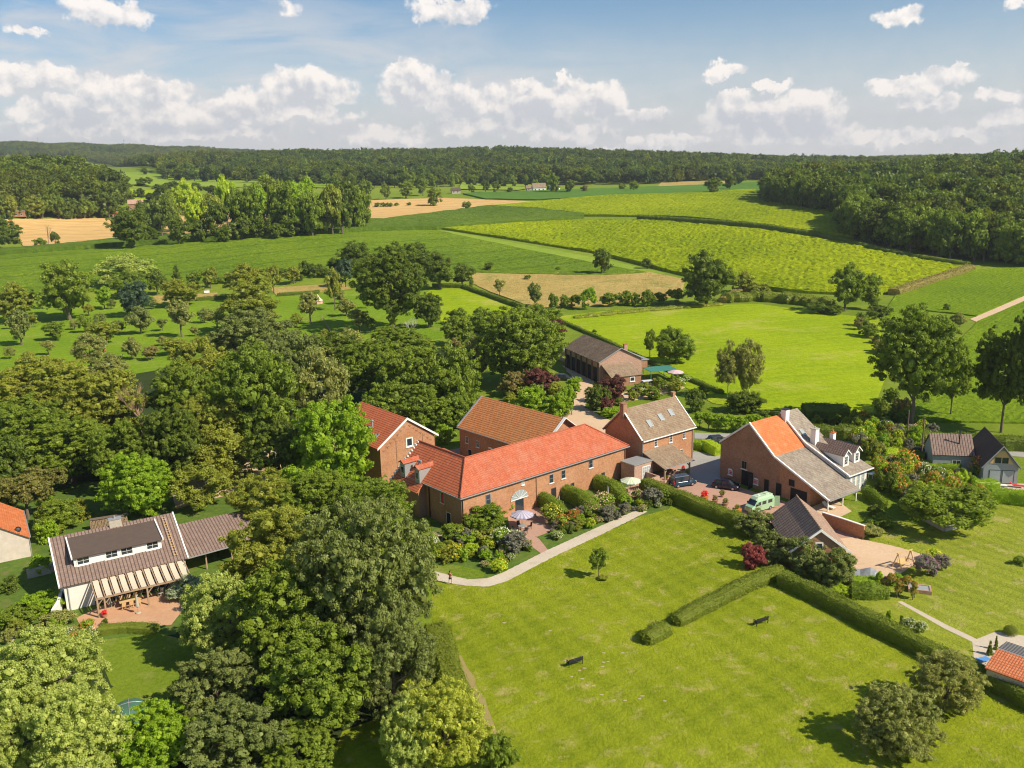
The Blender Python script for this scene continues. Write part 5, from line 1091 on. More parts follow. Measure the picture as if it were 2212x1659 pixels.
# ------------------------------------------------------------------ trees and shrubs, one line each:
# u v rx ry | foliage | how high the crown's middle stands (in half heights) | mesh | label [| options]
BULK = '''
790 1268 150 172|grey|1.12|giant|giant grey-green tree with one broad crown between white house and lawn
600 1200 110 100|olive|1.3|big|broad olive-green tree right of the open timber shed
846 1440 92 104|grey|1.15|bigfine|grey-green tree directly below the giant tree at the lawn edge
640 1345 135 120|mid|1.3|big|large walnut tree between the patio lawn and the great grey-green tree
690 1480 120 105|mid|1.2|big|large walnut tree above the little lawn at the lower edge
475 1335 78 85|willow|1.2|bigfine|feathery pale green tree beside the terracotta patio
470 1490 95 85|grey|1.15|big|shaded grey-green tree behind the green tent
520 1600 110 85|grey|1.2|big|dark tree at the lower edge between bright shrub and walnut
640 1620 80 60|mid|1.1|big|leafy tree at the lower edge left of the little lawn
722 960 84 88|bright|1.3|big|bright green ash rising against the gabled brick house
100 1470 112 105|willow|1.15|bigfine|pale billowing willow in front of the old plastered house
170 1590 100 100|willow|1.1|bigfine|pale willow at the bottom edge, nearest the green tent
25 1590 85 95|willow|1.1|bigfine|pale willow in the bottom corner of the garden
330 1600 85 75|bright|1.1|big|bright green tree below the green tent
955 1578 98 98|paleyellow|1.05|bigfine|yellow-green weeping tree at the foot of the front lawn
890 1600 62 80|willow|1.1|bigfine|pale leafy tree left of the yellow-green weeping tree
1075 1640 42 52|mid|1.0|mid|green shrubby tree at the lower lawn corner
548 868 105 112|mid|1.25|big|large grass-green chestnut in the middle of the wood
540 738 92 62|grey|1.5|big|grey-green ash crown behind the large chestnut
628 800 66 76|grey|1.3|big|grey-green tree between chestnut and feathery birch
432 790 62 56|olive|1.4|mid|olive tree above the bare dead tree
398 858 72 74|mid|1.3|big|dark tree right of the bare dead tree
692 848 58 84|sage|1.35|midfine|feathery birch-like tree left of the central copse
718 765 62 42|dark|1.5|mid|dark tree top below the orchard fence
95 845 108 66|olive|1.3|big|wide olive-green tree at the wood edge below the orchard
215 880 88 72|olive|1.3|big|olive-green tree left of the bare dead tree
60 930 85 68|mid|1.3|big|leafy green tree under the wide olive-green tree
150 975 92 64|mid|1.2|big|rounded tree above the pine by the old house
258 985 60 70|mid|1.2|big|tall leafy tree behind the bright green bush
20 1010 60 58|dark|1.2|mid|dark tree at the picture's western border above the pine
365 965 68 76|dark|1.3|big|dark tree in shade below the bare dead tree
450 930 70 72|olive|1.3|big|shaded tree between the chestnut and the dead tree
600 975 64 62|dark|1.3|big|shaded tree below the chestnut beside the earth drive
488 990 68 54|olive|1.2|midfine|light olive tree above the white house annex
432 1052 62 46|olive|1.1|midfine|olive shrubby tree behind the shed roof
575 1090 76 66|olive|1.25|bigfine|yellowish olive tree overhanging the open shed
648 1070 62 56|bright|1.3|mid|bright leafy tree right of the yellowish olive tree
290 1050 74 66|bright|1.05|big|rounded bright green bush behind the white house chimney
120 1116 46 34|mid|1.0|mid|green shrub thicket between pine and white house
806 1098 84 62|mid|1.5|bigfine|rounded green tree top rising behind the giant tree
690 1085 84 66|mid|1.4|bigfine|green tree below the bright ash at the gabled house
800 800 75 60|mid|1.25|big|rounded tree in the central copse, westernmost
745 760 66 42|sage|1.4|midfine|greyish tree at the back of the central copse
856 742 72 36|mid|1.4|big|tree crown at the back rim of the central copse
886 815 74 64|mid|1.25|big|broad rounded tree in the middle of the central copse
975 822 58 66|mid|1.2|mid|rounded tree on the eastern side of the central copse
905 885 66 52|mid|1.1|big|broad tree directly behind the gabled brick house
985 890 44 36|mid|1.1|mid|tree against the left verge of the orange-roofed barn
835 880 56 52|mid|1.2|mid|tree top over the lined red roof
958 940 26 22|bright|1.0|small|bright leafy tree between gabled house and barn
1131 748 86 76|mid|1.15|big|big leafy maple beside the weathered long farm
1172 686 38 26|mid|1.3|mid|green tree top behind the big maple
1047 698 35 29|mid|1.1|mid|rounded tree left of the big maple
989 716 35 29|mid|1.1|mid|rounded green tree beside the orchard gate
986 684 22 16|mid|1.1|small|small round tree on the paddock rim
1030 775 32 44|sage|1.1|midfine|pale narrow tree in front of the big maple
985 752 14 20|hedgebrown|1.2|small|small reddish tree below the orchard gate
1199 713 24 22|purple|1.2|small|dark purple tree behind the end of the long farm roof
1165 824 38 28|purple|1.1|mid|purple-brown shrub tree on the drive bend
1112 832 32 26|hedgebrown|1.0|mid|brownish shrub tree left of the drive
1150 872 44 34|bright|1.0|mid|bright olive shrub tree behind the orange-roofed barn
1205 880 30 30|bright|1.0|mid|bright green shrub tree at the drive corner
1243 832 18 18|bright|1.0|small|small bright tree beside the parked car on the drive
1228 856 15 22|bright|1.1|small|slim bright tree right of the drive bend
1322 842 32 29|purple|1.0|mid|copper-red tree beside the drive
1290 862 27 27|dark|1.0|mid|dark green round tree under the copper-red tree
1312 878 16 20|purple|1.0|small|small purple bush behind the brick house gable
1409 850 22 15|mid|1.0|small|green bush by the dark parked car
1380 838 13 10|mid|1.0|small|little green bush between the parked cars
1318 893 20 13|bright|1.0|small|low green bush at the end of the drive
842 612 82 72|dark|1.45|big|broad dark oak in the orchard corner
768 556 38 30|dark|1.3|mid|dark oak behind the broad oak, westernmost of the row
894 560 50 31|dark|1.3|mid|dark oak crown behind the broad oak
948 583 38 35|dark|1.2|mid|dark rounded oak beside the paddock hedge
998 593 26 22|dark|1.2|small|small dark oak at the paddock corner
745 590 20 28|blue|1.1|small|bluish conical tree left of the broad oak
722 572 15 14|dark|1.1|small|small dark tree by the beet field edge above the orchard
925 672 31 34|dark|1.1|mid|dark round tree under the broad oak
720 617 18 32|olive|1.7|small|tall thin olive-coloured tree with bare trunk in the orchard
747 662 21 16|sage|1.4|small|small greyish fruit tree west of the broad oak
776 689 24 20|sage|1.5|small|small leaning fruit tree near the orchard fence
847 694 11 14|mid|1.7|small|very small fruit tree in the broad oak's shade
668 660 25 27|sage|1.5|small|fruit tree beside the small white tent
142 628 59 56|mid|1.15|mid|large rounded green tree in the orchard
34 654 40 40|olive|1.1|mid|olive tree at the western orchard border
41 705 28 32|grey|1.3|small|grey-leaved tree on a very thick trunk
270 586 57 33|willow|1.1|midfine|pale grey willow on the beet field edge
276 616 34 27|mid|1.1|mid|green tree in front of the pale grey willow
337 610 21 25|dark|1.1|small|dark round tree right of the pale willow
381 594 14 19|dark|1.0|cone|small dark conical fir at the field edge
291 646 35 34|blue|1.1|mid|bluish-green tree below the pale willow
301 690 28 26|grey|1.3|small|grey-olive fruit tree under the bluish tree
223 643 18 22|bright|1.2|small|small bright fruit tree between large tree and bluish tree
393 632 40 26|olive|1.2|mid|spreading olive fruit tree near the beehive
388 682 29 31|sage|1.55|small|sage-coloured fruit tree standing alone on bright grass
418 604 15 16|mid|1.1|small|small green tree behind the beehive, nearer the fir
453 600 17 20|olive|1.2|small|loose olive tree behind the beehive
531 608 47 35|olive|1.1|mid|dense brownish green tree on the orchard's far side
538 664 61 50|olive|1.15|mid|very dense olive-green tree in mid orchard
589 602 18 27|olive|1.2|small|slender olive tree right of the dense trees
633 594 21 17|olive|1.2|small|small olive tree on the dry orchard edge
657 580 15 15|dark|1.0|small|small dark bush-like tree at the field edge near the oaks
684 585 17 14|dark|1.0|small|low dark tree in the orchard's far hedge line
467 684 24 20|sage|1.5|sparse|sparse fruit tree left of the dense mid orchard tree
118 715 25 19|mid|1.1|small|low green tree beside the thick-trunked tree
102 748 15 11|sage|1.8|small|tiny fruit tree on the western orchard grass
193 758 35 34|sage|1.35|midfine|leaning sage-green fruit tree over the bright grass
227 716 32 19|olive|1.6|small|flat-crowned olive fruit tree beside the scarecrow post
183 700 15 18|mid|1.1|small|small tree left of the flat-crowned fruit tree
284 752 20 22|sage|1.2|small|loose fruit tree right of the scarecrow post
325 762 18 14|hedgebrown|1.2|small|low brownish fruit tree at the wood edge
375 748 28 17|olive|1.2|small|low olive tree below the lone sage fruit tree
237 800 40 31|sage|1.2|mid|sage-green tree at the lower orchard rim
281 493 46 38|dark|1.15|mid|dark spreading tree at the near end of the field tree belt
346 470 28 40|dark|1.2|small|dark tree second in the field tree belt
405 436 32 42|lime|1.5|mid|yellow-lime poplar in the field tree belt
383 498 26 28|dark|1.1|small|dark undergrowth tree below the lime poplar
452 466 30 42|olive|1.2|small|olive tree right of the lime poplar
488 436 22 50|lime|1.45|small|tall narrow yellowish poplar in the field tree belt
540 455 36 46|mid|1.25|mid|leafy tree in the middle of the field tree belt
576 424 33 40|mid|1.4|small|tall tree behind the middle of the belt
592 478 24 30|dark|1.1|small|low dark tree in the belt with wheat glimpsed beside it
622 450 34 50|mid|1.2|mid|tall rounded tree in the eastern half of the belt
657 436 32 46|bright|1.35|small|lighter green tree in the eastern half of the belt
692 462 30 38|dark|1.15|small|dark tree near the eastern end of the belt
748 440 31 46|dark|1.2|mid|dark tree last but one in the belt
784 450 20 38|mid|1.2|small|slim tree at the eastern end of the belt
430 500 30 22|dark|1.0|small|low dark thicket tree under the belt
0 505 40 34|dark|1.0|mid|dark round tree at the picture border by the wheat field
118 516 10 14|dark|1.1|small|small dark tree standing before the wheat field
85 524 14 9|mid|1.0|small|low bush before the wheat field
940 424 18 18|mid|1.15|small|lone round tree on the wheat field rim
1008 444 11 8|mid|1.0|small|round bush where the wheat meets the mustard field
833 414 12 15|mid|1.1|small|round tree behind the wheat, first of four
876 410 18 17|mid|1.1|small|broad round tree behind the wheat field
913 404 14 17|mid|1.1|small|upright tree behind the lone round tree
790 408 16 18|mid|1.1|small|tree behind the eastern end of the belt
1538 400 18 15|dark|1.2|small|dark round tree on the far crop's skyline
1577 394 14 14|dark|1.2|small|dark round tree next to the skyline tree pair
1597 386 14 12|dark|1.2|small|rearmost dark tree of the skyline pair
1049 402 10 12|dark|1.1|small|dark tree beside the far lime meadow
1071 404 10 12|dark|1.1|small|second dark tree beside the far lime meadow
1102 411 8 6|dark|1.0|small|small dark tree before the far farm
1194 396 14 19|mid|1.1|small|tall tree between the two far white houses
1157 397 8 9|mid|1.1|small|tree behind the far white farmhouse
1230 402 14 13|dark|1.1|small|dark tree right of the small far white house
1264 408 9 8|hedgebrown|1.0|small|brownish bush tree east of the far farm
1018 408 8 9|mid|1.1|small|small tree at the far grey cottage
1369 402 11 10|mid|1.1|small|round tree at the foot of the middle wood, eastern part
1345 404 9 7|mid|1.1|small|low tree next to the round one below the wood
1300 565 21 26|dark|1.05|small|dark egg-shaped tree at the corner of the mustard field
1396 570 13 11|dark|1.0|small|dark bush on the track by the mustard field
1056 576 11 9|dark|1.0|small|dark bush between beet field and dry meadow
1079 619 13 15|sage|1.4|small|greyish sapling in the dry meadow
1155 637 17 24|grey|1.1|small|grey-green round tree at the dry meadow corner
1018 612 5 8|mid|1.0|small|tiny upright tree at the paddock hedge corner
1139 599 8 5|mid|1.0|small|little green bush in the dry meadow
1206 580 7 4|mid|1.0|small|little bush on the dry meadow's far rim
1195 652 12 17|mid|1.0|small|upright bright bush, first of the dry meadow hedge row
1272 646 18 23|bright|1.0|small|tallest bright bush of the dry meadow hedge row
1528 603 50 54|dark|1.1|mid|big dark oak at the mustard field corner
1604 612 26 22|olive|1.0|small|olive bushy tree right of the big dark oak
1640 626 25 14|olive|1.0|small|low olive thicket beyond the big dark oak
1828 621 38 46|mid|1.15|mid|tall green tree beside the brown hedge
1884 630 26 36|mid|1.1|small|second tall green tree beside the brown hedge
1764 666 24 12|dark|1.0|small|low dark thicket left of the tall green tree
1800 670 22 11|dark|1.0|small|low dark thicket under the tall green tree
1908 673 24 12|dark|1.0|small|low dark thicket at the potato field corner
2045 664 7 8|dark|1.0|small|small dark bush in the potato field
2070 690 17 14|sage|1.1|small|grey willow bush where the track meets the potatoes
1404 738 13 24|mid|1.5|small|narrow pollard tree on the pasture edge
1459 748 45 35|mid|1.15|mid|rounded tree beside the narrow pollard
1902 882 21 20|mid|1.0|small|rounded shrub tree by the lane hedge
1927 854 18 16|mid|1.0|small|round shrub at the pasture corner
1944 878 22 18|hedgebrown|1.0|small|pale brownish shrub next to the round shrub
1502 868 27 27|dark|1.0|small|dark shrub tree behind the three-skylight roof
1516 846 13 12|dark|1.0|small|small dark tree above the dark shrub tree
1611 868 38 24|dark|1.0|mid|dark shrub around the birch trunks
1628 1205 27 29|red|1.0|mid|crimson maple beside the long clipped hedge
1630 1134 42 30|grey|1.0|mid|grey-green shrub beside the garage roof
1655 1172 34 30|grey|1.0|mid|grey-green shrub between crimson maple and garage
1673 1205 28 22|grey|1.0|small|low grey-green shrub at the garage corner
1735 1198 52 40|grey|1.05|mid|large grey-green tree before the garage gable
1800 1225 46 38|grey|1.05|mid|large shrubby tree beside the tarpaulin
2042 1100 90 30|mid|1.2|flat|wide flat-topped fig tree in the stone-edged bed
1985 1082 40 18|mid|1.1|flat|flat bright tree crown behind the wide fig
2098 1072 44 24|mid|1.1|mid|bright leafy tree at the eastern end of the fig bed
1889 1105 20 15|dark|1.0|small|dark rounded shrub below the ivy wall
1905 1128 30 18|mid|1.0|small|spreading green shrub at the small lawn corner
1880 1149 28 16|sage|1.0|small|blue-green mound shrub at the end of the brick wall
2046 1478 72 66|sage|1.05|bigfine|silvery pear tree nearest the long lower hedge
1942 1563 86 74|sage|1.05|bigfine|larger silvery pear tree at the bottom edge of the lawn
1046 1118 50 30|mid|1.0|mid|large rounded shrub in front of the brick farmhouse
1000 1100 26 30|grey|1.0|mid|upright grey-green shrub at the farmhouse corner
1096 1094 20 18|bright|1.0|small|bright climber beside the arched doorway
975 1150 26 20|mid|1.0|small|leafy shrub right of the great grey-green tree
1010 1165 28 18|bright|1.0|small|bright shrub under the large rounded shrub
1060 1160 34 20|olive|1.0|small|olive shrub in the middle of the flower bed
960 1190 30 20|olive|1.0|small|olive shrub at the path end of the flower bed
1345 1018 14 12|bright|1.0|small|bright young tree by the pale green parasol
398 1268 42 26|silver|1.2|midfine|silver-leaved tree at the end of the veranda
35 1330 48 26|mid|1.1|mid|orange-berried shrub beside the white garden wall
88 1305 44 28|bright|1.05|mid|bright orange-berried shrub left of the white house
14 1266 26 18|dark|1.0|small|dark shrub under the old plastered house
86 1222 24 20|bright|1.0|small|bright laurel between the two white houses
120 1340 40 24|sage|1.0|small|pale feathery shrub by the patio corner
170 1365 30 16|sage|1.0|small|white-flowering shrub at the patio lawn
1817 1277 18 13|lime|1.0|small|yellow-green shrub beside the lower hedge
1950 900 30 12|mid|1.0|small|low leafy tree along the lane hedge
2205 1212 14 11|mid|1.0|small|round bush on the lawn at the picture border
20 1062 40 26|mid|1.0|mid|green shrub mass above the old plastered house
150 1180 34 24|bright|1.0|small|bright shrub above the white house's left verge
'''
for ln in BULK.strip().split('\n'):
    a, lf, k, kind, lab = ln.split('|'); u, v, rx, ry = map(float, a.split())
    low = float(k) <= 1.0 or 'shrub' in lab.split(' beside')[0] or 'bush' in lab
    tree(u, v, rx, ry, kind, lf, lab, float(k), name='shrub' if low else 'broadleaf_tree')
# tall trees right of the pasture
for (u, v, rx, ry, Y, lf, lab) in ((1980, 768, 92, 96, 169, 'mid', 'giant lime tree with bare trunk at the pasture corner'), (2062, 806, 40, 62, 178, 'mid', 'slimmer tree leaning on the giant lime tree'),
        (2176, 800, 64, 82, 166, 'dark', 'tall dark tree above the boarded house'), (2232, 780, 52, 96, 162, 'dark', 'tall dark tree at the eastern picture border')):
    tree(u, v, rx, ry, 'big', lf, lab, 1, name='broadleaf_tree', Y=Y, slim=.6)
for (u, v, rx, ry, lab) in ((1574, 792, 27, 50, 'white-stemmed birch on the pasture edge, the slimmer of two'), (1620, 790, 31, 52, 'white-stemmed birch on the pasture edge, the fuller of two')):
    tree(u, v, rx, ry, 'midfine', 'sage', lab, 1, name='birch', Y=196, bark='barkpale', slim=.55)
# hedge row bushes that look alike
for (u, v, rx, ry) in ((1219,652,14,14),(1243,651,13,14),(1316,648,20,15),(1347,645,18,15),(1372,648,12,14),(1399,645,17,18),(1427,645,16,13),(1460,641,20,16)):
    tree(u, v, rx, ry, 'small', 'mid', 'rounded bush in the row between dry meadow and pasture', 1.0, name='bush', group='bushes between dry meadow and pasture')
for (u, v, rx, ry) in ((815,443,8,5),(828,443,8,5),(842,443,8,5),(856,442,7,4),(884,441,6,4)):
    tree(u, v, rx, ry, 'small', 'mid', 'low bush in the line crossing the wheat field', 1.0, name='bush', group='bushes in the wheat')
for (u, v, rx, ry) in ((496,604,13,8),(512,600,10,9),(610,588,14,9),(470,606,10,8),(645,600,12,8),(700,590,12,10),(560,588,12,8)):
    tree(u, v, rx, ry, 'small', 'dark', "dark bush in the orchard's far hedge", 1.0, name='bush', group="bushes along the orchard's far edge")
for (u, v, rx, ry) in ((760,392,13,12),(266,391,14,10),(310,393,18,9),(313,370,9,7),(345,410,18,11),(370,404,20,11),(395,412,20,12),(300,418,14,10),(330,428,18,10),(420,408,20,12),(280,428,14,10),(455,413,16,11),(250,402,12,9),(365,430,14,9)):
    tree(u, v, rx, ry, 'small', 'wood', 'small hedgerow tree on the far meadow slope', 1.1, name='broadleaf_tree', group='hedgerow trees on the meadow slope')
for (u, v, rx, ry, lf) in ((315,480,26,40,'dark'),(365,462,24,44,'mid'),(425,470,26,48,'lime'),(470,478,26,40,'dark'),(510,462,26,48,'mid'),(560,458,26,52,'bright'),(600,452,26,52,'mid'),(640,458,28,50,'bright'),(672,464,26,46,'mid'),(715,456,28,50,'olive'),(738,470,24,36,'dark'),(770,462,22,34,'mid'),(520,496,26,22,'dark'),(560,492,24,22,'dark'),(630,492,26,20,'dark'),(665,490,24,18,'dark'),(330,512,22,14,'dark'),(705,484,22,18,'dark'),(480,505,24,18,'dark'),(595,500,22,16,'dark')):
    tree(u, v, rx, ry, 'small', lf, 'tree in the dense part of the field tree belt', 1.02, name='broadleaf_tree', group='trees massed in the field belt')
r_o = random.Random(77)
for (u, v) in ((70,690),(90,655),(190,668),(160,700),(255,705),(240,655),(330,655),(350,700),(420,715),(440,680),(150,655),(120,790),(60,770),(20,760),(350,735),(415,745),(640,690),(700,720),(735,640),(790,655),(800,700),(215,690),(20,700),(640,720),(760,725)):
    s_ = r_o.uniform(9, 15); tree(u, v, s_, s_ * .88, 'small' if r_o.random() < .7 else 'sparse', r_o.choice(('sage', 'olive', 'mid', 'grey')), 'fruit tree in the loose rows of the orchard', 1.45, name='fruit_tree', group='fruit trees in the orchard rows', slim=.8)
# pleached row behind the lane, espaliered limes
for i in range(9):
    t = i / 8; tree(1512 + 146 * t, 905 + 18 * t - (8 if i > 5 else 0), 15, 15, 'small', 'bright', 'trained fruit tree in the row behind the brick house', 1.5, name='fruit_tree', group='trained fruit trees behind the brick house')
for i in range(6): tree(1832 + i * 17, 912 + i * 1.2, 13, 10, 'small', 'bright', 'trained tree in the row beyond the great barn', 1.8, name='fruit_tree', group='trained trees beyond the great barn')
# pine by the old house
for (u, v, rx, ry, lab) in ((52, 1062, 52, 40, 'rusty-needled pine above the old plastered house'), (98, 1035, 44, 30, 'second rusty pine behind the first')):
    tree(u, v, rx, ry, 'flat', 'pine', lab, 1.7, name='pine_tree', limbs=8)
# small lawn tree with a ring of plants at its foot
tree(1293, 1210, 22, 25, 'small', 'mid', 'small vase-shaped tree alone on the front lawn', 1.75, name='ornamental_tree', slim=.6)
tree(1303, 1249, 13, 5, 'small', 'olive', 'round plant cushion at the foot of the small lawn tree', .9, name='bush')

# bare trees
def dead_tree(u, v, hgt, spread, mat, label, seed, depth=4):
    p = G(u, v); o = empty('dead_tree', (p.x, p.y, p.z - .02), 0, label, 'tree'); r = random.Random(seed); b = MB()
    def grow(a, d, l, w, n):
        e_ = a + d * l; b.tube([a, a.lerp(e_, .5) + Vector((r.uniform(-.06, .06), r.uniform(-.06, .06), 0)) * l, e_], [w, w * .8, w * .55], 5 if n > 1 else 4)
        if n == 0: return
        for i in range(4 if n > 1 else 3):
            nd = (d + Vector((r.uniform(-1, 1), r.uniform(-1, 1), r.uniform(-.1, .5))) * spread).normalized(); grow(e_ if i else a.lerp(e_, .75), nd, l * r.uniform(.55, .8), w * .5, n - 1)
    grow(Vector((0, 0, 0)), Vector((.03, .03, 1)).normalized(), hgt * .34, hgt * .022, depth); b.build('trunk', MAT[mat], o); return o
dead_tree(312, 972, 15, .62, 'deadwood', 'bare reddish dead tree standing in the wood', 3)
dead_tree(888, 736, 8, .9, 'barkpale', 'bare pale crooked fruit tree by the orchard gate', 8)
dead_tree(352, 500, 26, .55, 'barkpale', 'bare pale trunk leaning in the field tree belt', 12, 3)
dead_tree(470, 500, 32, .5, 'barkpale', 'bare pale branching tree in the middle of the belt', 15, 3)
dead_tree(105, 528, 17, .6, 'deadwood', 'thin leafless tree before the wheat field', 17, 3)

# the wooded slope behind the wheat field
lw = line_w([(-70,474),(60,474),(120,474),(255,468),(268,445),(215,418),(150,398),(60,385),(-70,384)], 6)
wood('wood', lw, 9.5, [far_a, far_b, far_b, far_c], (8.5, 12), 31)
tlf = rank([(-40,474),(60,474),(120,475),(180,474),(240,472)], 11, (15, 21), 'leafy tree in front of the wooded slope behind the wheat', ('mid', 'wood', 'olive', 'dark'), 'trees in front of the wooded slope', 33, 1, 6)

# ------------------------------------------------------------------ hedges
def hedge(pts, w, h, lf, label, name='hedge', cat='hedge', px=True, ls=.15, dens=95, wob=.16, seed=1, round_=.0, group=None):
    P = [G(*p) for p in pts] if px else [Vector(p) for p in pts]; rng = np.random.default_rng(seed); r = random.Random(seed)
    Q = [P[0]]
    for a, b in zip(P, P[1:]):
        n = max(1, int((b - a).length / 1.6))
        for i in range(1, n + 1): Q.append(a.lerp(b, i / n))
    o0 = Q[0].copy(); prof = [(-.5, 0), (-.5, .8), (-.38, 1), (.38, 1), (.5, .8), (.5, 0)] if not round_ else [(-.45, 0), (-.5, .5), (-.38, .86), (0, 1), (.38, .86), (.5, .5), (.45, 0)]
    rings = []
    for i, q in enumerate(Q):
        d = (Q[min(i + 1, len(Q) - 1)] - Q[max(i - 1, 0)]); d.z = 0; d.normalize(); s = Vector((d.y, -d.x, 0)); hh = h * (1 + r.uniform(-1, 1) * wob * .5); ww = w * (1 + r.uniform(-1, 1) * wob)
        gz = h1(q.x, q.y); e_ = .75 if i in (0, len(Q) - 1) and round_ else 1.0
        rings.append([Vector((q.x, q.y, gz)) + s * (a * ww * e_) + Z * (c * hh * e_) - o0 for a, c in prof])
    V = [tuple(x) for R_ in rings for x in R_]; n = len(prof); F = []
    for i in range(len(rings) - 1):
        for j in range(n - 1): a = i * n + j; F.append((a, a + 1, a + n + 1, a + n))
    F.append(tuple(reversed(range(n)))); F.append(tuple(len(V) - n + j for j in range(n)))
    # leaves over the clipped faces
    LV = []; LN = []
    for f in F:
        p = [Vector(V[k]) for k in f]; c = sum(p, Vector()) / len(p); nn = (p[1] - p[0]).cross(p[2] - p[0]); ar = nn.length if len(p) == 4 else w * h
        if nn.length < 1e-6: continue
        nn.normalize()
        if nn.dot(c - Vector((c.x, c.y, 0)) ) < 0 and abs(nn.z) > .5: nn = -nn
        k = int(ar * dens) + 1
        for _ in range(k):
            if len(p) == 4: a_, b_ = r.random(), r.random(); x = p[0].lerp(p[1], a_).lerp(p[3].lerp(p[2], a_), b_)
            else: x = c.lerp(p[r.randrange(len(p))], r.random() ** .7)
            LV.append(x + nn * (r.uniform(-.02, .17) + .10 * math.sin(x.x * 1.9 + x.z * 2.2) * math.cos(x.y * 1.7) + (r.random() ** 8) * .25)); LN.append(nn)
    # outward normals
    LVn = np.array([tuple(x) for x in LV]); LNn = np.array([tuple(x) for x in LN]) + rng.normal(size=(len(LN), 3)) * .9; LNn /= np.linalg.norm(LNn, axis=1)[:, None]
    LQ = leaf_quads(rng, LVn, LNn, ls * rng.uniform(.7, 1.4, len(LVn)))
    i0 = len(V); V2 = np.vstack([np.array(V), LQ]); F2 = F + [tuple(i0 + 4 * k + j for j in range(4)) for k in range(len(LQ) // 4)]
    me = bpy.data.meshes.new(name); me.from_pydata(V2.tolist(), [], F2); me.update(); me.materials.append(L[lf])
    o = link(name, me); o.location = o0; tag(o, label, cat, group); return o
hedge([(1392,1056),(1470,1088),(1550,1120),(1627,1148),(1650,1158)], 2.1, 1.8, 'hedge', 'long tall clipped hedge between front lawn and paved courtyard')
hedge([(1690,1262),(1778,1302),(1912,1371),(2015,1424),(2105,1467),(2212,1520),(2320,1574)], 1.8, 1.6, 'hedge', 'very long clipped hedge between the two lawns in the lower corner', seed=2)
hedge([(1460,1350),(1530,1314),(1612,1272),(1690,1240)], 1.9, 1.5, 'hedge', 'clipped hedge running from the lawn up to the crimson maple', seed=3, round_=1)
hedge([(1394,1390),(1440,1366)], 2.3, 1.7, 'hedge', 'short free-standing clipped hedge block on the lawn', seed=4, round_=1)
hedge([(942,1392),(958,1440),(975,1500),(1000,1560)], 2.6, 2.6, 'hedge', 'clipped hedge beside the great tree at the lawn edge', seed=5)
hedge([(217,1368),(280,1362),(338,1366)], 1.3, .9, 'hedge', 'low box hedge along the terracotta patio', seed=6, dens=80, ls=.1)
hedge([(1158,1084),(1190,1103),(1220,1124)], 2.0, 2.3, 'mid', 'rounded ivy screen nearest the striped parasol', 'hedge', seed=7, round_=1, wob=.2)
hedge([(1214,1068),(1250,1090),(1288,1115)], 2.2, 2.3, 'mid', 'rounded ivy screen between the two garden terraces', seed=8, round_=1, wob=.2)
hedge([(1278,1044),(1312,1062),(1348,1086)], 2.2, 2.3, 'mid', 'rounded ivy screen nearest the pale green parasol', seed=9, round_=1, wob=.2)
hedge([(935,620),(1000,622),(1060,643),(1130,668)], 1.6, 1.5, 'dark', 'dark clipped hedge along the paddock', dens=10, ls=.35, seed=10)
hedge([(1216,698),(1300,735),(1400,784),(1480,818),(1560,852)], 1.1, .9, 'dark', 'low dark hedge along the pasture behind the long farm', dens=14, ls=.25, seed=11)
hedge([(1380,473),(1500,481),(1640,493),(1800,520),(1900,545),(2090,579)], 4.0, 2.6, 'dark', 'long dark hedge dividing the two mustard fields', dens=2.5, ls=.7, seed=12)
hedge([(2095,583),(2010,611),(1930,638)], 4.0, 2.4, 'hedgebrown', 'brownish clipped hedge between mustard and potato fields', dens=5, ls=.5, seed=13)
hedge([(1560,652),(1640,648),(1720,655),(1800,664)], 7.0, 3.2, 'hedge', 'wide overgrown hedge below the mustard field', dens=5, ls=.5, seed=14, wob=.4, round_=1)
hedge([(1660,932),(1760,944),(1840,948),(1930,952),(2060,962),(2212,972),(2320,980)], 3.0, 2.2, 'dark', 'dark hedge along the lane behind the gardens', dens=22, ls=.24, seed=15, wob=.3)
hedge([(1735,908),(1830,908)], 4.5, 3.2, 'dark', 'dark block hedge behind the great barn roof', dens=22, ls=.24, seed=16)
hedge([(1524,968),(1554,985)], 2.0, 1.6, 'lime', 'yellow-green clipped hedge beside the grey forecourt', dens=50, seed=17)
hedge([(1500,968),(1518,972)], 1.5, 1.4, 'bright', 'short green hedge behind the grey forecourt', dens=50, seed=18)
hedge([(1868,1070),(1888,1084),(1910,1098)], 1.1, 1.8, 'mid', 'ivy-covered wall below the cottage garden', seed=19, round_=1, wob=.25)
hedge([(1925,985),(1960,992),(1998,998)], 1.6, 1.6, 'hedge', 'clipped hedge beside the car in the lane garden', seed=20)
hedge([(1923,1004),(1928,990)], 1.8, 2.0, 'lime', 'yellowish clipped hedge block in the cottage garden', seed=21)
hedge([(1975,1012),(2030,1018),(2072,1024)], 2.0, 1.4, 'bright', 'leafy hedge before the boarded house', seed=22, wob=.3)
hedge([(1838,1288),(1880,1292),(1915,1290)], 1.8, 1.8, 'mid', 'ivy hedge behind the lower lawn path', seed=23, wob=.25, round_=1)
hedge([(1838,1262),(1895,1264)], 1.2, .9, 'bright', 'low bright hedge along the sandy yard', seed=24)
hedge([(2140,1082),(2212,1090),(2300,1098)], 1.8, 1.8, 'bright', 'leafy hedge beside the glazed terrace', seed=25, wob=.3)
hedge([(2100,1060),(2150,1055)], 1.8, 1.6, 'bright', 'short leafy hedge at the terrace corner', seed=26, wob=.3)
hedge([(1640,640),(1600,632),(1560,655)], 3, 2, 'hedgebrown', 'scruffy brownish hedge beside the big dark oak', dens=5, ls=.5, seed=27)
hedge([(600,640),(690,634)], 2, 1.3, 'dark', "low dark hedge at the orchard's dry strip, eastern piece", dens=8, ls=.35, seed=28)
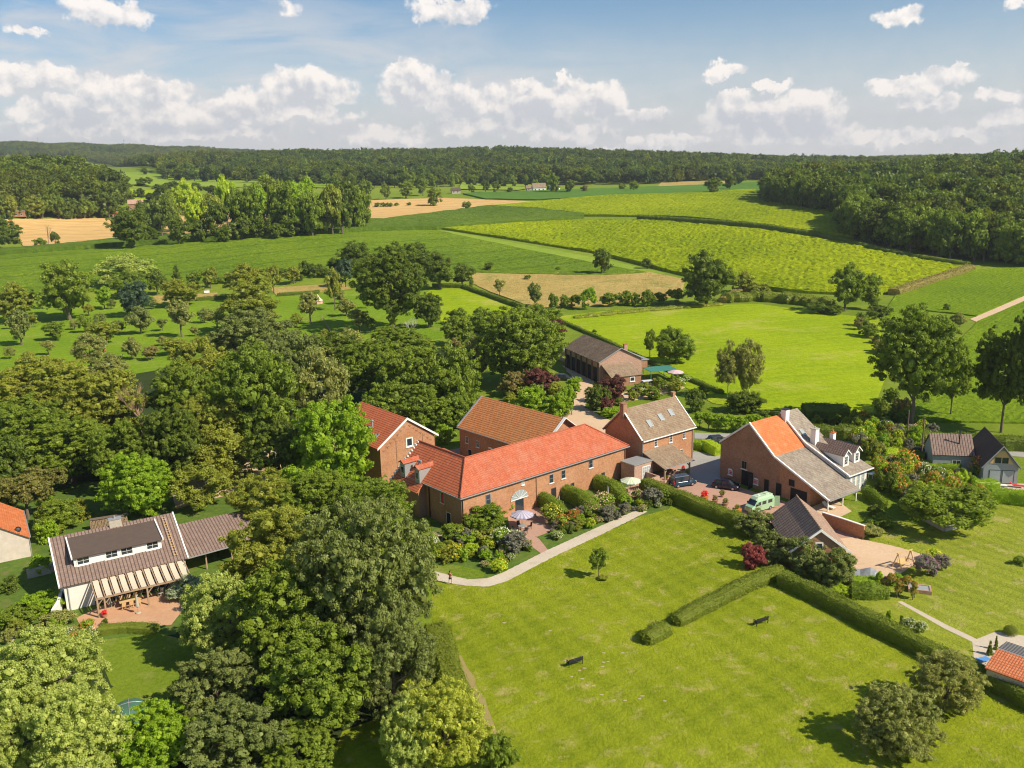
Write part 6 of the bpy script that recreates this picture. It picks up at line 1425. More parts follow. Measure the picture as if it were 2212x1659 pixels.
hedge([(425,650),(490,645)], 2, 1.3, 'dark', "low dark hedge at the orchard's dry strip, western piece", dens=8, ls=.35, seed=29)
hedge([(1240,688),(1400,672),(1500,664),(1560,660)], 3, 1.0, 'olive', 'rough grassy hedge foot along the top of the pasture', dens=6, ls=.4, seed=30, wob=.5, round_=1)
# ------------------------------------------------------------------ garden plants
def perennial(u, v, r_px, lf, fl, label, group, name='flower_shrub', hk=.75, p=None):
    p = p or G(u, v); d = (p - Vector((0, 0, CAM_H))).length; R_ = r_px * 1.22 * d / FPX; H_ = R_ * hk * 1.15
    TREE_N[0] += 1; sd = TREE_N[0]
    o = empty(name, (p.x, p.y, p.z - .02), 0, label, 'shrub', group)
    c = link('foliage', crown_mesh('small', sd % 6 + 1, L[lf]), o); c.location = (0, 0, H_ * .85); c.scale = (R_, R_, H_); c.rotation_euler = (0, 0, sd)
    if fl:
        f = link('flowers', bloom_mesh(sd % 3 + 1, L[fl]), o); f.location = (0, 0, H_ * .9); f.scale = (R_ * 1.03, R_ * 1.03, H_ * 1.08); f.rotation_euler = (0, 0, sd)
    return o
_bl = {}
def bloom_mesh(seed, mat):
    k = (seed, mat.name)
    if k in _bl: return _bl[k]
    rng = np.random.default_rng(seed); d = rdir(rng, 620); d[:, 2] = np.abs(d[:, 2]); d = d[:170]
    P = d * (1 + rng.normal(size=len(d)) * .06)[:, None]; N = d + rng.normal(size=d.shape) * .4; N /= np.linalg.norm(N, axis=1)[:, None]
    V = leaf_quads(rng, P, N, .12 * rng.uniform(.7, 1.3, len(d)), .95); _bl[k] = mesh_np('flowers', V, np.arange(len(V)).reshape(-1, 4), mat); return _bl[k]
def noise_np(p): return np.sin(p[:, 0] * 3.1 + np.sin(p[:, 1] * 2.3) * 2) * np.cos(p[:, 1] * 2.7 + p[:, 2] * 1.9)
g1 = 'plants in the farmhouse flower bed'
for (u, v, r, lf, fl, lab) in ((1192,1128,20,'mid','yellowfl','yellow-flowering clump in the middle of the farmhouse bed'), (1215,1140,14,'bright','orangefl','orange-flowering clump beside the yellow one'),
    (1302,1100,19,'bright','pinkfl','pink rose mass beside the path, nearer the ivy screens'), (1275,1112,14,'mid','pinkfl','pale pink roses below the larger pink mass'), (1376,1078,11,'mid','pinkfl','coral rose clump near the pale green parasol'),
    (1314,1122,17,'lavender',None,'rounded lavender cushion by the path'), (1118,1196,24,'lavender',None,'wide grey lavender mass at the path bend'), (1085,1180,20,'bright','whitefl','white hydrangea mass in the flower bed'), (1112,1172,14,'bright','whitefl','smaller white hydrangea near the brick path'),
    (1078,1236,15,'lime','yellowfl','golden cushion plant at the bend of the gravel path'), (1045,1206,14,'lavender',None,'small grey cushion beside the golden plant'), (1140,1185,10,'bright','redfl','small red-flowering plant at the brick path'),
    (1240,1128,14,'mid','redfl','red-flowering shrub near the striped parasol terrace'), (1408,1092,20,'lavender',None,'grey-green mound along the path end'), (1430,1082,16,'mid',None,'green mound at the foot of the long hedge'), (1404,1066,12,'grey',None,'soft grey shrub beside the long hedge'),
    (985,1210,18,'olive','yellowfl','yellowish shrub near the walking person'), (1020,1198,14,'lime',None,'lime-green clump in front of the olive shrub'), (948,1205,16,'mid',None,'leafy clump nearest the great tree'), (1350,1095,14,'bright',None,'leafy clump beside the lavender cushion'),
    (1030,1142,10,'mid','redfl','red-flowering plant under the rounded shrub'), (1262,1085,8,'bright','whitefl','white-flowering plant on the garden terrace')):
    perennial(u, v, r, lf, fl, lab, g1)
def fill(poly, n, seed, label, group, rr=(5, 12), pal=(('mid', None),), hk=.8, mind=.9):
    r = random.Random(seed); P = polyw(poly, dens=1); xs = [p.x for p in P]; yy = [p.y for p in P]; got = []
    for _ in range(n * 30):
        if len(got) >= n: break
        x, y = r.uniform(min(xs), max(xs)), r.uniform(min(yy), max(yy))
        if not inside([(p.x, p.y) for p in P], np.array([x]), np.array([y]))[0]: continue
        if any((x - a) ** 2 + (y - b) ** 2 < mind ** 2 for a, b in got): continue
        got.append((x, y)); lf, fl = r.choice(pal); p = Vector((x, y, h1(x, y))); perennial(0, 0, r.uniform(*rr), lf, fl, label, group, p=p, hk=hk * r.uniform(.7, 1.3))
palA = (('mid', None), ('bright', None), ('olive', None), ('mid', 'pinkfl'), ('bright', 'yellowfl'), ('dark', None), ('mid', 'whitefl'), ('lavender', None))
fill([(935,1165),(1000,1150),(1110,1165),(1150,1190),(1075,1228),(1000,1222),(935,1215)], 44, 1, "low perennial filling the farmhouse bed's shady end", g1, (7, 13), palA)
fill([(1185,1150),(1250,1110),(1370,1085),(1440,1072),(1452,1090),(1385,1108),(1290,1135),(1195,1178)], 52, 2, "low perennial filling the farmhouse bed's sunny end", g1, (6, 11), palA)
palB = palA + (('bright', 'orangefl'), ('lime', None), ('olive', None), ('bright', None), ('sage', None), ('mid', 'orangefl'))
fill([(1895,1010),(1990,1030),(2080,1050),(2125,1070),(2040,1080),(1960,1085),(1900,1060)], 95, 3, 'low plant in the wild cottage garden', 'plants in the cottage garden', (8, 14), palB, 1.0, 1.0)
fill([(1830,925),(2010,940),(2030,985),(1935,980),(1880,1000),(1840,960)], 52, 4, 'leafy plant in the garden along the lane', 'plants in the lane garden', (8, 15), palB, 1.0, 1.5)
fill([(75,1110),(170,1100),(200,1135),(130,1150),(95,1190)], 16, 5, 'low shrub in the garden behind the white house', 'shrubs behind the white house', (9, 18), (('mid', None), ('bright', None), ('olive', None), ('dark', 'yellowfl')))
fill([(20,1380),(130,1345),(200,1370),(210,1390),(120,1420),(10,1430)], 22, 6, 'low flowering plant between patio and willow', 'plants beside the patio', (8, 15), (('sage', None), ('mid', 'whitefl'), ('olive', None), ('bright', None), ('bright', 'orangefl')))
fill([(1100,835),(1250,800),(1260,880),(1180,900),(1080,880)], 18, 7, 'low shrub among the trees by the drive', 'shrubs by the drive', (9, 18), (('mid', None), ('bright', None), ('olive', None)))
fill([(1475,828),(1500,815),(1460,850),(1380,862),(1330,880),(1380,845)], 12, 8, 'low shrub in the garden by the parked cars', 'shrubs by the parked cars', (7, 13), (('mid', None), ('olive', None), ('bright', 'whitefl')))
fill([(1650,905),(1900,915),(1960,905),(1900,925),(1680,930)], 22, 9, 'scrubby plant on the verge below the pasture', 'verge plants below the pasture', (8, 15), (('dark', None), ('mid', None), ('hedgebrown', None), ('olive', None)))
fill([(1850,690),(1960,665),(1930,700),(1900,800),(1890,870),(1870,760)], 10, 10, 'scrubby plant on the eastern pasture rim', 'plants on the pasture rim', (8, 14), (('dark', None), ('mid', None), ('hedgebrown', None)))
perennial(1952, 1025, 24, 'bright', 'orangefl', 'orange-red lily drift beside the cottage', 'flower drifts'); perennial(2120, 1030, 20, 'mid', 'orangefl', 'orange flower drift before the boarded house', 'flower drifts')
for (u, v, r, lf, fl, lab) in ((1999,1243,20,'lavender','mauvefl','grey-mauve heather mound by the sandy yard'), (2034,1228,14,'lavender','mauvefl','mauve-topped heather mound farthest on the lawn'), (2013,1215,14,'lime','yellowfl','yellowish shrub between the heather mounds'),
    (1962,1358,11,'mid','whitefl','white roses beside the long lower hedge'), (1988,1366,11,'mid','whitefl','pale flowering clump next to the white roses'), (1932,1262,12,'bright',None,'leafy clump at the foot of the rose arch')): perennial(u, v, r, lf, fl, lab, 'plants round the sandy yard')
tree(1900, 1252, 9, 17, 'column', 'lime', 'small golden column conifer at the sandy yard', 1.0, name='topiary')
tree(1920, 1330, 6, 11, 'column', 'bright', 'small upright topiary on the lower lawn, nearer the arch', 1.0, name='topiary'); tree(1947, 1342, 4, 12, 'column', 'mid', 'slimmer upright topiary on the lower lawn', 1.0, name='topiary')
tree(2183, 1364, 14, 13, 'ball', 'hedge', 'clipped ball of box above the stone patio', .95, name='topiary')
tree(2139, 1400, 8, 15, 'cone', 'hedge', 'clipped box cone at the patio, broader one', 1.0, name='topiary'); tree(2152, 1390, 5, 15, 'cone', 'hedge', 'clipped box cone at the patio, narrower one', 1.0, name='topiary')
tree(1284, 717, 5, 5, 'small', 'dark', 'tiny round bush behind the long farm', .95, name='topiary')

# ------------------------------------------------------------------ vehicles
def paint(name, c): return m_plain(name, c, .25, .1, .03, spec=.7)
MAT['tyre'] = m_plain('tyre', (.02, .02, .02), .9); MAT['rim'] = m_plain('rim', (.5, .5, .52), .35, .7); MAT['lamp'] = m_plain('lamp_glass', (.75, .75, .72), .1, spec=.9); MAT['tail'] = m_plain('tail_lamp', (.5, .02, .02), .3); MAT['plate'] = m_plain('number_plate', (.75, .62, .08), .5)
def loft(secs):
    """secs: list of (x, [(y,z)...]) cross-sections"""
    m = MB(); n = len(secs[0][1])
    for x, s in secs: m.v += [(x, y, z) for y, z in s]
    for i in range(len(secs) - 1):
        for j in range(n): a, b = j, (j + 1) % n; m.f.append((i*n + a, i*n + b, (i+1)*n + b, (i+1)*n + a))
    m.f.append(tuple(reversed(range(n)))); m.f.append(tuple((len(secs) - 1) * n + j for j in range(n))); return m
def car(u, v, deg, col, label, style='hatch', name='parked_car'):
    p = G(u, v); o = empty(name, (p.x, p.y, p.z + .06), rad(deg), label, 'car'); pm = paint('car_paint', col)
    Lc, Wd = (4.3, .87) if style != 'estate' else (4.6, .88)
    def sec(w, z0, z1, w2=None): w2 = w2 or w * .93; return [(-w * .96, z0), (w * .96, z0), (w, z0 + .22), (w, z1 - .15), (w2, z1), (-w2, z1), (-w, z1 - .15), (-w, z0 + .22)]
    hl = Lc / 2; body = loft([(-hl, sec(Wd * .86, .3, .72)), (-hl + .18, sec(Wd, .2, .93)), (-hl + .9, sec(Wd, .18, .98)), (0.2, sec(Wd, .18, .96)), (hl - 1.25, sec(Wd, .18, .95)), (hl - .3, sec(Wd * .95, .2, .80)), (hl, sec(Wd * .82, .28, .62))])
    b = body.build('body', pm, o, True)
    top = dict(hatch=1.47, van=1.80, estate=1.45)[style]; r0, r1 = dict(hatch=(-hl + .35, .55), van=(-hl + .1, .75), estate=(-hl + .25, .5))[style]
    def cab(w, z): return [(-w, .9), (w, .9), (w * .86, z), (-w * .86, z)]
    g = loft([(r0 - .12, cab(Wd * .9, .95)), (r0 + (.45 if style == 'hatch' else .18), cab(Wd * .93, top - .03)), (r1, cab(Wd * .93, top - .03)), (r1 + .85, cab(Wd * .9, .95))]); g.build('windows', MAT['glass'], o)
    rf = loft([(r0 + (.42 if style == 'hatch' else .14), [(-Wd * .81, top - .03), (Wd * .81, top - .03), (Wd * .72, top + .05), (-Wd * .72, top + .05)]), (r1 + .02, [(-Wd * .81, top - .03), (Wd * .81, top - .03), (Wd * .72, top + .05), (-Wd * .72, top + .05)])]); rf.build('roof', pm, o)
    pl = MB()
    for s in (-1, 1):
        for x in (r0 + .2, r0 + 1.35, r1 + .0): pl.bar((x, s * Wd * .93, .93), (x + (.12 if x < r1 else -.02), s * Wd * .81, top - .02), .09)
    pl.build('window_pillar', pm, o)
    for x in (-hl + .8, hl - .85):
        for s in (-1, 1):
            w = MB().tube([(x, s * (Wd - .18), .30), (x, s * (Wd + .01), .30)], .31, 14).build('wheel', MAT['tyre'], o); MB().tube([(x, s * (Wd - .1), .30), (x, s * (Wd + .025), .30)], .19, 10).build('rim', MAT['rim'], w)
    for s in (-1, 1):
        MB().box(hl - .16, hl - .03, min(s * .45, s * .72), max(s * .45, s * .72), .56, .70).build('headlight', MAT['lamp'], o)
        MB().box(-hl + .0, -hl + .12, min(s * .6, s * .80), max(s * .6, s * .80), .62, .9 if style != 'van' else 1.3).build('tail_light', MAT['tail'], o)
        MB().box(.55, .75, min(s * (Wd - .02), s * (Wd + .16)), max(s * (Wd - .02), s * (Wd + .16)), .92, 1.06).build('wing_mirror', pm, o)
    MB().box(-hl - .02, -hl + .05, -.26, .26, .45, .56).build('number_plate', MAT['plate'], o); return o
car(1475, 1049, 20, (.012, .05, .10), 'blue high-roofed car parked behind the long clipped hedge', 'van')
car(1568, 1055, -28, (.012, .012, .03), 'dark blue hatchback parked before the great barn door')
car(1377, 853, -20, (.015, .018, .022), 'black car parked nearest the far brick gable')
car(1404, 835, 12, (.75, .75, .74), 'white estate car parked under the green carport', 'estate')
car(1216, 821, -15, (.03, .035, .04), 'dark car with bright roof reflection at the timber-fronted farm', 'estate')
car(1996, 984, -35, (.02, .022, .026), 'black car in the lane garden, left of the boarded house')
car(1550, 958, 10, (.02, .022, .026), 'black car half hidden behind the barn corner on the lane', 'hatch')
# camper van
p = G(1640, 1102); cv = empty('camper_van', (p.x, p.y, .06), rad(212), 'pale green camper van with raised roof beside the long hedge', 'camper van'); cv.scale = (.86, .86, .86); MAT['mint'] = paint('mint_paint', (.36, .56, .34))
s6 = lambda w, z0, z1: [(-w, z0), (w, z0), (w, z1 - .35), (w * .86, z1), (-w * .86, z1), (-w, z1 - .35)]
loft([(-2.7, s6(.98, .35, 2.25)), (-2.55, s6(1.0, .3, 2.4)), (1.0, s6(1.0, .3, 2.4)), (1.45, s6(1.0, .3, 2.3)), (2.15, s6(.98, .3, 1.45)), (2.7, s6(.93, .32, 1.2))]).build('body', MAT['mint'], cv)
MAT['mintpale'] = paint('pale_mint', (.52, .68, .48)); loft([(-2.4, [(-.8, 2.38), (.8, 2.38), (.72, 2.75), (-.72, 2.75)]), (1.2, [(-.8, 2.38), (.8, 2.38), (.72, 2.75), (-.72, 2.75)]), (1.6, [(-.7, 2.25), (.7, 2.25), (.6, 2.4), (-.6, 2.4)])]).build('raised_roof', MAT['mintpale'], cv)
MB().slab([(1.50, -.82, 2.22), (2.12, -.86, 1.48), (2.12, .86, 1.48), (1.50, .82, 2.22)], .04, (-.75, 0, -.65)).build('windscreen', MAT['glass'], cv)
for s in (-1, 1):
    for x0, x1 in ((-2.1, -1.1), (-.6, .35), (.7, 1.35)):
        MB().box(x0, x1, min(s * .985, s * 1.03), max(s * .985, s * 1.03), 1.35, 1.95).build('window', MAT['glass'], cv)
    MB().box(2.6, 2.72, min(s * .5, s * .8), max(s * .5, s * .8), .75, .95).build('headlight', MAT['lamp'], cv)
    MB().box(1.6, 1.8, min(s * 1.0, s * 1.25), max(s * 1.0, s * 1.25), 1.4, 1.7).build('wing_mirror', MAT['black'], cv)
    for x in (-1.7, 1.75):
        w = MB().tube([(x, s * .78, .33), (x, s * 1.01, .33)], .34, 14).build('wheel', MAT['tyre'], cv); MB().tube([(x, s * .8, .33), (x, s * 1.03, .33)], .2, 10).build('rim', MAT['rim'], w)
MB().box(-1.9, -1.1, -.4, .4, 2.74, 2.86).build('roof_hatch', MAT['mintpale'], cv); MB().box(.1, .5, -.2, .2, 2.74, 2.84).build('roof_vent', MAT['white'], cv)
MB().slab([(-2.72, .95, .4), (-3.4, 1.55, .4), (-3.4, 1.55, 2.3), (-2.72, .95, 2.3)], .05).build('rear_door', MAT['mint'], cv)

# ------------------------------------------------------------------ garden furniture
def stripes(name, a, b_, n):
    m, t, b = new_mat(name); tc = node(t, 'ShaderNodeTexCoord'); s = node(t, 'ShaderNodeSeparateXYZ'); t.links.new(tc.outputs['Object'], s.inputs[0])
    w = math_n(t, 'SINE', math_n(t, 'MULTIPLY', math_n(t, 'ARCTAN2', s.outputs[1], s.outputs[0]), n)); t.links.new(mixc(t, ramp(t, w, -.3, .3), a, b_), b.inputs['Base Color']); b.inputs['Roughness'].default_value = .9; return m
MAT['lilac'] = stripes('lilac_stripes', (.34, .31, .40), (.50, .47, .55), 16); MAT['palegreen'] = stripes('pale_green_stripes', (.50, .56, .38), (.62, .66, .50), 16); MAT['pinkcloth'] = m_plain('pink_cloth', (.62, .45, .47), .9); MAT['greycloth'] = m_plain('grey_blue_cloth', (.27, .28, .33), .9); MAT['beigecloth'] = m_plain('sage_cloth', (.42, .40, .32), .9)
def parasol(u, v, R_, H_, mat, label, open_=True, p=None):
    p = p or G(u, v); o = empty('parasol', (p.x, p.y, p.z + .06), 0.3, label, 'parasol'); MB().tube([(0, 0, 0), (0, 0, H_ + .12)], .03, 8).build('pole', MAT['timber'], o); MB().lathe([(.001, .0), (.32, 0), (.30, .08), (.05, .12)], 14).build('base', MAT['stone'], o)
    m = MB(); n = 8
    if open_:
        rim = [(math.cos(6.2832 * j / n) * R_, math.sin(6.2832 * j / n) * R_, H_ - .52) for j in range(n)]; mid = [(x * .5, y * .5, H_ - .2) for x, y, z in rim]
        for j in range(n):
            k = (j + 1) % n; m.face(mid[j], rim[j], rim[k], mid[k]); m.face((0, 0, H_), mid[j], mid[k]); m.face(rim[j], (rim[j][0], rim[j][1], rim[j][2] - .16), (rim[k][0], rim[k][1], rim[k][2] - .16), rim[k])
        c = m.build('canopy', mat, o); rb = MB()
        for j in range(n): rb.bar((0, 0, H_ - .03), (rim[j][0], rim[j][1], rim[j][2] - .02), .025)
        rb.build('ribs', MAT['timber'], c)
    else: MB().lathe([(.04, H_), (.10, H_ - .3), (.16, H_ - 1.0), (.24, H_ - 1.6), (.16, H_ - 1.7), (.03, H_ - 1.65)], 10).build('canopy', mat, o)
    return o
parasol(1128, 1140, 1.75, 2.55, MAT['lilac'], 'open lilac-striped parasol over the table in front of the farmhouse')
parasol(1362, 1064, 1.7, 2.5, MAT['palegreen'], 'open pale green parasol at the end of the long hedge')
parasol(1313, 1083, .3, 2.5, MAT['greycloth'], 'folded grey-blue parasol between the ivy screens', False)
parasol(1208, 1096, .3, 1.9, MAT['greycloth'], 'small folded grey parasol by the farmhouse door', False)
parasol(299, 1325, .3, 2.5, MAT['beigecloth'], 'folded sage-coloured parasol on the terracotta patio', False)
parasol(1459, 822, 2.0, 2.6, MAT['pinkcloth'], 'pink parasol on the grass beside the green carport')
def chair(x, y, rz, mat, label, group, z=.06, cat='chair'):
    o = empty('garden_chair', (x, y, z), rz, label, cat, group); MB().box(-.24, .24, -.24, .24, .42, .46).build('seat', mat, o); m = MB().slab([(-.24, .24, .46), (.24, .24, .46), (.24, .34, .98), (-.24, .34, .98)], .04); m.build('backrest', mat, o)
    for a in (-.21, .21):
        for b_ in (-.21, .21): MB().bar((a, b_, 0), (a, b_, .42), .04).build('leg', mat, o)
    return o
def table(p, w, d, mat, label, rz=0, round_=False, z=.06):
    o = empty('garden_table', (p.x, p.y, p.z + z), rz, label, 'table'); (MB().lathe([(.001, .75), (w / 2, .75), (w / 2, .71), (.001, .71)], 18) if round_ else MB().box(-w/2, w/2, -d/2, d/2, .71, .75)).build('tabletop', mat, o)
    for a in (-1, 1):
        for b_ in (-1, 1): MB().bar((a * w * .36, b_ * d * .36, 0), (a * w * .36, b_ * d * .36, .71), .06).build('leg', mat, o)
    return o
t1 = G(1128, 1142); table(t1 + Vector((0, -.75, 0)), 1.2, 1.2, MAT['zinc'], 'round grey table under the lilac-striped parasol', 0, True)
for i in range(4):
    a = .4 + i * 1.57; chair(t1.x + math.cos(a) * 1.15, t1.y - .75 + math.sin(a) * 1.15, a - math.pi / 2, MAT['black'], 'dark metal chair at the round grey table', 'chairs at the round grey table')
c1 = G(1160, 1125); chair(c1.x, c1.y, .9, MAT['timber'], 'brown wooden deckchair behind the striped parasol', 'deckchairs'); c1 = G(1176, 1118); chair(c1.x, c1.y, -.6, MAT['timber'], 'brown wooden armchair nearest the ivy screen', 'deckchairs')
t2 = G(1240, 1112); table(t2, .8, .8, MAT['white'], 'small round white table beside an ivy screen', 0, True); chair(t2.x - .9, t2.y + .2, 1.2, MAT['timber'], 'pinkish chair beside the small round white table', 'terrace chairs')
t3 = G(950, 1166); table(t3, 1.0, 1.0, MAT['pinkcloth'], 'small round table with pale top among the bed shrubs', 0, True)
# veranda furniture, in the white house's own frame
Mv = Matrix.Translation(Hh.location) @ Matrix.Rotation(Hh.rotation_euler.z, 4, 'Z')
q = Mv @ Vector((7.0, -2.6, 0)); table(Vector((q.x, q.y, 0)), 2.6, 1.0, MAT['oak'], 'long wooden dining table on the terracotta patio', rad(31))
for i in range(6):
    q = Mv @ Vector((6.1 + (i % 3) * .85, -3.4 if i < 3 else -1.8, 0)); chair(q.x, q.y, rad(31) + (math.pi if i < 3 else 0), MAT['oak'], 'wooden chair at the long dining table', 'chairs at the long dining table')
q = Mv @ Vector((4.9, -1.9, 0)); chair(q.x, q.y, rad(60), MAT['beigecloth'], 'cushioned armchair at the near end of the veranda', 'veranda seats'); q = Mv @ Vector((10.6, -2.2, 0)); chair(q.x, q.y, rad(-20), MAT['beigecloth'], 'cushioned armchair at the far end of the veranda', 'veranda seats')
def pot(u, v, r, h, potm, lf, fl, label, pr, p=None):
    p = p or G(u, v); o = empty('planter', (p.x, p.y, p.z + .04), 0, label, 'planter'); MB().lathe([(r * .7, 0), (r, h), (r * .9, h), (r * .85, h - .06), (.001, h - .06)], 14).build('pot', potm, o)
    c = link('plant', crown_mesh('small', 2, L[lf]), o); c.location = (0, 0, h + pr * .6); c.scale = (pr, pr, pr * .8)
    if fl: f = link('flowers', bloom_mesh(1, L[fl]), o); f.location = (0, 0, h + pr * .6); f.scale = (pr * 1.04, pr * 1.04, pr * .9)
MAT['orangepot'] = m_plain('orange_tub', (.55, .20, .04), .6); MAT['claypot'] = m_plain('clay_pot', (.38, .20, .13), .85)
pot(1522, 1082, .62, .75, MAT['orangepot'], 'redfl', 'redfl', 'orange wooden tub overflowing with red flowers', .62); pot(1592, 1110, .72, .8, MAT['orangepot'], 'olive', None, 'orange wooden tub with yellowish plant beside the camper van', .45)
pot(1545, 1086, .5, .5, MAT['claypot'], 'hedgebrown', 'pinkfl', 'clay pot with reddish plant, middle of the courtyard', .45); pot(1567, 1092, .5, .45, MAT['claypot'], 'sage', None, 'clay pot with grey-green plant next to the camper van tub', .5)
pot(1560, 1074, .3, .4, MAT['claypot'], 'sage', None, 'tall spiky potted plant near the dark blue car', .55); pot(1484, 1026, .3, .4, MAT['claypot'], 'bright', None, 'small potted tree beside the blue car', .4); pot(1476, 1016, .35, .4, MAT['claypot'], 'redfl', 'redfl', 'clay pot of red flowers at the porch', .3)
pot(227, 1334, .32, .4, MAT['claypot'], 'redfl', 'redfl', 'clay pot of red geraniums at the veranda post', .38); pot(229, 1352, .3, .35, MAT['claypot'], 'dark', None, 'potted dark bush at the patio edge', .4)
for i, (x, y) in enumerate(((3.0, -4.2), (4.6, -4.1), (1.6, -4.0))):
    Md = Matrix.Translation(D.location) @ Matrix.Rotation(D.rotation_euler.z, 4, 'Z'); q = Md @ Vector((x, y, 0)); pot(0, 0, .22, .3, MAT['claypot'], 'mid', None, ('small green potted plant', 'second small green potted plant', 'third small green potted plant')[i] + ' under the timber porch', .26, p=q)
Md = Matrix.Translation(D.location) @ Matrix.Rotation(D.rotation_euler.z, 4, 'Z'); q = Md @ Vector((3.6, -2.4, 0)); table(q, 1.8, .9, MAT['oldtimber'], 'dark table under the timber porch', rad(37))
for i in range(4):
    q = Md @ Vector((3.0 + (i % 2) * 1.1, -3.1 if i < 2 else -1.7, 0)); chair(q.x, q.y, rad(37) + (math.pi if i < 2 else 0), MAT['oldtimber'], 'dark chair at the table under the porch', 'chairs under the porch')

def bench(u, v, rz, label, cush=None):
    p = G(u, v); o = empty('garden_bench', (p.x, p.y, p.z + .02), rz, label, 'bench'); m = MB()
    for i in range(4): m.box(-.85, .85, -.24 + i * .13, -.14 + i * .13, .42, .46)
    m.build('seat', MAT['black'], o); m = MB()
    for i in range(3): m.slab([(-.85, .27 + i * .03, .55 + i * .15), (.85, .27 + i * .03, .55 + i * .15), (.85, .29 + i * .03, .66 + i * .15), (-.85, .29 + i * .03, .66 + i * .15)], .03)
    m.build('backrest', MAT['black'], o)
    for s in (-1, 1):
        MB().bar((s * .8, -.22, 0), (s * .8, -.22, .65), .06).build('leg', MAT['black'], o); MB().bar((s * .8, .26, 0), (s * .8, .34, .95), .06).build('leg', MAT['black'], o); MB().bar((s * .8, -.26, .66), (s * .8, .32, .66), .06).build('armrest', MAT['black'], o)
    if cush: tag(MB().box(-.2, .25, -.16, .18, .47, .60).build('cushion', MAT[cush], None), 'tan cushion lying on the black bench on the lawn', 'cushion').location = (p.x, p.y, p.z + .02)
    return o
bench(1241, 1436, rad(205), 'black metal bench on the worn patch of the front lawn', 'timber'); bench(1643, 1348, rad(205), 'black metal bench standing alone on the lower lawn')
# timber swing frame
p = G(1952, 1225); o = empty('garden_swing', (p.x, p.y, .05), rad(25), 'new timber swing seat with A-frames on the sandy yard', 'swing')
for s in (-1, 1): m = MB().bar((s * 1.2, -.75, 0), (s * 1.1, 0, 2.1), .12).bar((s * 1.2, .75, 0), (s * 1.1, 0, 2.1), .12).bar((s * 1.17, -.45, .8), (s * 1.17, .45, .8), .1); m.build('side_frame', MAT['oak'], o)
MB().bar((-1.35, 0, 2.12), (1.35, 0, 2.12), .14).build('top_beam', MAT['oak'], o); m = MB().box(-.75, .75, -.25, .25, .5, .55); m.slab([(-.75, .26, .55), (.75, .26, .55), (.75, .38, 1.1), (-.75, .38, 1.1)], .04); st = m.build('seat', MAT['oak'], o)
for s in (-1, 1): MB().bar((s * .72, 0, .55), (s * .85, 0, 2.1), .03).build('rope', MAT['timber'], st)
# tarpaulin heap
p = G(1868, 1246); m = MB(); r = random.Random(4); n_ = 9; m.v = []
for i in range(n_):
    for j in range(n_):
        x, y = (i / 4 - 1), (j / 4 - 1); h = (1 - abs(x) ** 3) * (1 - abs(y) ** 2.4) * (1.0 + .25 * math.sin(x * 5)) + r.uniform(0, .08); m.v.append((x * 2.4, y * 1.2, max(h, 0)))
for i in range(n_ - 1):
    for j in range(n_ - 1): a = i * n_ + j; m.f.append((a, a + n_, a + n_ + 1, a + 1))
MAT['tarp'] = m_plain('tarpaulin', (.30, .31, .33), .35, var=.6, scale=1.2, spec=.6); o = m.build('tarpaulin', MAT['tarp']); o.location = (p.x, p.y, .05); o.rotation_euler = (0, 0, rad(-20)); tag(o, 'grey tarpaulin draped over a heap behind the clipped hedge', 'tarpaulin')
# green dome tent
p = G(282, 1548); m = MB(); m.v = []; MAT['tent'] = m_plain('green_tent_cloth', (.07, .16, .11), .5, var=.25, scale=1.0)
prof = [(2.1 * math.cos(a), 1.5 * math.sin(a)) for a in [i * math.pi / 2 / 8 for i in range(9)]]; o = empty('dome_tent', (p.x, p.y, .04), 0, 'green dome tent half under the trees on the small lawn', 'tent'); m = MB().lathe([(max(a, .01), b_) for a, b_ in prof], 20); m.build('tent_cloth', MAT['tent'], o, True)
m = MB()
for k_ in (0.4, 1.97): m.tube([(math.cos(k_) * 2.13 * math.cos(a), math.sin(k_) * 2.13 * math.cos(a), 1.54 * math.sin(a)) for a in [i * math.pi / 10 for i in range(11)]], .03, 6)
m.build('tent_pole', MAT['zinc'], o)
# stone trough pond
p = G(1986, 1276); o = empty('stone_trough', (p.x, p.y, .03), rad(-20), 'low brick trough with grey water beside the lower lawn', 'trough'); m = MB(); m.box(-1.3, 1.3, -.9, -.7, 0, .45); m.box(-1.3, 1.3, .7, .9, 0, .45); m.box(-1.3, -1.1, -.7, .7, 0, .45); m.box(1.1, 1.3, -.7, .7, 0, .45); m.build('rim', MAT['brickpk'], o); MB().box(-1.1, 1.1, -.7, .7, 0, .36).build('water', MAT['glasspale'], o)
# rose arches
for u, v, lab in ((1924, 1286, 'rose-covered timber arch beside the golden conifer'), (1958, 1290, 'rose-covered timber arch at the garden path')):
    p = G(u, v); o = empty('rose_arch', (p.x, p.y, .0), rad(-40), lab, 'arch'); m = MB()
    for s in (-1, 1):
        for t_ in (-.3, .3): m.bar((s * .8, t_, 0), (s * .8, t_, 2.1), .08)
    m.bar((-.95, -.3, 2.12), (.95, -.3, 2.12), .08); m.bar((-.95, .3, 2.12), (.95, .3, 2.12), .08); m.build('frame', MAT['oldtimber'], o)
    for i, (x, z) in enumerate(((-.8, .8), (-.8, 1.6), (.8, .9), (.8, 1.7), (0, 2.2))):
        c = link('rose', crown_mesh('small', i % 6 + 1, L['olive']), o); c.location = (x, 0, z); c.scale = (.5, .55, .6); f = link('flowers', bloom_mesh(i % 3 + 1, L['orangefl']), c)
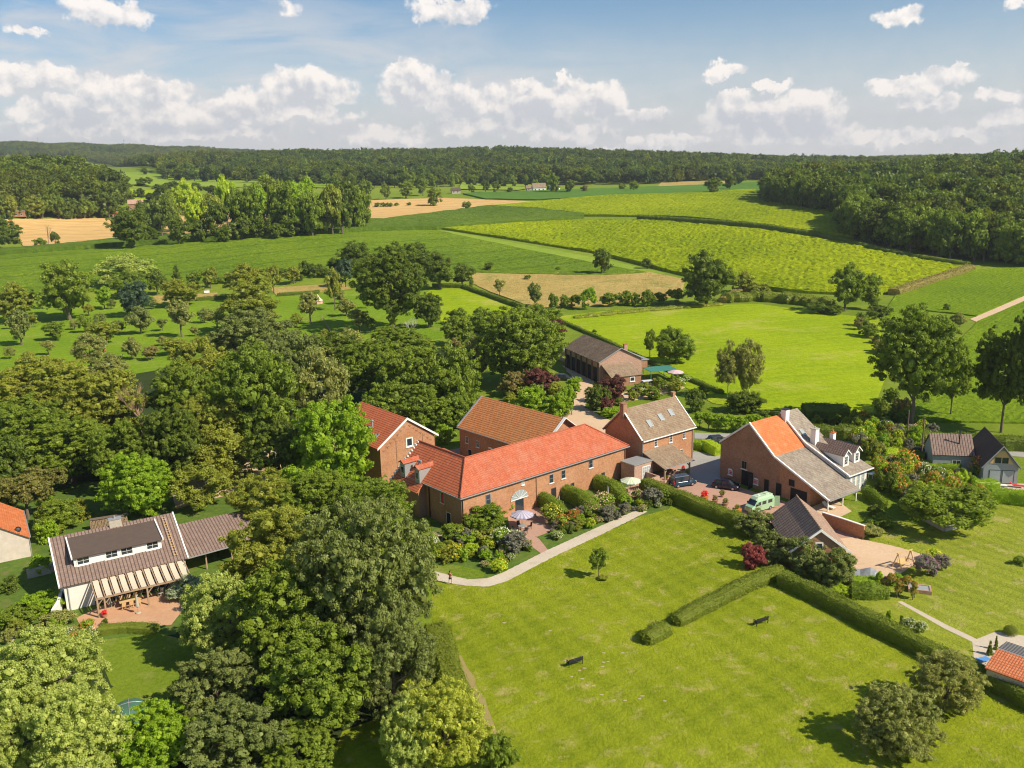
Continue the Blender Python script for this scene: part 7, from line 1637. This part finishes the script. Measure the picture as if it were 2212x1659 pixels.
# beehive, scarecrow post, small tent in the orchard
p = G(447, 634); o = empty('beehive', tuple(p), rad(20), 'white beehive box on the dry strip of the orchard', 'beehive'); MB().box(-1.1, 1.1, -.6, .6, .3, 1.5).build('box', MAT['white'], o); MB().box(-1.25, 1.25, -.75, .75, 1.502, 1.65).build('lid', MAT['zinc'], o)
for a in (-.9, .9): MB().bar((a, 0, 0), (a, 0, .3), .2).build('leg', MAT['timber'], o)
p = G(227, 762); o = empty('scarecrow', tuple(p), 0, 'white and red scarecrow post on the bright orchard grass', 'scarecrow'); MB().bar((0, 0, 0), (0, 0, 1.6), .12).build('post', MAT['white'], o); MB().lathe([(.12, .5), (.45, .7), (.4, 1.5), (.12, 1.8)], 8).build('coat', MAT['redpaint'], o); MB().lathe([(.01, 1.8), (.3, 1.95), (.3, 2.2), (.5, 2.22), (.2, 2.3), (.01, 2.7)], 8).build('hat', MAT['white'], o)
p = G(687, 656); o = empty('bell_tent', tuple(p), 0, 'small peaked pinkish tent between the orchard trees', 'tent'); MAT['tentpink'] = m_plain('pink_canvas', (.62, .36, .28), .9); MB().lathe([(1.9, 0), (1.8, 1.3)], 8).build('tent_wall', MAT['tentpink'], o); MB().lathe([(2.1, 1.25), (.9, 2.4), (.05, 3.8)], 8).build('tent_roof', MAT['canvas'], o)
# orchard fence
def fence(a, b_, n, h, label, mat='timber', rails=(.45, 1.0), w=.12):
    A_, B_ = G(*a), G(*b_); o = empty('fence', (A_.x, A_.y, A_.z), math.atan2(B_.y - A_.y, B_.x - A_.x), label, 'fence'); l = (Vector((B_.x, B_.y)) - Vector((A_.x, A_.y))).length; m = MB()
    for z in rails: m.bar((0, 0, z), (l, 0, z), .07, .1)
    m.build('rail', MAT[mat], o)
    pm_ = MB().bar((0, 0, -.3), (0, 0, h), w).build('post', MAT[mat], o)
    for i in range(1, n + 1): c = pm_.copy(); COL.objects.link(c); c.parent = o; c.location = (l * i / n, 0, 0)
fence((697, 690), (736, 757), 22, 1.3, 'grey timber fence running down through the orchard'); fence((905, 735), (935, 752), 5, 1.3, 'short timber fence by the bare crooked tree'); fence((1120, 985), (1128, 975), 2, 1.2, 'timber gate piece behind the orange-roofed barn')
fence((1215, 905), (1235, 896), 2, 1.4, 'dark timber gate posts on the sandy drive', 'oldtimber')
# garden walls
def lowwall(pts, h, w, mat, cop, label):
    P = [G(*p) for p in pts]; o = empty('garden_wall', (P[0].x, P[0].y, 0), 0, label, 'wall'); m = MB(); c = MB()
    for a, b_ in zip(P, P[1:]):
        d = (b_ - a).normalized(); s = Vector((d.y, -d.x, 0)) * w / 2; a_ = a - P[0]; b2 = b_ - P[0]; a_.z = b2.z = 0
        for (mm, z0, z1, k) in ((m, 0, h, 1), (c, h + .002, h + .09, 1.25)):
            q = [a_ + s * k, b2 + s * k, b2 - s * k, a_ - s * k]; i = len(mm.v); mm.v += [tuple(x + Z * z0) for x in q] + [tuple(x + Z * z1) for x in q]
            for f in ((3, 2, 1, 0), (4, 5, 6, 7), (0, 1, 5, 4), (1, 2, 6, 5), (2, 3, 7, 6), (3, 0, 4, 7)): mm.f.append(tuple(i + j for j in f))
    m.build('wall', MAT[mat], o); c.build('coping', MAT[cop], o)
lowwall([(1776, 1134), (1820, 1148), (1866, 1164)], 1.9, .3, 'brick', 'white', 'low brick wall with pale coping beside the garage')
lowwall([(1992, 1122), (2040, 1148), (2102, 1132), (2108, 1122)], .5, .4, 'stone', 'stone', 'low stone edging round the wide fig tree')
lowwall([(118, 1345), (130, 1325), (137, 1300)], 1.6, .3, 'white', 'white', 'white garden wall at the corner of the white house')
lowwall([(60, 1250), (110, 1238), (130, 1225)], 1.2, .3, 'stone', 'stone', 'stone wall between the old plastered house and white house')
# firewood
p = G(198, 1146); o = empty('firewood_stack', (p.x, p.y, .02), rad(22), 'long stack of split firewood behind the white house', 'firewood'); m = MB(); r = random.Random(9)
for k_ in range(9):
    for i in range(26): m.tube([(i * .2 + r.uniform(-.03, .03), -.25 + r.uniform(-.05, .05), .1 + k_ * .17), (i * .2, .4, .1 + k_ * .17)], .09, 6)
m.build('logs', MAT['timber'], o); MB().box(-.1, 5.3, -.35, .5, 1.66, 1.74).build('cover', MAT['oldtimber'], o)
# loungers on the terrace of the boarded house, blue lounger at the stone patio, white garden set
def lounger(u, v, rz, mat, label):
    p = G(u, v); o = empty('sun_lounger', (p.x, p.y, p.z + .05), rz, label, 'lounger'); MB().box(-.35, .35, -1.0, .45, .28, .36).build('seat', mat, o); MB().slab([(-.35, .46, .36), (.35, .46, .36), (.35, 1.0, .8), (-.35, 1.0, .8)], .06).build('backrest', mat, o)
    for a in (-.3, .3):
        for b_ in (-.9, .5): MB().bar((a, b_, 0), (a, b_, .28), .05).build('leg', MAT['zinc'], o)
MAT['bluecloth'] = m_plain('blue_cloth', (.10, .28, .62), .7); lounger(2118, 1432, 1.9, MAT['bluecloth'], 'blue sun lounger at the edge of the stone patio'); lounger(2160, 1052, 1.2, MAT['white'], 'white sun lounger on the terrace of the boarded house'); lounger(2196, 1053, 1.2, MAT['redpaint'], 'red sun lounger on the boarded house terrace'); lounger(1790, 1098, .6, MAT['white'], 'pale deckchair under the sweeping barn roof')
sheet('terrace', [(2135,1045),(2212,1045),(2260,1062),(2260,1072),(2140,1062)], MAT['gravel'], .030, 5)
t4 = G(1906, 990); table(t4, 1.2, 1.2, MAT['white'], 'round white table on the lane garden lawn', 0, True)
for i in range(3): chair(t4.x + math.cos(i * 2.1) * 1.1, t4.y + math.sin(i * 2.1) * 1.1, i * 2.1 - 1.57, MAT['white'], 'white chair at the round white table in the lane garden', 'white chairs in the lane garden', .02)
t5 = G(1885, 1032); table(t5, 1.8, 1.0, MAT['white'], 'white table beside the cottage front', .6)
c1 = G(640, 1492); 
# masts on the far ridge, poles in the gardens
def mast(u, v, Y, h, label, mat='zinc', w=.5):
    q = atY(u, v, Y); gz = h1(q.x, q.y); o = empty('radio_mast', (q.x, q.y, gz), 0, label, 'mast'); m = MB()
    H2 = q.z - gz + h
    for s in range(3): a = s * 2.094; m.bar((math.cos(a) * w * 3, math.sin(a) * w * 3, 0), (0, 0, H2), w)
    m.build('mast', MAT[mat], o); MB().box(-3.5, 3.5, -.4, .4, H2 * .93, H2 * .93 + 1.0).build('crossarm', MAT[mat], o)
mast(82, 303, 3500, 9, 'far mast on the blue ridge, westernmost'); mast(268, 309, 3450, 12, 'taller far mast on the blue ridge'); mast(334, 314, 3400, 6, 'smallest far mast on the blue ridge')
for (u, v, h, lab) in ((1990, 988, 7.0, 'timber pole in the lane garden beside the black car'), (1958, 960, 6.5, 'tall post among the espaliers of the lane garden'), (1480, 960, 4.0, 'white post behind the brick house')):
    p = G(u, v); o = MB().tube([(0, 0, 0), (0, 0, h)], .11, 8).build('pole', MAT['oldtimber']); o.location = tuple(p); tag(o, lab, 'pole')

# ------------------------------------------------------------------ person walking over the lawn
def skin(name, joints, edges, mat, parent, sub=2):
    me = bpy.data.meshes.new(name); me.from_pydata([j[:3] for j in joints], edges, []); o = link(name, me, parent); me.materials.append(mat)
    md = o.modifiers.new('skin', 'SKIN'); md.use_smooth_shade = True
    for i, j in enumerate(joints): sv_ = me.skin_vertices[0].data[i]; sv_.radius = (j[3], j[3] if len(j) < 5 else j[4]); sv_.use_root = i == 0
    s = o.modifiers.new('sub', 'SUBSURF'); s.levels = sub; s.render_levels = sub; return o
MAT['skin'] = m_plain('skin', (.52, .30, .20), .55, var=.04); MAT['shirt'] = m_plain('coral_shirt', (.55, .16, .10), .8); MAT['shorts'] = m_plain('dark_shorts', (.03, .03, .05), .8); MAT['hair'] = m_plain('dark_hair', (.04, .025, .02), .7); MAT['shoe'] = m_plain('pale_shoes', (.65, .62, .58), .7)
p = G(973, 1262); per = empty('person', (p.x, p.y, .045), rad(150), 'person in coral shirt and dark shorts walking beside the gravel path', 'person')
J = [(0,0,.95,.13,.10),(0,0,1.12,.12,.09),(0,.01,1.34,.15,.10),(0,.0,1.47,.055),(0,-.02,1.56,.06),(0,-.02,1.66,.085,.095),(0,-.02,1.74,.06)]
Ed = [(0,1),(1,2),(2,3),(3,4),(4,5),(5,6)]
def limb(base, pts_):
    k = base
    for q in pts_: J.append(q); Ed.append((k, len(J) - 1)); k = len(J) - 1
    return k
for s, fwd in ((-1, 1), (1, -1)):
    ft_ = limb(0, [(s*.10, 0, .88, .09), (s*.11, -.10*fwd, .50, .058), (s*.11, -.16*fwd if fwd > 0 else .22, .12, .038), (s*.11, -.18*fwd if fwd > 0 else .24, .05, .04), (s*.12, -.34 if fwd > 0 else .10, .03, .03)])
    sh = limb(2, [(s*.19, 0, 1.41, .052), (s*.25, .02*fwd, 1.16, .040), (s*.22, -.20, 1.06, .028), (s*.215, -.27, 1.07, .026)])
    x, y, z = J[sh][:3]
    for f in range(4): limb(sh, [(x + (f - 1.5) * .019, y - .06 - (f in (1, 2)) * .008, z - .01, .009), (x + (f - 1.5) * .020, y - .095 - (f in (1, 2)) * .012, z - .03, .008)])
    limb(sh, [(x - s * .035, y - .02, z + .01, .010), (x - s * .045, y - .05, z + .005, .009)])
body = skin('body', J, Ed, MAT['skin'], per)
skin('shirt', [(0,0,.98,.15,.115),(0,0,1.15,.14,.11),(0,.01,1.34,.175,.12),(0,0,1.44,.10,.09),(-.20,0,1.40,.07),(-.245,.02,1.20,.062),(.20,0,1.40,.07),(.245,-.02,1.20,.062)], [(0,1),(1,2),(2,3),(2,4),(4,5),(2,6),(6,7)], MAT['shirt'], per)
skin('shorts', [(0,0,.98,.15,.12),(-.10,0,.86,.115),(-.11,-.07,.60,.09),(.10,0,.86,.115),(.11,.07,.60,.09)], [(0,1),(1,2),(0,3),(3,4)], MAT['shorts'], per)
skin('hair', [(0,.02,1.70,.10,.10),(0,.03,1.77,.07,.08),(0,.09,1.62,.05)], [(0,1),(0,2)], MAT['hair'], per)
skin('shoe', [(-.11,-.18,.05,.05),(-.12,-.34,.04,.04)], [(0,1)], MAT['shoe'], per); skin('shoe', [(.11,.24,.05,.05),(.12,.10,.04,.04)], [(0,1)], MAT['shoe'], per)
fm = MB().tube([(0, -.105, 1.655), (0, -.135, 1.63)], [.012, .016], 6); fm.build('nose', MAT['skin'], per)
for s in (-1, 1): MB().tube([(s * .03, -.10, 1.665), (s * .03, -.112, 1.665)], .009, 6).build('eye', MAT['hair'], per); MB().tube([(s * .09, -.02, 1.63), (s * .105, -.01, 1.66)], .018, 6).build('ear', MAT['skin'], per)
MB().bar((-.025, -.108, 1.60), (.025, -.108, 1.60), .008).build('mouth', MAT['redpaint'], per)

# pale flat stones in the lawn
MAT['flag'] = m_plain('flagstone', (.42, .34, .20), .9, var=.2)
for i, (u, v) in enumerate(((1222,1428),(1252,1449),(1262,1445),(1235,1462),(1305,1411),(1345,1411),(1303,1431),(1313,1430),(1302,1441),(1258,1467),(1268,1481),(1282,1482),(1300,1501),(1326,1513),(1382,1510),(1388,1504),(1436,1515),(1350,1514),(1198,1325),(1188,1363),(1089,1346))):
    p = G(u, v); r = random.Random(i); m = MB(); k_ = 7; P_ = [(math.cos(6.28 * j / k_) * r.uniform(.14, .27), math.sin(6.28 * j / k_) * r.uniform(.08, .17), .04) for j in range(k_)]; m.slab(P_, .05)
    o = m.build('flagstone', MAT['flag']); o.location = (p.x, p.y, .01); tag(o, 'flat pale stone let into the front lawn', 'stone', 'stones in the front lawn')

# ------------------------------------------------------------------ haze over the whole valley
hm = bpy.data.materials.new('haze'); hm.use_nodes = True; t = hm.node_tree; t.nodes.remove(t.nodes['Principled BSDF']); pv = t.nodes.new('ShaderNodeVolumePrincipled')
pv.inputs['Color'].default_value = (.80, .86, .97, 1); pv.inputs['Density'].default_value = HAZE; pv.inputs['Anisotropy'].default_value = 0.2; t.links.new(pv.outputs[0], t.nodes['Material Output'].inputs['Volume'])
o = MB().box(-8500, 8500, -260, 7700, -30, 330).build('haze', hm); o['kind'] = 'stuff'
